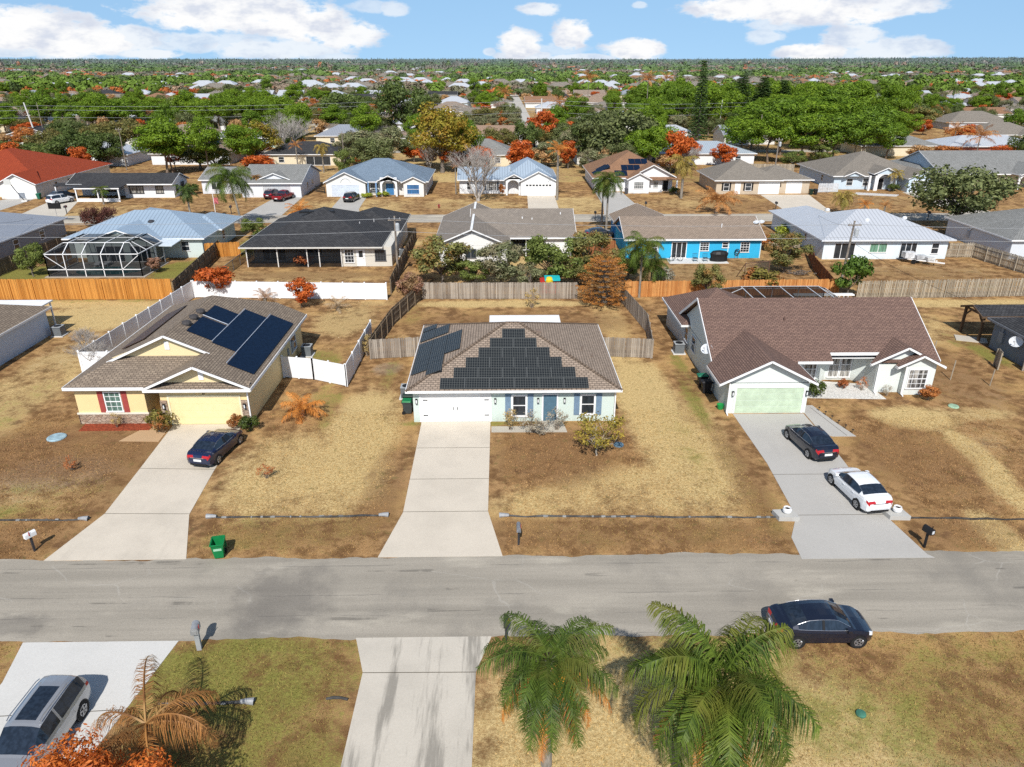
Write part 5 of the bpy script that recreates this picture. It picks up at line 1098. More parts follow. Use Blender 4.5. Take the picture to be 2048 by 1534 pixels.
m = MB(); m.prism([(42.2,63.3),(44.6,62.4),(45.2,63.6),(42.8,64.7)], 0, .08); tag(m.build('patio_slab', concrete((.55,.5,.42), .3), origin=(43.5,63.5,0)), kind='structure')

# ------------------------------------------------------------------ row behind the back fences (seen from behind)
def simple(name, label, x0, x1, y0, y1, wallmat, roofmat, ze=2.6, p=.4, oh=.45, style='hip', extra=(), fascia=None):
    r = empty(name, ((x0+x1)/2, (y0+y1)/2, 0), label, 'house'); m, rm, fm, wm = MB(), MB(), MB(), MB()
    m.box(x0, x1, y0, y1, 0, ze-.12)
    if style == 'hip': hip(rm, fm, x0-oh, x1+oh, y0-oh, y1+oh, ze, p)
    else: gable(rm, fm, m, x0-oh, x1+oh, y0-oh, y1+oh, ze, p, style, oh)
    for e in extra: e(m, rm, fm)
    m.build('wall', wallmat, r); rm.build('roof', roofmat, r); fm.build('fascia', fascia or WHITE, r)
    return r
# grey sided house, far side
h = simple('grey_sided_house', 'grey sided house with a grey ribbed metal roof behind the dark side fence', -77, -64.1, 88, 109.5, siding((.27,.275,.29)), MT_GREY, 2.6, .33)
for y in (91, 97, 103): win(h, 'R', -64.1, y, y+1.2, .8, 2.1, 'rail')
# pool house
ph_ = empty('pool_house', (-48, 100, 0), 'pale house with a hipped blue grey ribbed metal roof behind the pool cage', 'house'); w_ = stucco((.55,.63,.61), .1); m, rm, fm = MB(), MB(), MB()
m.box(-56.2,-38.9,95.9,108.5,0,2.5); hip(rm, fm, -56.7, -38.4, 95.4, 109, 2.62, .36); hip(rm, fm, -55, -46.5, 99.0, 113, 2.625, .38); 
cross_gable(rm, fm, m, -53.2, -43.6, 93.2, 2.6, .34, 95.4, 2.62, .36, .3); m.box(-52.9,-43.9,93.5,95.89,0,2.5)
hip(rm, fm, -44.5, -38.0, 101.0, 110, 2.63, .4)
m.build('wall', w_, ph_); rm.build('roof', MT_BLUE, ph_); fm.build('fascia', WHITE, ph_); win(ph_, 'F', 95.9, -41.7, -40.6, .9, 2.15, 'rail'); win(ph_, 'R', -38.9, 103, 104.3, .8, 2.1, 'rail')
win(ph_, 'F', 93.5, -51.5, -48.0, .1, 2.15, 'door3'); win(ph_, 'F', 93.5, -47.2, -44.6, .1, 2.15, 'slide')
m = MB(); m.slab([(-43.6,92.0,2.5),(-41.2,92.0,2.45),(-41.2,96.0,2.62),(-43.6,96.0,2.66)], .08); m.build('patio_roof', plain((.62,.68,.72), .4), ph_)
m = MB(); m.lathe((-46.6,99.4,3.95),[(.45,0),(.42,.2),(.2,.3),(.02,.32)],12); m.build('roof_vent', plain((.05,.05,.055), .5), ph_)
# pool cage
pc = empty('pool_cage', (-48.5, 90, 0), 'screened pool enclosure with white frame on a stone deck', 'pool enclosure'); m, s_ = MB(), MB()
bx0, bx1, by0, by1, zt = -54.0, -42.9, 86.6, 93.2, 2.75
xs_ = [bx0+(bx1-bx0)*k/5 for k in range(6)]; fr_ = lambda p, q, t=.09: m.bar(p, q, t)
for x in xs_: fr_((x,by0,0),(x,by0,zt)); fr_((x,by0,zt),(min(max(x,bx0+1.6),bx1-1.6),by0+1.7,zt+1.0)); fr_((min(max(x,bx0+1.6),bx1-1.6),by0+1.7,zt+1.0),(min(max(x,bx0+1.6),bx1-1.6),by1,zt+1.0))
for y in (by0, by0+2.2, by0+4.4, by1): fr_((bx0,y,0),(bx0,y,zt)); fr_((bx1,y,0),(bx1,y,zt)); fr_((bx0,y,zt),(bx0+1.6,max(y,by0+1.7),zt+1.0)); fr_((bx1,y,zt),(bx1-1.6,max(y,by0+1.7),zt+1.0))
for zz in (.9, zt): fr_((bx0,by0,zz),(bx1,by0,zz)); fr_((bx0,by0,zz),(bx0,by1,zz)); fr_((bx1,by0,zz),(bx1,by1,zz))
fr_((bx0+1.6,by0+1.7,zt+1),(bx1-1.6,by0+1.7,zt+1)); fr_((bx0+1.6,by0+1.7,zt+1),(bx0+1.6,by1,zt+1)); fr_((bx1-1.6,by0+1.7,zt+1),(bx1-1.6,by1,zt+1)); fr_((bx0+1.6,by0+4.4,zt+1),(bx1-1.6,by0+4.4,zt+1))
fr_((bx0,by0,zt-.1),(xs_[1],by0,.9),.06); fr_((bx1,by0,zt-.1),(xs_[4],by0,.9),.06)
m.build('frame', WHITE, pc)
i_ = .02
s_.poly([(bx0,by0+i_,0),(bx1,by0+i_,0),(bx1,by0+i_,zt),(bx0,by0+i_,zt)]); s_.poly([(bx0+i_,by0,0),(bx0+i_,by1,0),(bx0+i_,by1,zt),(bx0+i_,by0,zt)]); s_.poly([(bx1-i_,by0,0),(bx1-i_,by1,0),(bx1-i_,by1,zt),(bx1-i_,by0,zt)])
s_.poly([(bx0,by0,zt),(bx1,by0,zt),(bx1-1.6,by0+1.7,zt+1),(bx0+1.6,by0+1.7,zt+1)]); s_.poly([(bx0,by0,zt),(bx0+1.6,by0+1.7,zt+1),(bx0+1.6,by1,zt+1),(bx0,by1,zt)]); s_.poly([(bx1,by0,zt),(bx1-1.6,by0+1.7,zt+1),(bx1-1.6,by1,zt+1),(bx1,by1,zt)]); s_.poly([(bx0+1.6,by0+1.7,zt+1),(bx1-1.6,by0+1.7,zt+1),(bx1-1.6,by1,zt+1),(bx0+1.6,by1,zt+1)])
s_.build('screen', SCREEN, pc)
m = MB(); m.prism([(bx0-.4,by0-.3),(bx1+.4,by0-.3),(bx1+.4,by1+.2),(bx0-.4,by1+.2)], -.02, .06); tag(m.build('pool_deck', concrete((.40,.36,.31), .4)), kind='structure')
m = MB(); m.prism([(-48.7+3.9*math.cos(t)+.6*math.cos(2*t), 89.2+1.9*math.sin(t)*(1+.15*math.cos(t)), ) for t in [k*math.pi/16 for k in range(32)]], .03, .075); g = G('pool_water'); tag(m.build('pool_water', g.fin((.015,.15,.145), .05, Specular_IOR_Level=.5)), kind='structure')
for k, (x, y, rz) in enumerate(((-50.8,92.0,.3),(-49.6,92.2,.1))):
    l = empty('lounge_chair', (x, y, .06), 'white reclining chair inside the pool cage, '+('nearer the corner' if k == 0 else 'nearer the patio doors'), 'chair', 'chairs by the pool', rz); m = MB(); m.box(-.3,.3,-1.2,.3,.3,.36); o = m.build('seat', WHITE, None); o.parent = l
    m = MB(); m.bar((0,.3,.33),(0,.9,.85),.6,.05,(1,0,0)); o = m.build('backrest', WHITE, None); o.parent = l; 
    for sx in (-.26,.26):
        for sy in (-1.1,.25): m = MB(); m.box(sx-.025,sx+.025,sy-.025,sy+.025,0,.3); o = m.build('leg', WHITE, None); o.parent = l
# dark roofed house
dh = empty('dark_roofed_house', (-23, 99, 0), 'cream sided house with a charcoal hip roof and a long screened porch', 'house'); m, rm, fm = MB(), MB(), MB(); cream = siding((.60,.57,.50), .16)
m.box(-19.8,-13.6,91.0,108,0,2.5); m.box(-31.6,-19.8,93.6,108,0,2.5); m.box(-13.6,-12.6,100,112,0,2.5) if False else None
hip(rm, fm, -32.3, -14.6, 90.2, 108.5, 2.62, .37); hip(rm, fm, -22.5, -13.4, 99.5, 111.5, 2.625, .42); hip(rm, fm, -31.6, -25, 101, 112, 2.63, .42)
m.build('wall', cream, dh); rm.build('roof', SH_CHAR, dh); fm.build('fascia', plain((.62,.60,.55), .5), dh)
m = MB(); 
for x in (-31.6,-27.8,-24.1,-22.6,-19.85): m.box(x-.06,x+.06,90.75,90.87,0,2.45)
m.box(-31.6,-19.8,90.76,90.86,2.3,2.44); m.build('porch_frame', plain((.66,.64,.6), .5), dh)
m = MB(); m.poly([(-31.6,90.8,0),(-19.8,90.8,0),(-19.8,90.8,2.4),(-31.6,90.8,2.4)]); m.poly([(-31.6,90.8,0),(-31.6,93.6,0),(-31.6,93.6,2.4),(-31.6,90.8,2.4)]); m.build('porch_screen', SCREEN, dh)
win(dh, 'F', 91.0, -19.5, -18.3, .5, 2.2, 'grid'); door(dh, 'F', 91.0, -17.9, -17.0, 2.1, WHITE, lite=True); win(dh, 'F', 91.0, -15.9+.2, -14.3, .7, 2.1, 'grid', plain((.10,.10,.11), .5)); win(dh, 'F', 93.6, -30.5, -27.5, .1, 2.1, 'door3'); win(dh, 'F', 93.6, -25, -22.8, .8, 2.1, 'slide')
for x, y in ((-25.5,98.2),(-22.8,98.4)): m = MB(); m.box(x-.9,x+.9,y-.25,y+.25,5.35,5.58); m.build('ridge_vent', BLK, dh)
for x, y, zz in ((-18.5,97.5,4.0),(-17.2,101.0,3.7)): m = MB(); m.tube([(x,y,zz-.5),(x,y,zz+.3)], .06); m.build('vent_pipe', plain((.5,.5,.5), .5), dh)
# white walled house with the old tan roof
th = empty('white_gabled_house', (0, 99, 0), 'white house with an old stained tan roof and a white gable end facing the trees', 'house'); m, rm, fm = MB(), MB(), MB()
gable(rm, fm, m, -8.4, 1.3, 90.9, 110, 2.6, .42, 'y', .45); m.box(-7.95,.85,91.35,109.5,0,2.5)
gable(rm, fm, m, -4, 10.0, 95.2, 108.6, 2.62, .38, 'x', .45); m.box(.85,9.55,98.2,108.1,0,2.5); m.box(6.0,9.55,95.7,98.2,0,2.5)
m.build('wall', stucco((.74,.74,.71), .1), th); rm.build('roof', SH_OLDTAN, th); fm.build('fascia', WHITE, th)
m = MB(); m.bar((-3.55,90.9,4.66),(-3.55,110,4.66),.3,.05); m.build('ridge_flashing', WHITE, th)
m = MB(); 
for x in (.95,3.4,5.9): m.box(x-.06,x+.06,95.8,95.9,0,2.4)
m.box(.9,5.95,95.82,95.88,.8,.9); m.box(.9,5.95,95.82,95.88,2.3,2.44); m.build('porch_frame', WHITE, th); m = MB(); m.poly([(.9,95.86,0),(5.95,95.86,0),(5.95,95.86,2.4),(.9,95.86,2.4)]); m.build('porch_screen', SCREEN, th)
win(th, 'F', 91.35, -4.4, -3.0, .9, 2.1, 'slide', plain((.2,.2,.2), .5)); win(th, 'F', 98.2, 1.6, 4.6, .1, 2.1, 'door3')
for x, y, zz in ((3.0,99.5,4.0),(4.3,99.3,3.9),(8.2,100.5,4.4)): m = MB(); m.tube([(x,y,zz-.4),(x,y,zz+.5)], .07); m.build('vent_pipe', WHITE, th)
# blue house
uh = empty('blue_house', (25, 99, 0), 'bright turquoise blue house with a brown shingle gable roof', 'house'); m, rm, fm, wm = MB(), MB(), MB(), MB(); blue = stucco((.035,.40,.66), .12); blue2 = stucco((.02,.22,.52), .1)
gable(rm, fm, wm, 16.0, 34.4, 93.9, 104.3, 2.62, .38, 'x', .4); m.box(16.4,34.0,94.4,103.8,0,2.5); wm.box(16.6,24.0,103.81,110,0,2.5); gable(rm, fm, wm, 16.3, 24.4, 99, 111, 2.63, .4, 'y', .4, (0, 1))
m.build('wall', blue, uh); wm.build('gable_wall', blue2, uh); rm.build('roof', SH_TAN, uh); fm.build('fascia', WHITE, uh)
m = MB()
for x in (20.6,26.0,29.7,33.95): m.box(x-.06,x+.06,94.33,94.399,0,2.45)
m.build('corner_trim', plain((.55,.72,.78), .5), uh)
win(uh, 'F', 94.4, 19.0, 20.5, .75, 2.15, 'grid'); win(uh, 'F', 94.4, 22.3, 24.3, .08, 2.2, 'door3', None, GLS, .09); win(uh, 'F', 94.4, 26.0, 27.2, 1.0, 2.15, 'grid'); win(uh, 'F', 94.4, 28.9, 29.8, 1.4, 2.15, 'rail'); win(uh, 'F', 94.4, 31.3, 32.5, .8, 2.15, 'grid')
m = MB(); m.tube([(29.2,96.5,3.4),(29.2,96.5,4.1)], .06); m.build('vent_pipe', WHITE, uh)
m = MB(); m.box(21.6,29.2,91.6,94.38,-.02,.05); tag(m.build('patio_slab', concrete((.66,.65,.62), .15), origin=(25,93,0)), kind='structure')
for k, x in enumerate((34.0, 34.75)): dish('satellite_dish', 'white dish at the gable corner of the blue house, '+('the inner of the pair' if k == 0 else 'the outer of the pair'), x, 97.3+k*.2, 4.1, .42, (-.3,-.3,.8), (33.7,97.4,3.6), 'dishes on the blue house')
# white metal roofed house
wh = empty('white_metal_roofed_house', (50, 99, 0), 'white walled house with a pale ribbed metal hip roof above the junk strewn yard', 'house'); m, rm, fm = MB(), MB(), MB()
m.box(41.9,58.1,93.6,107,0,2.5); hip(rm, fm, 41.3, 58.7, 93.0, 107.6, 2.62, .36); hip(rm, fm, 41.31, 49.5, 99, 113.5, 2.625, .36); m.box(41.9,49,107,113,0,2.5)
m.build('wall', stucco((.66,.74,.78), .08), wh); rm.build('roof', MT_WHITE, wh); fm.build('fascia', plain((.7,.72,.74), .5), wh)
win(wh, 'F', 93.6, 43.3, 46.0, .08, 2.15, 'door3'); win(wh, 'F', 93.6, 47.9, 50.2, .9, 2.1, 'slide', None, glass((.10,.20,.14), .08)); win(wh, 'F', 93.6, 51.9, 54.1, .08, 2.15, 'door3'); win(wh, 'F', 93.6, 56.0, 57.0, .7, 2.1, 'rail'); win(wh, 'L', 41.9, 99.3, 100.1, 1.2, 2.1, 'rail')
for x, y, zz in ((48.9,97.6,4.35),(54.2,98.2,4.5),(46.3,104.2,4.5)): m = MB(); m.lathe((x,y,zz-.2),[(.3,0),(.3,.2),(.2,.32),(.02,.36)],10); m.build('roof_vent', plain((.72,.73,.74), .5), wh)
# pale corner house
h = simple('pale_corner_house', 'pale house with a grey hip roof beyond the grey picket fence', 66.2, 80, 93.2, 108, stucco((.60,.64,.68), .12), SH_GREY, 2.6, .36)
m = MB(); m.box(66.05,66.2,102.2,102.8,.8,1.7); m.tube([(66.1,102.4,1.7),(66.1,101.6,2.4)], .04); m.build('meter_box', plain((.4,.42,.45), .5), h); win(h, 'F', 93.2, 69.5, 71, .8, 2.1, 'rail')
# ------------------------------------------------------------------ houses across the second road
OFFW = stucco((.72,.71,.67), .1); WHT = stucco((.74,.75,.75), .08); CREAM = stucco((.68,.60,.44), .12); TANW = stucco((.52,.43,.32), .12); BLUEW = stucco((.52,.62,.70), .1); GREYWALL = stucco((.42,.42,.40), .12)
def arch_wall(r, x0, x1, y, ztop, spring, mat, thick=.3):
    m = MB(); n = 10; c = (x0+x1)/2; rr = (x1-x0)/2; w = .35
    m.box(x0-w, x0, y, y+thick, 0, ztop); m.box(x1, x1+w, y, y+thick, 0, ztop)
    for k in range(n):
        a, b = math.pi*k/n, math.pi*(k+1)/n; p, q = (c-rr*math.cos(a), spring+rr*.8*math.sin(a)), (c-rr*math.cos(b), spring+rr*.8*math.sin(b))
        m.add([(p[0],y,p[1]),(q[0],y,q[1]),(q[0],y,ztop),(p[0],y,ztop),(p[0],y+thick,p[1]),(q[0],y+thick,q[1]),(q[0],y+thick,ztop),(p[0],y+thick,ztop)], [(0,1,2,3),(7,6,5,4),(0,4,5,1),(3,2,6,7)])
    return m.build('entry_arch', mat, r)
r = empty('red_roofed_house', (-98, 155, 0), 'white house with a bright orange red shingle roof', 'house'); m, rm, fm = MB(), MB(), MB()
m.box(-112,-86.6,143.5,170,0,2.6); hip(rm, fm, -112.5, -86.1, 143, 171, 2.7, .36); cross_gable(rm, fm, m, -93.5, -86.0, 140.9, 2.7, .5, 143, 2.7, .36, .4); m.box(-93.1,-86.4,141.3,143.5,0,2.6)
m.build('wall', OFFW, r); rm.build('roof', SH_RED, r); fm.build('fascia', WHITE, r); garage(r, 'F', 141.3, -92.2, -87.4, 2.15, WHITE, cols=0); win(r, 'R', -86.6, 148, 149, 1, 2.1); win(r, 'R', -86.6, 152.5, 154, .9, 2.1)
r = empty('porch_house', (-70, 145, 0), 'low white house with a long dark grey roof, black trimmed windows and a corner porch', 'house'); m, rm, fm = MB(), MB(), MB(); BT = plain((.035,.037,.04), .5); s1 = siding((.74,.75,.76), .2, .08)
gable(rm, fm, m, -80.5, -60.9, 141.0, 149.2, 2.7, .36, 'x', .4, (0, 1)); m.box(-70.5,-61.3,142.2,148.8,0,2.6); m.box(-80,-70.5,145.0,148.8,0,2.6); rm.slab([(-77.5,137.8,2.45),(-69.3,137.8,2.45),(-69.3,141.4,2.75),(-77.5,141.4,2.75)], .14); fm.box(-77.5,-69.3,137.76,137.8,2.28,2.47); rm.slab([(-82.5,140.2,2.55),(-77.5,140.2,2.55),(-77.5,142,2.8),(-82.5,142,2.8)], .12)
m.build('wall', s1, r); rm.build('roof', SH_CHAR, r); fm.build('fascia', WHITE, r)
m = MB()
for x, y in ((-77.3,138.0),(-73.4,138.0),(-69.6,138.0),(-82.2,140.4)): m.box(x-.1,x+.1,y-.1,y+.1,0,2.4)
m.box(-77.3,-69.5,137.95,138.05,0,.6); m.build('porch_post', WHITE, r)
win(r, 'F', 142.2, -69.6, -66.9, .8, 2.2, 'slide', BT, GLC, .12); win(r, 'F', 142.2, -64.7, -63.2, .8, 2.2, 'rail', BT, GLC, .12); win(r, 'R', -61.3, 143.2, 144.2, .7, 2.2, 'rail', BT); win(r, 'R', -61.3, 145.6, 147.2, 1.2, 2.4, 'slide', BT); win(r, 'F', 145.0, -76, -73.5, .7, 2.1, 'slide', BT)
r = empty('grey_gabled_house', (-47, 150, 0), 'grey shingled house with a white gabled garage beside the pickup', 'house'); m, rm, fm = MB(), MB(), MB()
gable(rm, fm, m, -49, -37.1, 141.7, 158.6, 2.7, .28, 'x', .4, (0, 1)); gable(rm, fm, m, -58, -46, 146.0, 158, 2.71, .28, 'x', .4, (1, 0)); m.box(-48.6,-37.5,142.2,158.2,0,2.6); m.box(-57.6,-48.6,146.5,157.6,0,2.6); cross_gable(rm, fm, m, -45.8, -39.6, 143.2, 3.15, .38, 141.7, 2.7, .28, .35)
m.build('wall', stucco((.68,.70,.73), .1), r); rm.build('roof', SH_GREY, r); fm.build('fascia', WHITE, r); garage(r, 'F', 142.2, -44.6, -39.4, 2.15, plain((.52,.53,.54), .5), cols=0); win(r, 'R', -37.5, 147, 148, .9, 2.1); win(r, 'R', -37.5, 151, 152, .9, 2.1); win(r, 'F', 146.5, -55.8, -53.8, .8, 2.1, 'slide')
m = MB(); m.box(-51.6,-50.8,149.2,150.2,3.72,3.9); m.build('skylight', GLS, r)
r = empty('arched_blue_roofed_house', (-23, 151, 0), 'white house with a broad blue grey hip roof and arched blue entries', 'house'); m, rm, fm = MB(), MB(), MB()
m.box(-32.6,-14.1,144.4,159.6,0,2.6); hip(rm, fm, -33.2, -13.5, 143.2, 160.2, 2.7, .39)
for x0, x1, y0 in ((-33.2,-25.0,142.2),(-23.2,-18.9,142.4),(-18.6,-14.0,142.0)): cross_gable(rm, fm, m, x0, x1, y0, 2.7 if x0 != -23.2 else 2.95, .46, 143.2, 2.7, .39, .4); (m.box(x0+.4,x1-.4,y0+.4,144.4,0,2.6) if x0 != -23.2 else None)
m.build('wall', OFFW, r); rm.build('roof', SH_BLUEGR, r); fm.build('fascia', WHITE, r); garage(r, 'F', 142.6, -31.8, -26.6, 2.2, plain((.56,.62,.70), .5), cols=8)
arch_wall(r, -22.3, -19.8, 142.8, 3.5, 2.0, WHT); door(r, 'F', 144.4, -21.8, -20.3, 2.2, plain((.06,.20,.42), .4)); win(r, 'F', 142.4, -17.6, -15.2, .5, 2.3, 'rail', None, glass((.03,.10,.22), .1)); win(r, 'F', 144.4, -24.7, -23.2, .4, 2.2, 'grid'); win(r, 'R', -14.1, 147, 148.5, .9, 2.1)
m = MB(); [m.tube([(x,142.7,0),(x,142.7,2.6)], .16, 10) for x in (-24.9,-23.4)]; m.build('porch_column', plain((.20,.34,.55), .5), r)
m = MB(); m.lathe((-29.1,142.57,2.55),[(.75,0),(.75,.03)],16); o = None
m2 = MB(); n = 10
for k in range(n):
    a, b = math.pi*k/n, math.pi*(k+1)/n; m2.bar((-29.1-.9*math.cos(a),142.56,2.62+.75*math.sin(a)),(-29.1-.9*math.cos(b),142.56,2.62+.75*math.sin(b)),.06)
m2.build('arch_trim', plain((.35,.42,.50), .5), r)
r = empty('blue_metal_roofed_house', (3, 151, 0), 'white house with light blue metal roofs, an arched entry and a white garage', 'house'); m, rm, fm = MB(), MB(), MB()
gable(rm, fm, m, -8.2, 2, 145.2, 154.2, 2.7, .42, 'x', .4, (1, 0)); m.box(-7.8,1,145.9,153.8,0,2.6); m.box(.6,10.6,145.5,159,0,2.6); hip(rm, fm, 0, 11.2, 144.6, 160, 2.72, .56)
cross_gable(rm, fm, m, 3.6, 11.1, 142.9, 2.7, .5, 144.6, 2.72, .56, .4); m.box(4.0,10.7,143.3,145.5,0,2.6); cross_gable(rm, fm, m, .9, 4.5, 143.4, 3.1, .5, 144.6, 2.72, .56, .35)
m.build('wall', WHT, r); rm.build('roof', MT_LBLUE, r); fm.build('fascia', WHITE, r); garage(r, 'F', 143.3, 4.9, 9.9, 2.2, WHITE, cols=0, lites=True); arch_wall(r, 1.5, 3.6, 143.75, 3.3, 2.0, WHT); win(r, 'F', 145.9, -2.6, -.6, .6, 2.2, 'grid', None, GLC); win(r, 'F', 145.9, -6.4, -5.6, .8, 2.1)
shutters(r, 'F', 145.9, -2.6, -.6, .6, 2.2, plain((.12,.14,.16)), .35); door(r, 'F', 145.5, 2.0, 3.0, 2.1, plain((.7,.7,.7)))
r = empty('brown_solar_house', (26, 156, 0), 'white house with a rust brown hip roof carrying scattered black solar panels', 'house'); m, rm, fm = MB(), MB(), MB()
m.box(18.7,34.0,148.0,165.5,0,2.6); hip(rm, fm, 18.1, 34.6, 147.2, 166.2, 2.7, .5); cross_gable(rm, fm, m, 25.2, 34.5, 146.6, 2.9, .5, 147.2, 2.7, .5, .5); cross_gable(rm, fm, m, 24.6, 29.4, 145.2, 2.7, .5, 147.2, 2.7, .5, .4); m.box(25.0,29.0,145.6,148,0,2.6); rm.slab([(29.3,145.8,2.6),(34.8,145.8,2.6),(34.8,147.3,2.95),(29.3,147.3,2.95)], .12); m.box(29.0,31.8,146.9,148,0,2.5)
m.build('wall', WHT, r); rm.build('roof', SH_RUST, r); fm.build('fascia', WHITE, r); garage(r, 'F', 148.0, 19.4, 24.0, 2.15, WHITE, cols=0, lites=True); win(r, 'F', 145.6, 26.0, 27.9, .9, 2.2, 'grid', None, glass((.10,.11,.11), .1)); win(r, 'F', 146.9, 30.0, 31.0, .9, 2.1, 'grid', None, glass((.10,.11,.11), .1)); door(r, 'F', 148.0, 32.2, 33.2, 2.1, BLK)
m = MB(); m.box(34.3,34.6,145.9,146.2,0,2.5); m.build('porch_post', WHITE, r)
vv_ = Vector((0,1,.5)).normalized(); nn_ = Vector((0,-.5,1)).normalized()
for x, s, n in ((22.6,.6,2),(24.1,2.5,3),(25.8,4.6,3)):
    for i in range(n): m = MB(); plane_rect(m, Vector((x+i*1.25,147.25,2.7))+vv_*s, (1,0,0), vv_, nn_, 1.2, 1.75, .05, .12); m.build('solar_panel', PVB, r)
vl_ = Vector((1,0,.5)).normalized(); nl_ = Vector((-.5,0,1)).normalized()
for i in range(4): m = MB(); plane_rect(m, Vector((18.3,149.5+i*1.25,2.7))+vl_*(.4+(0 if i < 3 else 1)), (0,1,0), vl_, nl_, 1.2, 3.6 if i < 3 else 2.2, .05, .12); m.build('solar_panel', PVB, r)
r = empty('tan_hip_roofed_house', (50, 149, 0), 'tan house with a grey brown hip roof and a wide white double garage', 'house'); m, rm, fm = MB(), MB(), MB()
m.box(41.7,54,144.2,157.2,0,2.6); m.box(50.6,60.0,144.9,155,0,2.6); hip(rm, fm, 41.1, 54.4, 143.6, 157.8, 2.7, .46); hip(rm, fm, 49, 60.6, 144.3, 155.6, 2.69, .36)
m.build('wall', TANW, r); rm.build('roof', SH_TANGR, r); fm.build('fascia', WHITE, r); garage(r, 'F', 144.2, 50.0, 54.0-.2, 2.15, WHITE, cols=0); garage(r, 'F', 144.9, 55.6, 58.4, 2.15, WHITE, cols=0); win(r, 'F', 144.2, 43.1, 44.2, .7, 2.15); win(r, 'F', 144.2, 47.3, 48.5, .7, 2.15); shutters(r, 'F', 144.2, 43.1, 44.2, .7, 2.15, BLK, .3); shutters(r, 'F', 144.2, 47.3, 48.5, .7, 2.15, BLK, .3); door(r, 'F', 144.2, 45.4, 46.3, 2.1, WHITE)
r = empty('white_arched_house', (76, 158, 0), 'pale blue house with white arches, two small gables and a taupe hip roof', 'house'); m, rm, fm = MB(), MB(), MB()
m.box(66.8,85.2,149.7,168,0,2.6); hip(rm, fm, 66.2, 85.8, 149, 168.6, 2.7, .38); cross_gable(rm, fm, m, 68.2, 72.4, 148.5, 2.75, .42, 149, 2.7, .38, .35); cross_gable(rm, fm, m, 73.6, 78.8, 147.6, 3.3, .45, 149, 2.7, .38, .35); cross_gable(rm, fm, m, 79.4, 85.8, 145.4, 2.7, .45, 149, 2.7, .38, .4); m.box(79.8,85.4,145.8,149.7,0,2.6)
m.build('wall', BLUEW, r); rm.build('roof', SH_TANGR, r); fm.build('fascia', WHITE, r); win(r, 'F', 149.7, 69.3, 70.6, .8, 2.15); win(r, 'F', 149.7, 72.6, 74.0, .7, 2.15); arch_wall(r, 74.9, 77.4, 148.0, 3.4, 2.1, WHITE); door(r, 'F', 149.7, 75.6, 76.7, 2.2, BLK); garage(r, 'F', 145.8, 80.6, 84.8, 2.2, plain((.45,.46,.47), .5), cols=0); win(r, 'L', 66.8, 155, 156, 1, 2.1)
m = MB(); 
for x in (73.2,74.4,78.0): m.box(x-.18,x+.18,148.0,148.36,0,2.9)
m.build('porch_column', WHITE, r)
r = empty('long_grey_roofed_house', (101, 162, 0), 'yellow walled house with a long grey gable roof and white arch behind the oak', 'house'); m, rm, fm, wm = MB(), MB(), MB(), MB()
gable(rm, fm, wm, 89, 118, 151.5, 171, 2.7, .36, 'x', .5, (1, 0)); m.box(89.5,117,152.2,170.5,0,2.6); hip(rm, fm, 87, 96, 158, 172, 2.71, .3); cross_gable(rm, fm, m, 103.5, 112, 148.5, 2.9, .4, 151.5, 2.7, .36, .4)
m.build('wall', CREAM, r); wm.build('gable_wall', BLUEW, r); rm.build('roof', SH_GREY, r); fm.build('fascia', WHITE, r); arch_wall(r, 103.9, 107.0, 148.9, 3.0, 1.7, WHITE); arch_wall(r, 107.7, 111, 148.9, 3.0, 1.7, WHITE)

# ------------------------------------------------------------------ houses further back, each standing on its own lot
PLACED = []
def back_house(name, label, cx, yf, w, d, wallm, roofm, p=.4, style='hip', gar=None, group=None, simple_=False, wins=()):
    r = empty(name, (cx, yf+d/2, 0), label, 'house', group); PLACED.append((cx, yf+d/2)); m, rm, fm = MB(), MB(), MB(); x0, x1, y1 = cx-w/2, cx+w/2, yf+d
    m.box(x0, x1, yf, y1, 0, 2.6)
    if style == 'hip': hip(rm, fm, x0-.5, x1+.5, yf-.5, y1+.5, 2.7, p)
    elif style == 'gable': gable(rm, fm, m, x0-.5, x1+.5, yf-.5, y1+.5, 2.7, p, 'x', .5)
    else: gable(rm, fm, m, x0-.5, x1+.5, yf-.5, y1+.5, 2.7, p, 'y', .5)
    if gar is not None:
        g0 = cx+gar; cross_gable(rm, fm, m, g0-3.4, g0+3.4, yf-2.2, 2.7, .45, yf-.5, 2.7, p, .4); m.box(g0-3, g0+3, yf-1.8, yf, 0, 2.6)
    m.build('wall', wallm, r); rm.build('roof', roofm, r); fm.build('fascia', WHITE, r)
    if gar is not None: garage(r, 'F', yf-1.8, cx+gar-2.4, cx+gar+2.4, 2.15, WHITE, cols=0) if not simple_ else None
    for k, a in enumerate(wins): win(r, 'F', yf, cx+a-.7, cx+a+.7, .8, 2.1)
    return r
b = back_house('dark_hip_roofed_house', 'cream house with a charcoal hip roof and white porch doors behind the blue roofed house', -48.5, 188, 19, 12, CREAM, SH_CHAR, .38, wins=(-5,)); win(b, 'F', 188, -47.5, -41.5, .1, 2.2, 'door3')
b = back_house('solar_strip_house', 'tan roofed house with stepped black solar strips behind the pine', -76.5, 190, 19, 15, WHT, shingle((.42,.30,.22), (.34,.25,.19), .2), .42, wins=(-4, 4))
v_ = Vector((0,1,.42)).normalized(); n_ = Vector((0,-.42,1)).normalized()
for x, s, n in ((-84,.8,6),(-73,.6,4),(-82,4.3,9)):
    for i in range(n): m = MB(); plane_rect(m, Vector((x+i*1.3,189.5,2.7))+v_*s, (1,0,0), v_, n_, 1.15, 2.9 if x < -80 else 1.8, .05, .12); m.build('solar_panel', PVB, b)
back_house('white_metal_roofed_house', 'white house with a plain white ribbed roof behind the porch house', -101, 188, 20, 13, WHT, MT_WHITE, .34, wins=(3,))
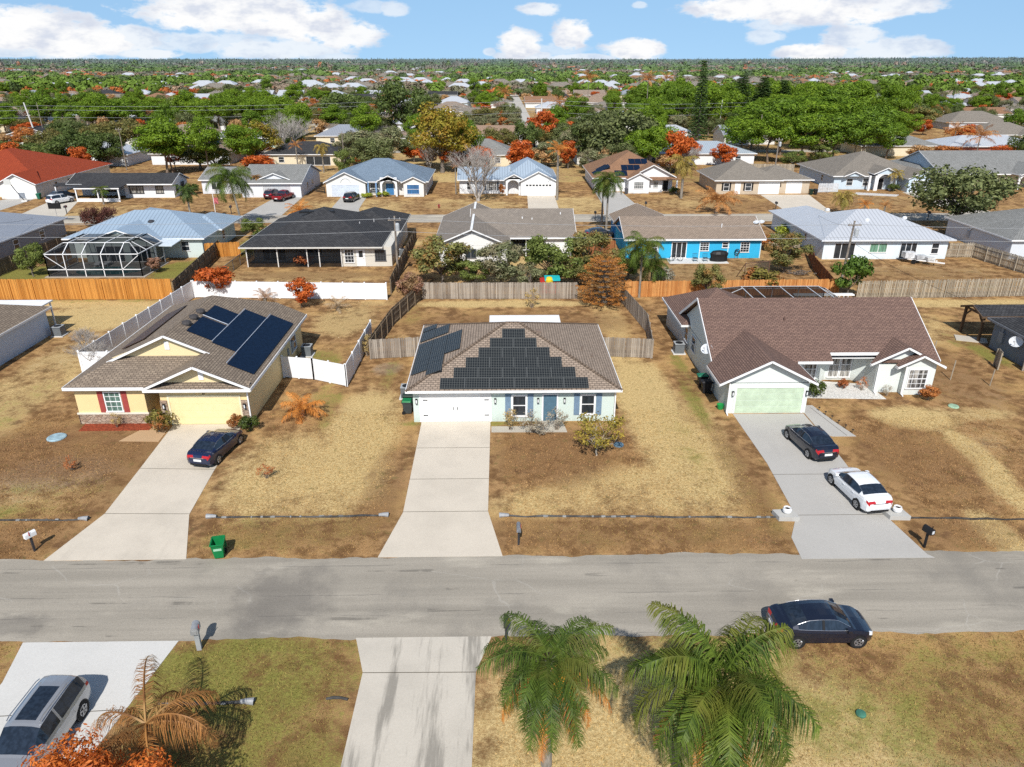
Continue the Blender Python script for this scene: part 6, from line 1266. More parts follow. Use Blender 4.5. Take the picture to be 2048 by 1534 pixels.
back_house('mint_walled_house', 'mint walled house with a pale grey metal roof behind the solar strips', -76, 229, 21, 13, stucco((.50,.68,.64)), MT_WHITE, .36, wins=(-6, 2))
back_house('moss_grey_house', 'low cream house with a mossy grey roof behind the bare tree', -3.5, 186, 15, 13, CREAM, SH_GREY, .45, wins=(3,))
back_house('tan_gabled_garage_house', 'white house with a salmon tan roof and a gabled garage far up the street', 1.5, 236.5, 21, 12, OFFW, shingle((.44,.30,.21), (.36,.25,.18), .15), .38, 'gable', 5.5, wins=(-6.5, -3))
back_house('salmon_solar_house', 'salmon roofed house with a strip of dark panels beside the utility pole', 29, 236, 18, 12, OFFW, shingle((.46,.31,.25), (.40,.27,.21), .15), .4, 'hip', -4)
back_house('wide_metal_house', 'white house with a wide pale blue metal roof behind the dead palms', 51, 188, 24, 15, WHT, seam_metal((.46,.52,.57), .12), .28, wins=(5, 8))
back_house('round_grey_roofed_house', 'cream house with a low grey roof just behind the taupe hip roof', 108, 205, 21, 13, CREAM, SH_GREY, .34)
back_house('pale_metal_roofed_house', 'brick red walled house with a pale metal roof among the dried palms', 133, 203, 26, 14, stucco((.30,.10,.07)), MT_WHITE, .3)
back_house('tan_porch_house', 'tan roofed house with an open yellow porch beside the pine stand', 112, 243, 18, 14, CREAM, SH_TANGR, .42, 'hip', 3)
back_house('twin_gable_house', 'cream house with two nested gables and a dark solar array', 158, 236, 20, 14, CREAM, SH_TANGR, .42, 'hip', 5)
back_house('grey_gable_house', 'grey walled house with a brown grey roof beyond the twin gables', 182, 240, 16, 14, GREYWALL, SH_TANGR, .42, 'hip')
back_house('taupe_hip_house', 'pale house with a large taupe hip roof beyond the twin gables', 178, 284, 24, 16, stucco((.5,.52,.56)), SH_TANGR, .42, 'hip')
back_house('broad_taupe_house', 'white house with a broad taupe roof beyond the tan porch house', 150, 292, 24, 15, WHT, SH_TANGR, .42, 'hip')
back_house('dark_gabled_house', 'white house with a dark low gable roof beside the tall concrete pole', -142, 236, 16, 14, WHT, SH_CHAR, .3, 'y')
rr = random.Random(21)
ROOFS = [SH_TANGR, SH_GREY, MT_WHITE, SH_TAN, MT_WHITE, shingle((.42,.31,.23), (.36,.26,.2), .15), SH_CHAR, MT_WHITE, MT_GREY, SH_RUST, SH_TANGR, SH_RED]
RN = ['taupe', 'grey', 'white metal', 'tan', 'white metal', 'salmon', 'charcoal', 'white metal', 'grey metal', 'rust brown', 'taupe', 'orange red']
WALLS = [OFFW, WHT, CREAM, WHT, BLUEW, OFFW]
nh = 0
for k in range(2, 8):
    ysr = 28.7+94.5*k
    for side in (-1, 1):
        yc = ysr+24*side; half = yc*.66+15; x = -half+rr.uniform(0, 10)
        while x < half:
            cx = x+rr.uniform(-1.5, 1.5); x += 24.4
            if 2 < cx < 20 and yc > 225: continue
            if any(abs(cx-a) < 19 and abs(yc-b_) < 22 for a, b_ in PLACED): continue
            if 62 < cx < 118 and 168 < yc < 222: continue           # the pine stand
            if 48 < cx < 190 and 255 < yc < 350: continue
            i = rr.randrange(len(ROOFS)); nh += 1
            st = rr.choice(['hip', 'hip', 'gable']); w_, d_ = rr.uniform(15, 20), rr.uniform(11, 14)
            nm = 'street house'
            band = 'two streets back' if yc < 262 else 'three streets back' if yc < 356 else 'four streets back' if yc < 450 else 'on the far streets'
            back_house('suburban_house', 'single storey house with a %s roof among the trees %s' % (RN[i], band), cx, yc-d_/2, w_, d_, WALLS[rr.randrange(6)], ROOFS[i], rr.uniform(.32, .44), st, rr.choice([None, -4, 4]) if side > 0 and yc < 360 else None, 'suburban houses %s with a %s roof' % (band, RN[i]), True, (-4, 4) if yc < 270 else ())

# ------------------------------------------------------------------ trees: the near ones read one by one off the photograph
T = tree_px
T('round','copper',433,594,530,88,'copper leaved tree standing at the white vinyl fence, the fuller of two'); T('round','copper',604,614,556,66,'smaller rusty copper tree in front of the white vinyl fence')
tree('round','rust',-34.2,33.5,.8,1.5,'low rust coloured bush at the edge of the front lawn',name='shrub') if False else None
T('airy','mix',884,566,462,140,'tall speckled tree beside the white gable, nearest the utility pole'); T('airy','grey',1000,572,484,122,'rounded grey green tree in front of the white gabled house'); T('airy','green',1108,568,464,136,'dark green tree at the end of the screened porch'); T('airy','mix',1180,563,462,110,'yellowing tree just behind the brown conifer'); T('airy','grey',1060,575,524,72,'small grey tree between the two larger ones behind the board fence'); T('airy','green',945,572,520,80,'low green tree between the speckled tree and the rounded one'); T('airy','mix',1150,572,505,84,'low mixed tree between the dark green tree and the conifer')
T('conifer','brown',1205,612,512,112,'brown dying conifer leaning over the end of the board fence')
T('airy','green',1256,562,490,70,'green leafy tree beside the blue house patio'); T('shrub','grey',1326,576,533,46,'round grey shrub in the blue house yard'); T('airy','mix',1414,598,522,74,'brown and green bush behind the brown roofed house')
T('airy','mix',1566,545,466,100,'dried copper brown tree in the yard beyond the blue house'); T('round','rust',1527,500,472,48,'small rust tree by the blue house gable'); T('shrub','mix',1518,584,536,84,'wide reddish shrub above the orange fence'); T('oak','dark',1694,597,514,80,'dense bright green tree in front of the utility pole',h=None) if False else T('round','green',1694,597,514,84,'dense bright green tree around the utility pole')
T('shrub','lime',1563,474,450,42,'clipped lime green bush beside the white metal roof'); T('oak','grey',1908,458,332,208,'great spreading oak on the verge above the pale corner house')
T('hedge','burgundy',200,450,410,72,'burgundy clipped hedge beside the pool house roof'); T('airy','green',512,478,430,58,'dark spiky green shrub beside the dark roofed house',name='leafy_shrub')
T('round','pink',822,607,545,58,'dry pinkish bush growing at the fence corner by the pole'); T('twiggy','tan',735,712,668,34,'dry ochre bush between the vinyl fence and the grey boards')
T('round','pink',312,545,512,38,'reddish pink bush beside the pool cage corner',name='shrub'); T('airy','green',68,553,478,64,'bright green young tree behind the pool cage')
T('shrub','rust',602,531,504,40,'pink red shrub against the dark porch screen'); 
T('bare','grey',956,402,272,120,'silver bare branched tree in front of the blue metal roofed house'); T('bare','grey',575,318,222,96,'leafless brown grey tree behind the porch roofs')
T('gold','gold',885,345,206,150,'huge yellow green tree behind the arched house'); T('round','copper',1041,345,280,72,'round copper red tree behind the blue metal roof'); T('round','tan',1083,335,296,60,'tan dried tree beside the copper red one'); T('round','copper',1086,298,222,70,'rounded orange tree beside the concrete pole'); 
T('oak','grey',1240,336,216,190,'broad grey green oak behind the rust brown roof'); T('oak','dark',1175,330,240,90,'dark green oak at the edge of the broad oak crown'); T('airy','grey',760,332,245,110,'pale grey green tree behind the arched house'); T('airy','grey',708,330,262,80,'shaggy grey tree beside the cream porch house')
T('oak','dark',812,275,160,130,'big rounded dark green tree beside the golden tree'); T('oak','dark',690,262,185,110,'dark green tree above the bare one'); T('oak','dark',160,338,262,130,'dark spreading oak behind the red roof'); T('oak','dark',40,335,278,120,'dark oak at the edge beside the red roof')
T('pine','green',335,350,238,120,'tall open pine behind the porch house roof'); T('oak','olive',250,300,236,110,'olive tree among the pines behind the porch house'); T('gold','gold',517,330,240,104,'yellow green tree behind the grey gabled house'); T('airy','grey',480,300,250,50,'thin grey tree beside the yellow green one')
T('norfolk','green',1393,292,120,44,'very tall dark spire of a Norfolk pine'); T('round','copper',1347,345,262,66,'copper red tree beside the pale metal roof'); T('round','copper',1375,335,275,56,'low orange tree nearest the dead palms'); T('round','copper',1238,320,290,36,'small red tree behind the rust brown roof')
T('shrub','green',1880,330,312,30,'green bush at the end of the grey roof',y=170); T('oak','dark',1155,345,310,40,'dark green bush between the rust brown and blue roofs') if False else None
T('airy','green',1640,330,290,60,'light green tree at the edge of the pine stand'); T('airy','green',1585,335,300,60,'leafy undergrowth tree in front of the pine stand'); T('round','tan',1840,322,292,70,'pinkish dried bush behind the taupe hip roof'); T('round','rust',1890,322,292,70,'brown dried bush behind the grey roof'); T('round','copper',2005,320,292,70,'low orange hedge behind the long grey roof'); T('round','rust',1930,285,258,90,'dark red tree below the twin gables'); T('round','copper',1845,270,240,40,'orange tree beside the tan porch house')
T('airy','grey',1790,240,182,90,'grey brown airy tree behind the pine stand'); T('airy','mix',1830,262,215,90,'brown speckled tree beside the tan porch house'); 
for px, by, tp, w_ in ((1500,300,205,100),(1560,310,190,110),(1625,300,195,110),(1690,300,198,110),(1740,312,205,90),(1480,318,232,80),(1535,325,225,90),(1600,328,222,90),(1665,328,218,100),(1725,325,222,90),(1770,318,245,70),(1590,275,186,100),(1650,275,188,100),(1520,275,195,100)):
    T('pine','green' if (px//5) % 3 else 'deep',px,by,tp,w_*1.12,'bright green pine in the dense stand behind the tan house','pines of the near stand')
for i in range(40):
    y = rr.uniform(262, 345); x = rr.uniform(52, min(168, y*.52)); tree('pine', rr.choice(['green','deep','green']), x, y, rr.uniform(12, 17.5), rr.uniform(11, 15), 'green pine in the long belt beyond the near pine stand', 'pines of the long belt', single=True)
for i in range(3): tree('norfolk','green',88+i*9,285+i*4,19-i,13,'dark shaggy evergreen in the middle of the pine belt','evergreens in the pine belt')
for i in range(34):
    x = rr.uniform(-205, -78); y = rr.uniform(262, 335); tree('pine', rr.choice(['green','deep','green']), x, y, rr.uniform(9, 13.5), rr.uniform(10, 14), 'green pine in the belt behind the concrete poles', 'pines behind the concrete poles', single=True)
# shrubs of the near gardens
T('shrub','green',678//1,0,0,0,'',None) if False else None
tree('shrub','green',-19.1+1.55,46.0,1.25,1.5,'dark clipped round bush at the garage corner of the yellow house'); tree('shrub','mix',-18.6,46.5,1.15,1.3,'loose flowering bush beside the clipped round bush'); tree('shrub','mix',-23.9,46.0,1.7,1.9,'red and green bush between the yellow house path and garage'); tree('twiggy','tan',-27.2,46.8,1.2,1.0,'thin plant below the red shuttered window')
tree('twiggy','tan',.6,46.0,1.6,1.6,'dry ochre shrub under the mint house window'); tree('twiggy','grey',2.2,45.7,1.5,2.2,'silvery dry shrub nearest the mint house door'); tree('twiggy','grey',3.9,45.9,1.7,1.8,'silvery dry shrub beside the mint house front step'); tree('twiggy','grey',2.9,45.2,.9,1.6,'low silvery shrub at the edge of the front path')
tree('round','olive' if False else 'rust',32.6,50.4,1.15,1.7,'round red leaved bush under the boxed window',name='shrub'); tree('shrub','green',24.2,51.1,1.5,1.4,'green bush beside the brown roofed garage corner'); tree('twiggy','grey',29.8,51.2,.9,1.0,'low grey plant by the boxed window'); tree('shrub','rust',27.0,52.6,.9,.9,'small red plant in the white gravel nearest the bay window'); tree('twiggy','rust',28.3,52.2,1.2,1.1,'dry reddish plant in the white gravel')
tree('twiggy','rust',-27.2,40.9,1.0,1.1,'small green and pink shrub alone on the front lawn'); tree('twiggy','rust',-14.6,39.7,1.0,1.3,'small dead red shrub beside the yellow house driveway'); tree('shrub','rust',-33.8,41.0,.8,1.9,'low rust brown shrub near the edge of the front lawn')
tree('sparse','yellow',6.25,42.2,3.2,3.7,'young tree with thin yellow leaves on the middle front lawn'); tree('twiggy','tan',3.3,73.8,2.1,2.2,'thin grey sapling by the back board fence'); tree('bare','grey',-33.9,57.6,2.6,3.4,'bare twiggy bush outside the vinyl fence corner'); tree('bare','grey',-36.5,61.0,2.8,2.6,'bare spindly shrub on the lawn beside the vinyl fence'); tree('twiggy','tan',-11.9,61.3,1.6,1.3,'climbing dry shrub against the vinyl fence end')
tree('shrub','lime',-22.2,143.2,.9,3.0,'yellow green bush in front of the blue arched entry'); tree('shrub','lime',-25.1,142.0,.9,2.6,'low lime bush beside the blue roofed garage'); tree('round','rust',.4,142.6,2.3,1.4,'narrow red bush beside the white arched entry',name='shrub'); tree('airy','green',-34.4,168,6,5,'dark young tree behind the grey gabled house'); tree('shrub','green',-59.8,146,2.2,3.4,'green bush beside the porch house gable'); tree('shrub','green',77.8,147,1.6,2.6,'dark shrubs beside the white arched entry'); tree('shrub','green',33.8,145.2,1.4,2.2,'dark bush under the golden palm')
tree('nearround','copper',*P(175,1618,3.4)[:2],4.9,5.6,'orange leaved tree in the near corner below the silver car') ; tree('bare','grey',26.3,19.0,2.0,2.2,'bare twiggy shrub at the near edge of the verge')
# palms further off
def palm_px(label, px, base, top, wpx, kind='small', mat=None, group=None, **kw):
    b_ = P(px, base); zc = b_.y*math.cos(PITCH)+HC*math.sin(PITCH); v = (767-top)/FPX; h = HC+b_.y*(-math.sin(PITCH)+v*math.cos(PITCH))/(math.cos(PITCH)+v*math.sin(PITCH)); w_ = wpx/FPX*zc; sc = w_/4.6; return palm(label, b_.x, b_.y, max(.3, h-.9*sc), kind, mat, sc, kw.pop('trunk', .13), group, **kw)
palm_px('tall green queen palm in front of the grey gabled house', 484, 455, 338, 84, 'queen', lean=(-1.0, .2)); palm_px('drooping dark green palm above the pool house roof', 382, 436, 368, 48, 'droop', leaf((.015,.032,.010), (.08,.12,.03))); palm_px('small green palm on the porch house lawn', 208, 409, 370, 38, 'small'); palm('orange dried palm by the road in front of the pickup driveway', *P(600,434)[:2], .8, 'dead', ORF, 1.1, .15); palm_px('small reddish palm beside the grey gabled garage', 517, 392, 348, 26, 'small', leaf((.10,.05,.015), (.30,.17,.06)), trunk=.1)
palm_px('twin royal palm in front of the rust brown roof, the fuller one', 1212, 466, 348, 62, 'queen'); palm_px('slimmer royal palm just behind the fuller one', 1203, 450, 362, 40, 'queen'); palm('large dried brown palm across the road from the blue house', *P(1432,426)[:2], 1.8, 'dead_low', DEADF, 1.6, .2); palm_px('yellowing palm behind the white metal roof', 1683, 428, 382, 50, 'droop', YELF); palm_px('low rust palm just left of the ridge of the white metal roof' if False else 'low rust palm behind the ridge of the white metal roof', 1726, 432, 405, 36, 'dead', ORF); palm_px('smallest dried palm behind the white metal roof', 1766, 434, 408, 30, 'dead', DEADF)
palm_px('golden fringed palm beside the rust brown house', 1362, 397, 308, 64, 'droop', YELF, trunk=.2); palm_px('tall dead orange palm beside the blue metal roofed garage', 1114, 400, 290, 52, 'dead', ORF, trunk=.2); palm_px('small golden palm in front of the arched house', 816, 386, 360, 32, 'small', YELF); palm_px('bushy yellow green palm beside the white arched house', 1786, 382, 340, 38, 'small', YELF); palm_px('thin bare trunked palm beside the bare silver tree', 912, 388, 330, 18, 'dead', DEADF, trunk=.1)
palm_px('orange palm in front of the dark hip roof', 648, 345, 285, 34, 'droop', YELF); palm_px('dried brown palm in front of the dark hip roof', 596, 335, 285, 30, 'dead', DEADF)
palm('dead palm with upright fronds beside the yellow house wall', *P(606,832)[:2], .5, 'dead_low', ORF, .72, .1); palm('dry grey palm seedling in front of the vinyl fence', *P(530,602)[:2], .35, 'dead', leaf((.2,.12,.08), (.42,.30,.22)), .6); palm('thin dry palm at the end of the vinyl fence', *P(676,620)[:2], .35, 'dead', leaf((.2,.15,.1), (.42,.34,.25)), .6)
palm_px('green queen palm by the blue house, the taller one', 1278, 595, 478, 80, 'queen', trunk=.1); palm_px('smaller green palm beside the orange fence', 1300, 588, 520, 62, 'queen', trunk=.08)
for px, b_, t_, w_ in ((1118,262,198,50),(1150,262,196,52),(1290,258,150,44),(1175,215,148,46),(1010,240,178,40),(1330,190,150,40),(1950,318,262,70),(1905,292,252,50),(1445,270,240,36),(385,262,232,34),(300,258,218,60),(208,252,222,60)): palm_px('withered tan palm standing among the distant roofs', px, b_, t_, w_, 'dead', DEADF, 'withered palms among the roofs', cat='palm')
palm_px('green fan palm beside the mint walled house', 412, 282, 252, 40, 'small'); palm_px('dark leaning palm beyond the broad taupe house', 1900, 225, 172, 30, 'small')

# ------------------------------------------------------------------ trees filling the streets further back
TK = [('oak','dark','dark green oak'),('oak','grey','grey green oak'),('pine','green','bright green pine'),('airy','grey','pale grey tree'),('round','copper','orange red tree'),('oak','olive','olive tree'),('round','tan','tan dried tree'),('pine','deep','deep green pine'),('bare','grey','bare branched tree'),('round','rust','rust brown tree'),('airy','green','green airy tree')]
WT = [12,15,12,15,17,9,14,6,9,10,7]
def clear(x, y, r_=9.5):
    return not any(abs(x-a) < r_+1.5 and abs(y-b_) < r_ for a, b_ in PLACED) and abs(((y-28.7+47.25) % 94.5)-47.25) > 4.5 and not (6 < x < 16 and y > 228)
cnt = {}
n_t = 0
while n_t < 700:
    y = 172+(rr.random()**1.15)*400; x = rr.uniform(-1, 1)*(y*.66+12)
    if not clear(x, y) or (56 < x < 124 and y < 232) or (x > .44*y and y < 330 and rr.random() < .55) or (y < 225 and (x < -30 or 60 < x < 100) and rr.random() < .5): continue
    i = rr.choices(range(11), WT)[0]; k, var, lab = TK[i]
    if cnt.get(k, 0) > 285: continue
    cnt[k] = cnt.get(k, 0)+1; n_t += 1
    h, w_ = {'oak': (rr.uniform(5.5,9), rr.uniform(7.5,12)), 'pine': (rr.uniform(8.5,13), rr.uniform(7,11)), 'airy': (rr.uniform(5,8.5), rr.uniform(6.5,10)), 'round': (rr.uniform(3.5,6.5), rr.uniform(5,9)), 'bare': (rr.uniform(5,8), rr.uniform(6,9))}[k]
    band = 'two streets back' if y < 262 else 'three streets back' if y < 356 else 'on the far streets'
    tree(k, var, x, y, h, w_, '%s among the rooftops %s' % (lab, band), '%ss %s' % (lab, band), single=True)

# ------------------------------------------------------------------ far woods out to the horizon: one uncountable mass
g = np.random.default_rng(11); V, F_, Cc = [], [], []; d = 545.0
def field(x, y, sc, ph):
    """slow wavy field that groups kinds of trees into belts and neighbourhoods"""
    return (math.sin(x/sc+ph)+math.sin(y/sc*1.3+ph*2.1)+math.sin((x+y)/sc*.7+ph*3.7)+math.sin((x-1.6*y)/sc*.45+ph))/4
GREEN, DARK, GREYT, BROWN, ORAN, TANT = [np.array(c) for c in ((.125,.19,.035),(.08,.115,.04),(.17,.165,.105),(.24,.185,.135),(.44,.15,.05),(.36,.25,.17))]
while d < 9800:
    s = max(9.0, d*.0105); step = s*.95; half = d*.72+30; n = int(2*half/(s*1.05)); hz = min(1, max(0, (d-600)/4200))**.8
    for _ in range(n):
        cx, cy_ = g.uniform(-half, half), d+g.uniform(-.5, .5)*step; f1 = field(cx, cy_, 55, 1.0)+g.normal()*.22; f2 = field(cx, cy_, 38, 4.0)+g.normal()*.25
        if f1 > .46: col, H, W_ = (GREEN if g.random() < .8 else DARK), g.uniform(7, 12), 1.2
        elif f1 < -.12: col, H, W_ = (GREYT if g.random() < .6 else BROWN), g.uniform(4, 8), 1.0
        elif f2 > .20: col, H, W_ = (ORAN if g.random() < .7 and d < 2200 else TANT), g.uniform(4.5, 8), .85
        else:
            if g.random() < .45: continue
            col, H, W_ = (GREYT, DARK, BROWN, GREEN)[g.choice(4, p=[.35, .3, .2, .15])], g.uniform(4, 7.5), .9
        if d > 1300 and g.random() < .012: H, W_ = H+g.uniform(8, 17), .55
        H += max(0, (d-3000)/6800)*(5+26*min(1, max(0, (cx/d-.30)/.25))); w_ = s*g.uniform(.8, 1.25)*W_; nl = 130 if d < 1200 else 54 if d < 3000 else 22
        dr = g.normal(size=(nl, 3)); dr /= np.linalg.norm(dr, axis=1)[:, None]; dr[:, 2] = np.abs(dr[:, 2])-.15
        pos = dr*np.array([w_/2, w_/2, H*.48])*(.78+.26*g.random((nl, 1)))+np.array([cx, cy_, H*.5]); nr = dr+g.normal(size=(nl, 3))*.4; nr /= np.linalg.norm(nr, axis=1)[:, None]
        a = np.cross(nr, g.normal(size=(nl, 3))); a /= np.linalg.norm(a, axis=1)[:, None]; b = np.cross(nr, a); sz = w_*(.11 if d < 1200 else .17 if d < 3000 else .27)*(.6+.8*g.random((nl, 1))); szv = np.minimum(sz, 2.6+d*.0012)
        V.append(np.stack([pos-a*sz, pos+b*szv*.7, pos+a*sz, pos-b*szv*.7], 1).reshape(-1, 3))
        c_ = col*g.uniform(.8, 1.2); c_ = c_*(1-.72*hz)+np.array([.155,.205,.225])*.72*hz  # distance haze painted into the crown colour: farther trees turn blue grey
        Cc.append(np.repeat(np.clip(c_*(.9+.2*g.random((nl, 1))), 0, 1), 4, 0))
    d += step
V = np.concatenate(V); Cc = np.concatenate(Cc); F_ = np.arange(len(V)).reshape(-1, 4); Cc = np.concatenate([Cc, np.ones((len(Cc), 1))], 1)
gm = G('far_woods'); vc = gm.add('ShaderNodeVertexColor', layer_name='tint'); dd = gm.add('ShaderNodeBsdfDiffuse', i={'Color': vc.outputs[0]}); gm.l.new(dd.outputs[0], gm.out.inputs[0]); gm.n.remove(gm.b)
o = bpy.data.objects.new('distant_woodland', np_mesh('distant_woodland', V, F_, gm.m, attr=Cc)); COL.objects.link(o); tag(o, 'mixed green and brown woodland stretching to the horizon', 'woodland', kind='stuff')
# the roofs of the far neighbourhoods, too many and too small to count
for nm, mt in (('pale', MT_WHITE), ('tan', SH_TANGR), ('rust', SH_RUST)):
    m = MB(); m2 = MB()
    for i in range({'pale': 190, 'tan': 110, 'rust': 40}[nm]):
        y = 585+rr.random()**1.5*1500; x = rr.uniform(-1, 1)*y*.66; w_, d_ = rr.uniform(15, 23), 13; f2_ = MB(); hip(m, f2_, x-w_/2-.5, x+w_/2+.5, y-d_/2-.5, y+d_/2+.5, 4.6, .5); m2.box(x-w_/2, x+w_/2, y-d_/2, y+d_/2, 0, 4.6)
    n0 = len(m2.f); m2.add(m.v, m.f); o = m2.build('distant_rooftops', WHT, None, origin=(0, 900, 0)); o.data.materials.append(mt)
    for fc in o.data.polygons[n0:]: fc.material_index = 1
    tag(o, '%s rooftops scattered through the far woodland' % nm, 'rooftops', kind='stuff')
# ------------------------------------------------------------------ street furniture and small things
WOODP = bark((.26,.22,.18)); CONCP = plain((.62,.61,.58), .8, .1, 2); WIREM = plain((.32,.33,.34), .6); WIRED = plain((.02,.02,.02), .6)
def pole(label, x, y, h, mat=WOODP, r=.15, arm=True, lean=(0, 0), trans=False, group=None):
    o = empty('utility_pole', (x, y, 0), label, 'utility pole', group); m = MB(); m.tube([(x, y, -.2), (x+lean[0], y+lean[1], h)], [r, r*.68], 10); m.build('pole', mat, o)
    if arm:
        m = MB(); m.box(x+lean[0]-.75, x+lean[0]+.75, y+lean[1]-.19, y+lean[1]-.1, h-.5, h-.38); m.build('crossarm', mat, o)
        for k in (-.6, 0, .6): m = MB(); m.lathe((x+lean[0]+k, y+lean[1]-.14, h-.38), [(.03,0),(.06,.06),(.03,.12),(.06,.17),(.02,.22)], 8); m.build('insulator', plain((.5,.5,.5), .3), o)
    if trans: m = MB(); m.lathe((x+lean[0]+.3, y-.2, h-1.7), [(.1,0),(.24,.05),(.24,.8),(.2,.9),(.05,.95)], 12); m.build('transformer', plain((.42,.44,.45), .4), o)
    return o
pole('weathered wooden utility pole beside the dark roofed house', -12.2, 85.7, 7.3, trans=True); pole('weathered wooden utility pole rising out of the dense green tree', 38.7, 80.6, 7.6, lean=(.35, 0), trans=True)
pole('wooden utility pole with a transformer at the edge of the pine stand', *P(1545,372)[:2], 9.5, trans=True); pole('slim wooden pole behind the grey gabled house', *P(690,338)[:2], 8.5, r=.13); pole('dark wooden pole behind the porch house fence', *P(254,340)[:2], 9.5, r=.13); pole('dark wooden pole beside the leaning white concrete pole', *P(93,288)[:2], 12, r=.15, arm=False)
for k, (px, b_, t_, l) in enumerate(((79,290,204,'leaning white concrete pole beside the dark gabled house'),(409,258,205,'white concrete pole behind the mint walled house'),(767,266,203,'white concrete pole in front of the dark green trees'),(1082,294,197,'white concrete pole beside the copper red tree'),(1437,272,200,'white concrete pole beside the tall Norfolk pine'),(1765,246,200,'short white concrete pole beyond the pine stand'),(1893,226,196,'distant concrete pole beyond the taupe roof'))):
    b = P(px, b_); v = (767-t_)/FPX; h = HC+b.y*(-math.sin(PITCH)+v*math.cos(PITCH))/(math.cos(PITCH)+v*math.sin(PITCH)); pole(l, b.x, b.y, h, CONCP, .26, False, (-1.6 if k == 0 else 0, 0))
for k, (px, b_, t_) in enumerate(((1649,330,272),(1706,320,268),(1512,318,262))):
    b = P(px, b_); m = MB(); m.tube([(b.x, b.y, 0), (b.x+.3, b.y, 7), (b.x+.1, b.y, 11)], [.16, .13, .09], 7); o = m.build('dead_trunk', bark((.34,.29,.23)), None, origin=(b.x, b.y, 0)); tag(o, ('bare grey trunk standing at the front of the pine stand', 'thin bare trunk among the pine trunks', 'shorter bare trunk beside the palms of the pine stand')[k], 'dead tree')
def wire(label, pts, sag=.4, r=.018, mat=WIREM, group=None):
    q = []
    for a, b in zip(pts, pts[1:]):
        a, b = Vector(a), Vector(b); n = 12
        q += [a.lerp(b, i/n)-Vector((0, 0, sag*4*(i/n)*(1-i/n))) for i in range(n+(b == Vector(pts[-1])))]
    m = MB(); m.tube(q, r, 5); tag(m.build('overhead_wire', mat, None, origin=tuple(q[0])), label, 'wire', group)
for z, l in ((7.05,'top'),(5.6,'lower')):
    wire('%s overhead wire along the backs of the lots' % l, [(-76,84.6,z),(-12.2,85.5,z),(38.9,80.5,z+.2),(92,80,z)], .5, .02)
wire('thin dark service wire dropping to the pergola', [(38.9,80.5,5.4),(44.2,62.5,3.2)], .5, .014, WIRED); wire('service wire running to the white metal roof', [(38.9,80.6,7.0),(44.6,103,3.9)], .3, .012, WIRED); wire('service wire to the dark roofed house', [(-12.2,85.7,6.2),(-14.6,97,3.4)], .3, .014, WIRED); wire('service wire to the grey ribbed roof', [(-62,84.7,7.0),(-65,104,3.6)], .4, .014, WIRED)
for z in (10.6, 9.4, 7.2): wire('distribution wire strung between the concrete poles, the %s one' % {10.6:'highest',9.4:'middle',7.2:'lowest'}[z], [(-230,258,z),(-146,250,z),(-43,272,z),(12.5,233,z+2.5),(76,262,z),(165,330,z)], .8, .035, WIREM)

def mailbox(label, x, y, h, boxm, postm, rz=0, style='plain', w=.2):
    o = empty('mailbox', (0, 0, 0), label, 'mailbox'); m = MB(); m.box(-.05, .05, -.05, .05, 0, h-.1); m.build('post', postm, o)
    if style == 'wrap': m = MB(); m.box(-.1, .1, -.1, .1, 0, h*.78); m.build('post_sleeve', postm, o)
    m = MB(); n = 8; pts = [(-w*.55, h-.08)] + [(-w*.55*math.cos(math.pi*k/n), h+.12+w*.55*math.sin(math.pi*k/n)) for k in range(n+1)] + [(w*.55, h-.08)]
    m.add([(a, -.28, z) for a, z in pts]+[(a, .28, z) for a, z in pts], [range(len(pts)), range(2*len(pts)-1, len(pts)-1, -1)]+[(i, len(pts)+i, len(pts)+(i+1) % len(pts), (i+1) % len(pts)) for i in range(len(pts))]); m.build('box', boxm, o)
    m = MB(); m.box(w*.55, w*.55+.02, -.1, -.06, h+.05, h+.3); m.build('flag', REDL if style != 'black' else BLK, o)
    m = MB(); m.box(-w*.3, w*.3, -.295, -.281, h-.02, h+.16); m.build('front_plate', plain((.6,.61,.62), .3) if style == 'black' else boxm, o)
    o.location = (x, y, 0); o.rotation_euler = (0, 0, R(rz))
GALV = plain((.38,.385,.39), .4, .2, 6, .3); DKP = plain((.04,.04,.045), .5)
mailbox('white mailbox on a thin dark post beside the yellow house driveway', -24.74, 32.45, 1.0, plain((.74,.74,.73), .4), DKP, -30); mailbox('grey mailbox on a square grey post on the near green verge', -13.38, 25.2, 1.1, GALV, plain((.33,.34,.34), .6), 12, 'wrap', .3); mailbox('dark mailbox standing on the verge of the mint house', .88, 32.6, 1.05, plain((.20,.21,.23), .4, .3, 9), DKP, 0); mailbox('shiny black mailbox with a white plate beside the grey driveway', 22.5, 32.0, 1.05, BLK, BLK, 20, 'black', .26); mailbox('dark mailbox half hidden by the queen palm fronds', .15, 25.4, 1.1, DKP, DKP, 0)
for px, py, l in ((748,442,'small dark mailbox on the verge beside the dark roofed house'),(1190,440,'small dark mailbox near the twin royal palms'),(1291,420,'tiny dark mailbox below the rust brown house lawn'),(1551,420,'tiny dark mailbox beside the wide pale driveway'),(134,428,'small dark mailbox beside the porch house driveway'),(463,428,'tiny dark mailbox below the grey gabled house lawn'),(1855,440,'tiny mailbox beside the spreading oak')):
    b = P(px, py); mailbox(l, b.x, b.y, 1.15, DKP, DKP, 0, 'plain', .32)
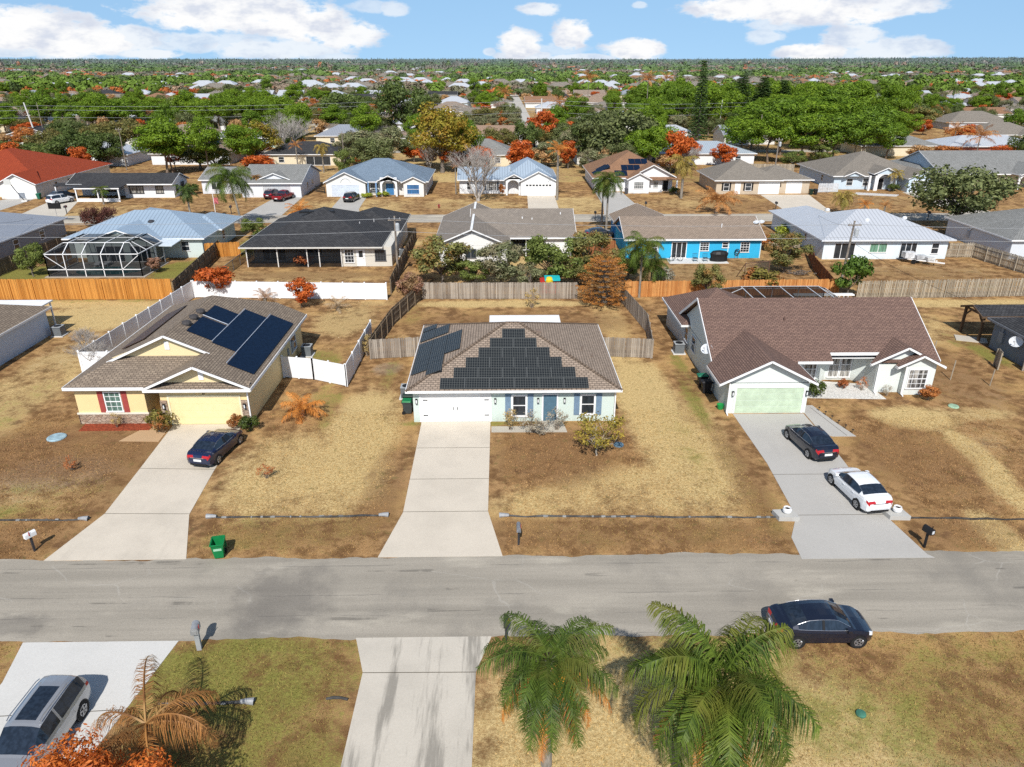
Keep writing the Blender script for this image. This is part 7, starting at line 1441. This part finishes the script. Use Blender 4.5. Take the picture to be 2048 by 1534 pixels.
def bin_(label, x, y, body, lid, rz=0, open_=False, group=None):
    o = empty('wheeled_bin', (0, 0, 0), label, 'bin', group); m = MB(); t, w = .30, .36; b = .22
    def fr4(s, d, z): return [(-s, -d, z), (s, -d, z), (s, d, z), (-s, d, z)]
    r0, r1, r2, r3 = fr4(b, .25, .05), fr4(.31, .37, .95), fr4(.28, .34, .95), fr4(.2, .22, .12)
    v = r0+r1+r2+r3; f = [(3,2,1,0)]+[(i, (i+1) % 4, 4+(i+1) % 4, 4+i) for i in range(4)]+[(4+i, 4+(i+1) % 4, 8+(i+1) % 4, 8+i) for i in range(4)]+[(8+i, 8+(i+1) % 4, 12+(i+1) % 4, 12+i) for i in range(4)]+[(12,13,14,15)]
    m.add(v, f); m.build('body', body, o)
    m = MB(); m.box(-.34, .34, -.40, .40, .90, .95) if False else None
    for a, c in (((-.33,-.39,.93),(.33,-.39,.93)),((-.33,.39,.93),(.33,.39,.93)),((-.33,-.39,.93),(-.33,.39,.93)),((.33,-.39,.93),(.33,.39,.93))): m.bar(a, c, .045, .06)
    m.build('rim', body, o)
    m = MB()
    if open_: m.box(-.32, .32, .42, .45, .25, .98)
    else: m.add([(-.34,-.42,.97),(.34,-.42,.97),(.34,.4,1.0),(-.34,.4,1.0),(-.26,-.34,1.06),(.26,-.34,1.06),(.26,.36,1.08),(-.26,.36,1.08)], [(3,2,1,0),(4,5,6,7),(0,1,5,4),(1,2,6,5),(2,3,7,6),(3,0,4,7)])
    m.build('lid', lid, o)
    for s in (-1, 1): m = MB(); m.tube([(s*.24,.3,.13),(s*.32,.3,.13)], .13, 12); m.build('wheel', BLK, o)
    m = MB(); m.tube([(-.25,.44,.96),(.25,.44,.96)], .02); m.build('handle', BLK, o)
    m = MB(); m.box(-.2,.2,-.335,-.318,.55,.75) if open_ else m.box(-.01,.01,-.335,-.32,.5,.52); m.build('emblem', plain((.30,.52,.36), .5), o)
    o.location = (x, y, .01); o.rotation_euler = (0, 0, R(rz))
GRN = plain((.008,.19,.055), .4, .15, 3); DGN = plain((.012,.03,.02), .5); BKB = plain((.018,.018,.02), .5)
bin_('open green wheeled bin standing at the road edge', -14.78, 31.85, GRN, GRN, 12, True); bin_('green lidded bin beside the mint house garage wall', -6.85, 48.8, plain((.05,.06,.06), .5), GRN, 90); bin_('dark bin just behind the green lidded bin', -6.9, 49.8, DGN, DGN, 90)
bin_('dark bin with a green lid beside the brown roofed garage', 15.95, 53.2, BKB, plain((.02,.16,.09), .4), -90); bin_('black bin in front of the green lidded one beside the garage', 15.95, 52.0, BKB, BKB, -90); bin_('green bin beside the red roofed garage door', -86.0, 141.0, plain((.02,.14,.09)), plain((.02,.14,.09)), 0); bin_('dark bin beside the single garage door of the tan house', 59.9, 143.4, DGN, DGN, 0, False); bin_('second dark bin at the tan house garage corner', 60.8, 143.5, BKB, BKB, 0); bin_('grey bin at the rust brown house wall', 24.5, 145.0, plain((.08,.08,.09)), plain((.08,.08,.09)), 0)
m = MB(); m.lathe((16.3, 49.1, 0), [(.2,.02),(.27,.36),(.29,.38),(.26,.38),(.18,.06)], 14); tag(m.build('bucket', plain((.02,.28,.07), .4), None, origin=(16.3,49.1,0)), 'small green tub on the ground at the brown roofed garage corner', 'tub')

def drain(label, x0, x1, y, ends=(1, 1), dark=False, sl=0.0):
    o = empty('drain_pipe', (x0, y, 0), label, 'drain pipe'); q = random.Random(int(x0*5)); n = max(3, int((x1-x0)/.9)); pts = [(x0+(x1-x0)*i/n, y+sl*i/n+q.uniform(-.05, .05), .03+q.uniform(-.015, .02)) for i in range(n+1)]
    m = MB(); m.tube(pts, [.055+q.uniform(-.015, .02) for _ in pts], 8); m.build('pipe', plain((.055,.05,.045), .8, .5, 2) if dark else plain((.085,.082,.078), .75, .6, 1.6), o)
    m = MB()
    for i in range(int((x1-x0)/.55)):
        if q.random() < .5: x = x0+.3+i*.55; m.tube([(x, y+sl*(x-x0)/(x1-x0), .03),(x+q.uniform(.06,.3), y+sl*(x-x0)/(x1-x0), .03)],   .075, 8)
    if m.v and not dark: m.build('pale_band', plain((.24,.24,.23), .7, .4, 3), o)
    for k, x in enumerate((x0, x1)):
        if not ends[k]: continue
        s = -1 if k == 0 else 1; m = MB(); yy = y+(sl if k else 0); m.tube([(x, yy, .1),(x+s*.25, yy, .12),(x+s*.55, yy, .10)], [.09, .12, .16], 12, False); m.build('flared_end', GALV, o)
drain('long grey drain pipe in the swale before the yellow house driveway', -31, -23.9, 35.3, (0, 1)); drain('grey drain pipe with a metal flare between the two pale driveways', -16.2, -7.0, 35.4, (1, 1)); drain('long dark drain pipe across the mint house verge', .4, 15.6, 35.25, (1, 0), False, -.35); drain('dark drain line running to the frame edge past the grey driveway', 22.9, 33, 34.75, (0, 0), True, -.5); drain('grey pipe end under the dead coconut palm', -13.9, -10.6, 22.15, (0, 1)); drain('short metal pipe end beside the stained driveway', -7.2, -6.3, 22.3, (0, 0))
for x, l in ((16.15,'the house side'),(22.45,'the lawn side')):
    m = MB(); m.prism([(x-.55,34.55),(x+.6,34.5),(x+.45,35.35),(x-.7,35.3)], -.1, .28); tag(m.build('culvert_block', concrete((.47,.46,.43), .3), None, origin=(x,34.9,0)), 'concrete culvert block at the grey driveway edge on %s' % l, 'culvert block')
    o = empty('flower_pot', (x, 34.95, .28), 'white round pot standing on the culvert block on %s' % l, 'flower pot'); m = MB(); m.lathe((x,34.95,.28), [(.15,0),(.24,.12),(.25,.26),(.2,.34),(.21,.36),(.17,.36),(.15,.3)], 16); m.build('pot', WHITE, o); m = MB(); m.lathe((x,34.95,.57), [(.16,0),(.1,.03)], 12); m.build('soil', plain((.03,.02,.015), .95), o)
def ac(label, x, y, z=0):
    o = empty('air_conditioner', (x, y, z), label, 'air conditioner'); m = MB(); m.box(x-.55,x+.55,y-.55,y+.55,z-.02,z+.09); m.build('pad', CONCP, o); m = MB(); m.box(x-.42,x+.42,y-.42,y+.42,z+.09,z+.92); m.build('casing', plain((.085,.095,.105), .5), o)
    m = MB(); [m.box(x+s*.421-.005,x+s*.421+.005,y-.4,y+.4,z+.15+k*.09,z+.19+k*.09) for s in (-1,1) for k in range(8)]; [m.box(x-.4,x+.4,y-.43,y-.421,z+.15+k*.09,z+.19+k*.09) for k in range(8)]; m.build('louvre', plain((.22,.24,.25), .5), o)
    m = MB(); m.box(x-.44,x+.44,y-.44,y+.44,z+.921,z+.96); m.build('top_rim', plain((.36,.38,.39), .5), o); m = MB(); m.lathe((x,y,z+.961), [(.33,0),(.33,.02),(.06,.05)], 16); m.build('fan_grille', BLK, o)
ac('air conditioner on a pad beside the brown roofed house wall', 15.75, 60.6); ac('air conditioner beside the mint house corner', -7.25, 51.6); ac('air conditioner at the back corner of the blue grey house', -41.6, 66.0); ac('air conditioner in the shadow beside the yellow house', -17.0, 60.5); ac('pale air conditioner on the dark roofed house side', -12.9, 96.2)
for x, y, r_, c, l in ((-30.6,45.3,.62,(.30,.42,.47),'round blue grey septic lid on the lawn beside the yellow house'),(33.9,49.2,.38,(.32,.47,.32),'small pale green valve lid on the lawn beside the boxed window'),(7.9,43.6,.35,(.12,.20,.26),'round blue cover on the lawn under the young tree'),(14.2,21.2,.2,(.06,.19,.13),'small green valve lid on the near verge')):
    m = MB(); m.lathe((x,y,0), [(r_,0),(r_,.06),(r_*.9,.1),(r_*.2,.12)], 20); tag(m.build('valve_cover', plain(c, .6, .3, 4), None, origin=(x,y,0)), l, 'valve cover')
# garden lights along the grey path, the address stone, small yard things
for i in range(6): x, y = 23.5+.18*i, 48.6-.72*i; o = empty('path_light', (x, y, 0), 'black garden light along the path edge of the brown roofed house', 'garden light', 'garden lights by the grey path'); m = MB(); m.tube([(x,y,0),(x,y,.28)], .015); m.build('stake', BLK, o); m = MB(); m.lathe((x,y,.28), [(.05,0),(.09,.03),(.02,.09)], 10); m.build('lamp', BLK, o)
for x, y, h in ((36.5,54.2,1.7),(39.0,53.0,1.4),(37.1,58.2,1.9)): m = MB(); m.tube([(x,y,0),(x+.05,y,h)], .045, 6); tag(m.build('fence_post', PICK, None, origin=(x,y,0)), {1.7:'lone grey post beside the bay gable of the brown roofed house',1.4:'shorter lone post nearer the blue grey house',1.9:'tallest lone post on the lawn behind the bay gable'}[h], 'post')
o = empty('fire_hydrant', (P(878,416).x, P(878,416).y, 0), 'red fire hydrant on the lawn beyond the white gabled house', 'fire hydrant'); x, y = o.location[:2]; m = MB(); m.lathe((x,y,0), [(.2,0),(.2,.06),(.13,.08),(.13,.5),(.17,.52),(.15,.6),(.05,.68),(.03,.74)], 12); m.build('body', REDP, o); m = MB(); m.tube([(x-.24,y,.4),(x+.24,y,.4)], .07, 8); m.tube([(x,y-.22,.4),(x,y,.4)], .08, 8); m.build('outlet', REDP, o)
def sign(name, label, cat, x, y, h, w, hh, mat, tilt=0):
    o = empty(name, (x,y,0), label, cat); m = MB(); m.tube([(x,y,0),(x,y,h)], .04); m.build('post', GALV, o); m = MB(); m.box(x-w/2,x+w/2,y-.09,y-.05,h-hh,h); m.build('board', mat, o); return o
b = P(117,444); sign('street_sign', 'black backed board sign on a post by the second road', 'sign', b.x, b.y, 3.0, 2.0, .9, BLK)
b = P(50,403); o = empty('basketball_hoop', (b.x,b.y,0), 'leaning basketball hoop in the red roofed house driveway', 'basketball hoop'); m = MB(); m.tube([(b.x,b.y,.1),(b.x-1.1,b.y,1.8),(b.x-1.9,b.y,3.3)], .07); m.build('pole', BLK, o); m = MB(); m.box(b.x-2.9,b.x-1.7,b.y-.1,b.y-.04,3.0,4.0); m.build('backboard', plain((.55,.55,.52), .4), o); m = MB(); m.box(b.x-.4,b.x+.6,b.y-.4,b.y+.4,0,.25); m.build('base', CONCP, o)
b = P(432,432); o = empty('flagpole', (b.x,b.y,0), 'short white flagpole with a small red and white flag by the road', 'flagpole'); m = MB(); m.tube([(b.x,b.y,0),(b.x,b.y,4.0)], .05); m.build('pole', WHITE, o); m = MB(); m.box(b.x+.05,b.x+.75,b.y-.01,b.y+.01,2.0,3.0); m.build('flag', plain((.55,.14,.15), .7, .7, 4), o)
# blue house patio
o = empty('covered_grill', (28.2,92.9,.05), 'grill under a black cover on the blue house patio', 'grill'); m = MB(); m.lathe((28.2,92.9,.05), [(1.0,0),(.95,.6),(1.05,.95),(.8,1.25),(.3,1.35)], 12); c_ = m.build('cover', BLK, o); c_.scale = (1.15,.6,1)
for k, x in enumerate((25.1,26.4)):
    o = empty('patio_chair', (x,92.7,.05), ('thin metal patio chair nearest the sliding doors','thin metal patio chair beside the covered grill')[k], 'chair', 'chairs on the blue house patio'); m = MB(); m.box(x-.3,x+.3,92.4,92.95,.45,.5); m.build('seat', DKP, o); m = MB(); [m.tube([(x-.28+.14*i,92.98,.5),(x-.28+.14*i,93.05,1.0)], .018, 5) for i in range(5)]; m.tube([(x-.3,93.05,1.0),(x+.3,93.05,1.0)], .025); m.build('backrest', DKP, o)
    for sx in (-.26,.26):
        for sy in (92.45,92.92): m = MB(); m.tube([(x+sx,sy,.05),(x+sx,sy,.46)], .02, 5); m.build('leg', DKP, o)
o = empty('bicycle', (22.6,92.8,.05), 'black bicycle leaning by the blue house sliding doors', 'bicycle'); 
for x in (22.1,23.2):
    m = MB(); m.tube([(x+.33*math.cos(2*math.pi*k/18),92.8,.4+.33*math.sin(2*math.pi*k/18)) for k in range(19)], .03, 6); m.build('wheel', TYRE, o)
m = MB(); [m.tube([a,c], .025, 6) for a, c in (((22.1,92.8,.4),(22.55,92.8,.4)),((22.55,92.8,.4),(22.4,92.8,.85)),((22.4,92.8,.8),(23.0,92.8,.85)),((22.55,92.8,.4),(23.0,92.8,.8)),((23.2,92.8,.4),(22.98,92.8,1.0)),((22.1,92.8,.4),(22.4,92.8,.8)))]; m.build('frame', BLK, o); m = MB(); m.box(22.28,22.55,92.73,92.87,.86,.92); m.build('saddle', BLK, o); m = MB(); m.tube([(22.95,92.55,1.02),(22.95,93.05,1.02)], .022, 5); m.build('handlebar', BLK, o)
o = empty('hose_reel', (30.9,94.1,0), 'black garden hose reel against the blue house wall', 'hose reel'); m = MB(); [m.tube([(30.9+.3*math.cos(2*math.pi*k/16),94.15-.04*j,.95+.3*math.sin(2*math.pi*k/16)) for k in range(17)], .05, 6) for j in range(3)]; m.build('hose', BLK, o); m = MB(); [m.tube([(30.9+s*.22,94.0,0),(30.9+s*.1,94.1,.95)], .025) for s in (-1,1)]; m.build('stand', GALV, o)
# junk behind the white metal roofed house
o = empty('boat_trailer', (53.6,90.6,0), 'white boat trailer loaded with scrap in the bare yard', 'trailer'); m = MB(); m.bar((52.0,91.6,.55),(55.6,89.3,.5),.14); m.bar((52.4,92.2,.55),(55.0,90.4,.5),.14); [m.bar((52.1+k*.9,91.5-k*.58,.58),(52.5+k*.9,92.2-k*.58,.58),.12) for k in range(4)]; m.build('frame', WHITE, o)
for x, y in ((52.6,91.0),(53.6,92.0)): m = MB(); m.tube([(x-.08,y-.05,.3),(x+.08,y+.05,.3)], .3, 14); m.build('wheel', TYRE, o)
for k, (x, y, w_, d_, h_) in enumerate(((52.3,91.9,.7,.5,.7),(53.4,91.2,.6,.4,.45),(54.3,90.6,.5,.5,.35))):
    m = MB(); m.box(x-w_,x+w_,y-d_,y+d_,.66,.66+h_); tag(m.build('scrap_box', plain(((.70,.71,.72),(.5,.51,.52),(.66,.66,.64))[k], .5, .4, 2), None, origin=(x,y,.66)), ('largest white scrap box on the trailer','grey scrap box in the middle of the trailer','small white scrap box at the tail of the trailer')[k], 'scrap')
# toys over the fence, netted goal, debris
o = empty('play_castle', (5.4,79.6,0), 'red, yellow and turquoise plastic playhouse behind the board fence', 'playhouse'); m = MB(); m.box(4.4,6.6,78.9,80.3,0,1.45); m.build('body', plain((.50,.04,.03), .4), o); m = MB(); m.lathe((5.4,78.95,1.5), [(.45,-.3),(.47,.1),(.25,.35),(.02,.4)], 12); m.build('dome', plain((.75,.55,.03), .4), o); m = MB(); m.prism([(4.9,78.7),(6.6,78.7),(6.6,80.2),(4.9,80.2)], 1.47, 1.72); m.build('roof', plain((.02,.48,.52), .4), o)
o = empty('soccer_goal', (30.5,84.2,0), 'rusty netted goal frame in the blue house yard', 'goal'); m = MB(); [m.tube([a,c], .05) for a, c in (((28.6,83.6,0),(28.6,83.6,2.1)),((28.6,83.6,2.1),(31.8,84.6,2.1)),((31.8,84.6,0),(31.8,84.6,2.1)),((28.6,83.6,2.1),(28.3,85.4,0)),((31.8,84.6,2.1),(31.5,86.2,0)))]; m.build('frame', plain((.16,.09,.06), .7), o); m = MB(); m.poly([(28.6,83.62,0),(31.8,84.62,0),(31.8,84.62,2.1),(28.6,83.62,2.1)]); m.build('net', screen_mat('net', (.2,.15,.11), .3), o)
m = MB(); q = random.Random(8)
for i in range(26): a = q.uniform(0, 3.1); x, y = 38.6-2.0+q.uniform(-1.3,1.3), 86.0+q.uniform(-.8,.8); m.tube([(x,y,.05+q.uniform(0,.4)),(x+math.cos(a)*1.1,y+math.sin(a)*1.1,.05+q.uniform(0,.5))], .045, 5)
tag(m.build('branch_pile', bark((.16,.13,.11)), None, origin=(36.6,86,0)), 'heap of cut dark branches beside the reddish fence', 'branch pile')
q = random.Random(12)
# above-ground pieces of the pool cage behind the brown roofed house
o = empty('pool_cage', (26,71,0), 'dark screened pool enclosure with pale ribs behind the brown roofed house', 'pool enclosure'); m, s_ = MB(), MB(); x0, x1, y0, y1, zt = 22.6, 33.4, 63.6, 72.7, 2.3
xs2 = [x0+(x1-x0)*k/4 for k in range(5)]; f2 = lambda x: min(max(x, x0+1.5), x1-1.5)
for x in xs2: m.bar((x,y1,0),(x,y1,zt),.065); m.bar((x,y1,zt),(f2(x),y1-1.7,zt+.7),.065); m.bar((f2(x),y1-1.7,zt+.7),(f2(x),y0,zt+.7),.07)
for y in (y0,y0+3.4,y0+6.8,y1): m.bar((x0,y,0),(x0,y,zt),.065); m.bar((x1,y,0),(x1,y,zt),.065); m.bar((x0,y,zt),(x0+1.5,min(y,y1-1.7),zt+.7),.065); m.bar((x1,y,zt),(x1-1.5,min(y,y1-1.7),zt+.7),.065)
m.bar((x0,y1,zt),(x1,y1,zt),.065); m.bar((x0,y0,zt),(x0,y1,zt),.065); m.bar((x1,y0,zt),(x1,y1,zt),.065); m.bar((x0+1.5,y1-1.7,zt+.7),(x1-1.5,y1-1.7,zt+.7),.065); m.bar((x0+1.5,y0,zt+.7),(x0+1.5,y1-1.7,zt+.7),.065); m.bar((x1-1.5,y0,zt+.7),(x1-1.5,y1-1.7,zt+.7),.065); m.build('frame', plain((.62,.63,.64), .4), o)
s_.poly([(x0+1.5,y0,zt+.7),(x1-1.5,y0,zt+.7),(x1-1.5,y1-1.7,zt+.7),(x0+1.5,y1-1.7,zt+.7)]); s_.poly([(x0,y1,zt),(x1,y1,zt),(x1-1.5,y1-1.7,zt+.7),(x0+1.5,y1-1.7,zt+.7)]); s_.poly([(x0,y0,zt),(x0+1.5,y0,zt+.7),(x0+1.5,y1-1.7,zt+.7),(x0,y1,zt)]); s_.poly([(x1,y0,zt),(x1-1.5,y0,zt+.7),(x1-1.5,y1-1.7,zt+.7),(x1,y1,zt)]); s_.poly([(x0,y1,0),(x1,y1,0),(x1,y1,zt),(x0,y1,zt)]); s_.build('screen', SCREEN, o)
for k, (x, w_) in enumerate(((34.2,3.2),)): m = MB(); m.box(x-w_,x+w_,74.2,74.8,1.0,1.12); m.box(x-w_,x+w_,74.2,74.26,.0,.12); [m.box(x-w_+.3+i*.45,x-w_+.36+i*.45,74.2,74.26,0,1.0) for i in range(13)]; tag(m.build('white_railing', WHITE, None, origin=(x,74.5,0)), 'white railing in front of the silvery picket fence', 'railing')

# ------------------------------------------------------------------ grass blades that roughen the near lawns (one uncountable mass)
g = np.random.default_rng(4); n = 260000; gx = g.uniform(-34, 36, n); gy = 13+g.random(n)**1.1*36
on = ((gy > 25.55) & (gy < 31.78))
for (a0, a1, b0, b1) in ((-24.2,-16.2,31,48),(-6.7,.2,31,48),(15.4,24.6,31,49),(-6.8,-.3,11,25.8),(-21.6,-14.2,10,25.8),(-30.6,-17.5,44.4,70),(-7,9,45.2,70),(15,35,47.5,70)): on |= (gx > a0) & (gx < a1) & (gy > b0) & (gy < b1)
gx, gy = gx[~on], gy[~on]; n = len(gx); a = g.uniform(0, 6.28, n); h = g.uniform(.03, .08, n); w_ = g.uniform(.012, .03, n); lx, ly = g.normal(0, .06, n), g.normal(0, .06, n)
dx, dy = np.cos(a)*w_, np.sin(a)*w_; Z = np.zeros(n)
V = np.stack([np.stack([gx-dx, gy-dy, Z], -1), np.stack([gx+dx, gy+dy, Z], -1), np.stack([gx+lx, gy+ly, h], -1)], 1).reshape(-1, 3)
# the blades take the lawn's local mix of straw, green and brown
ix = np.clip(np.searchsorted(np.array(xs), gx)-1, 0, nx-1); iy = np.clip(np.searchsorted(np.array(ys), gy)-1, 0, ny-1); loc = rgb[iy, ix]
bc = np.array([.37,.21,.09])*np.ones((n, 3)); bc = bc*(1-loc[:, :1]*.8)+np.array([.58,.41,.17])*loc[:, :1]*.8; bc = bc*(1-loc[:, 1:2]*.75)+np.array([.20,.20,.05])*loc[:, 1:2]*.75; bc *= g.uniform(.55, 1.15, (n, 1)); bc = np.concatenate([bc, np.ones((n, 1))], 1)
gm2 = G('grass_blades'); vc = gm2.add('ShaderNodeVertexColor', layer_name='tint'); dd = gm2.add('ShaderNodeBsdfDiffuse', i={'Color': vc.outputs[0]}); gm2.l.new(dd.outputs[0], gm2.out.inputs[0]); gm2.n.remove(gm2.b)
o = bpy.data.objects.new('grass', np_mesh('grass', V, np.arange(3*n).reshape(n, 3), gm2.m, attr=np.repeat(bc, 3, 0))); COL.objects.link(o); tag(o, 'short dry grass blades on the near lawns', 'grass', kind='stuff')
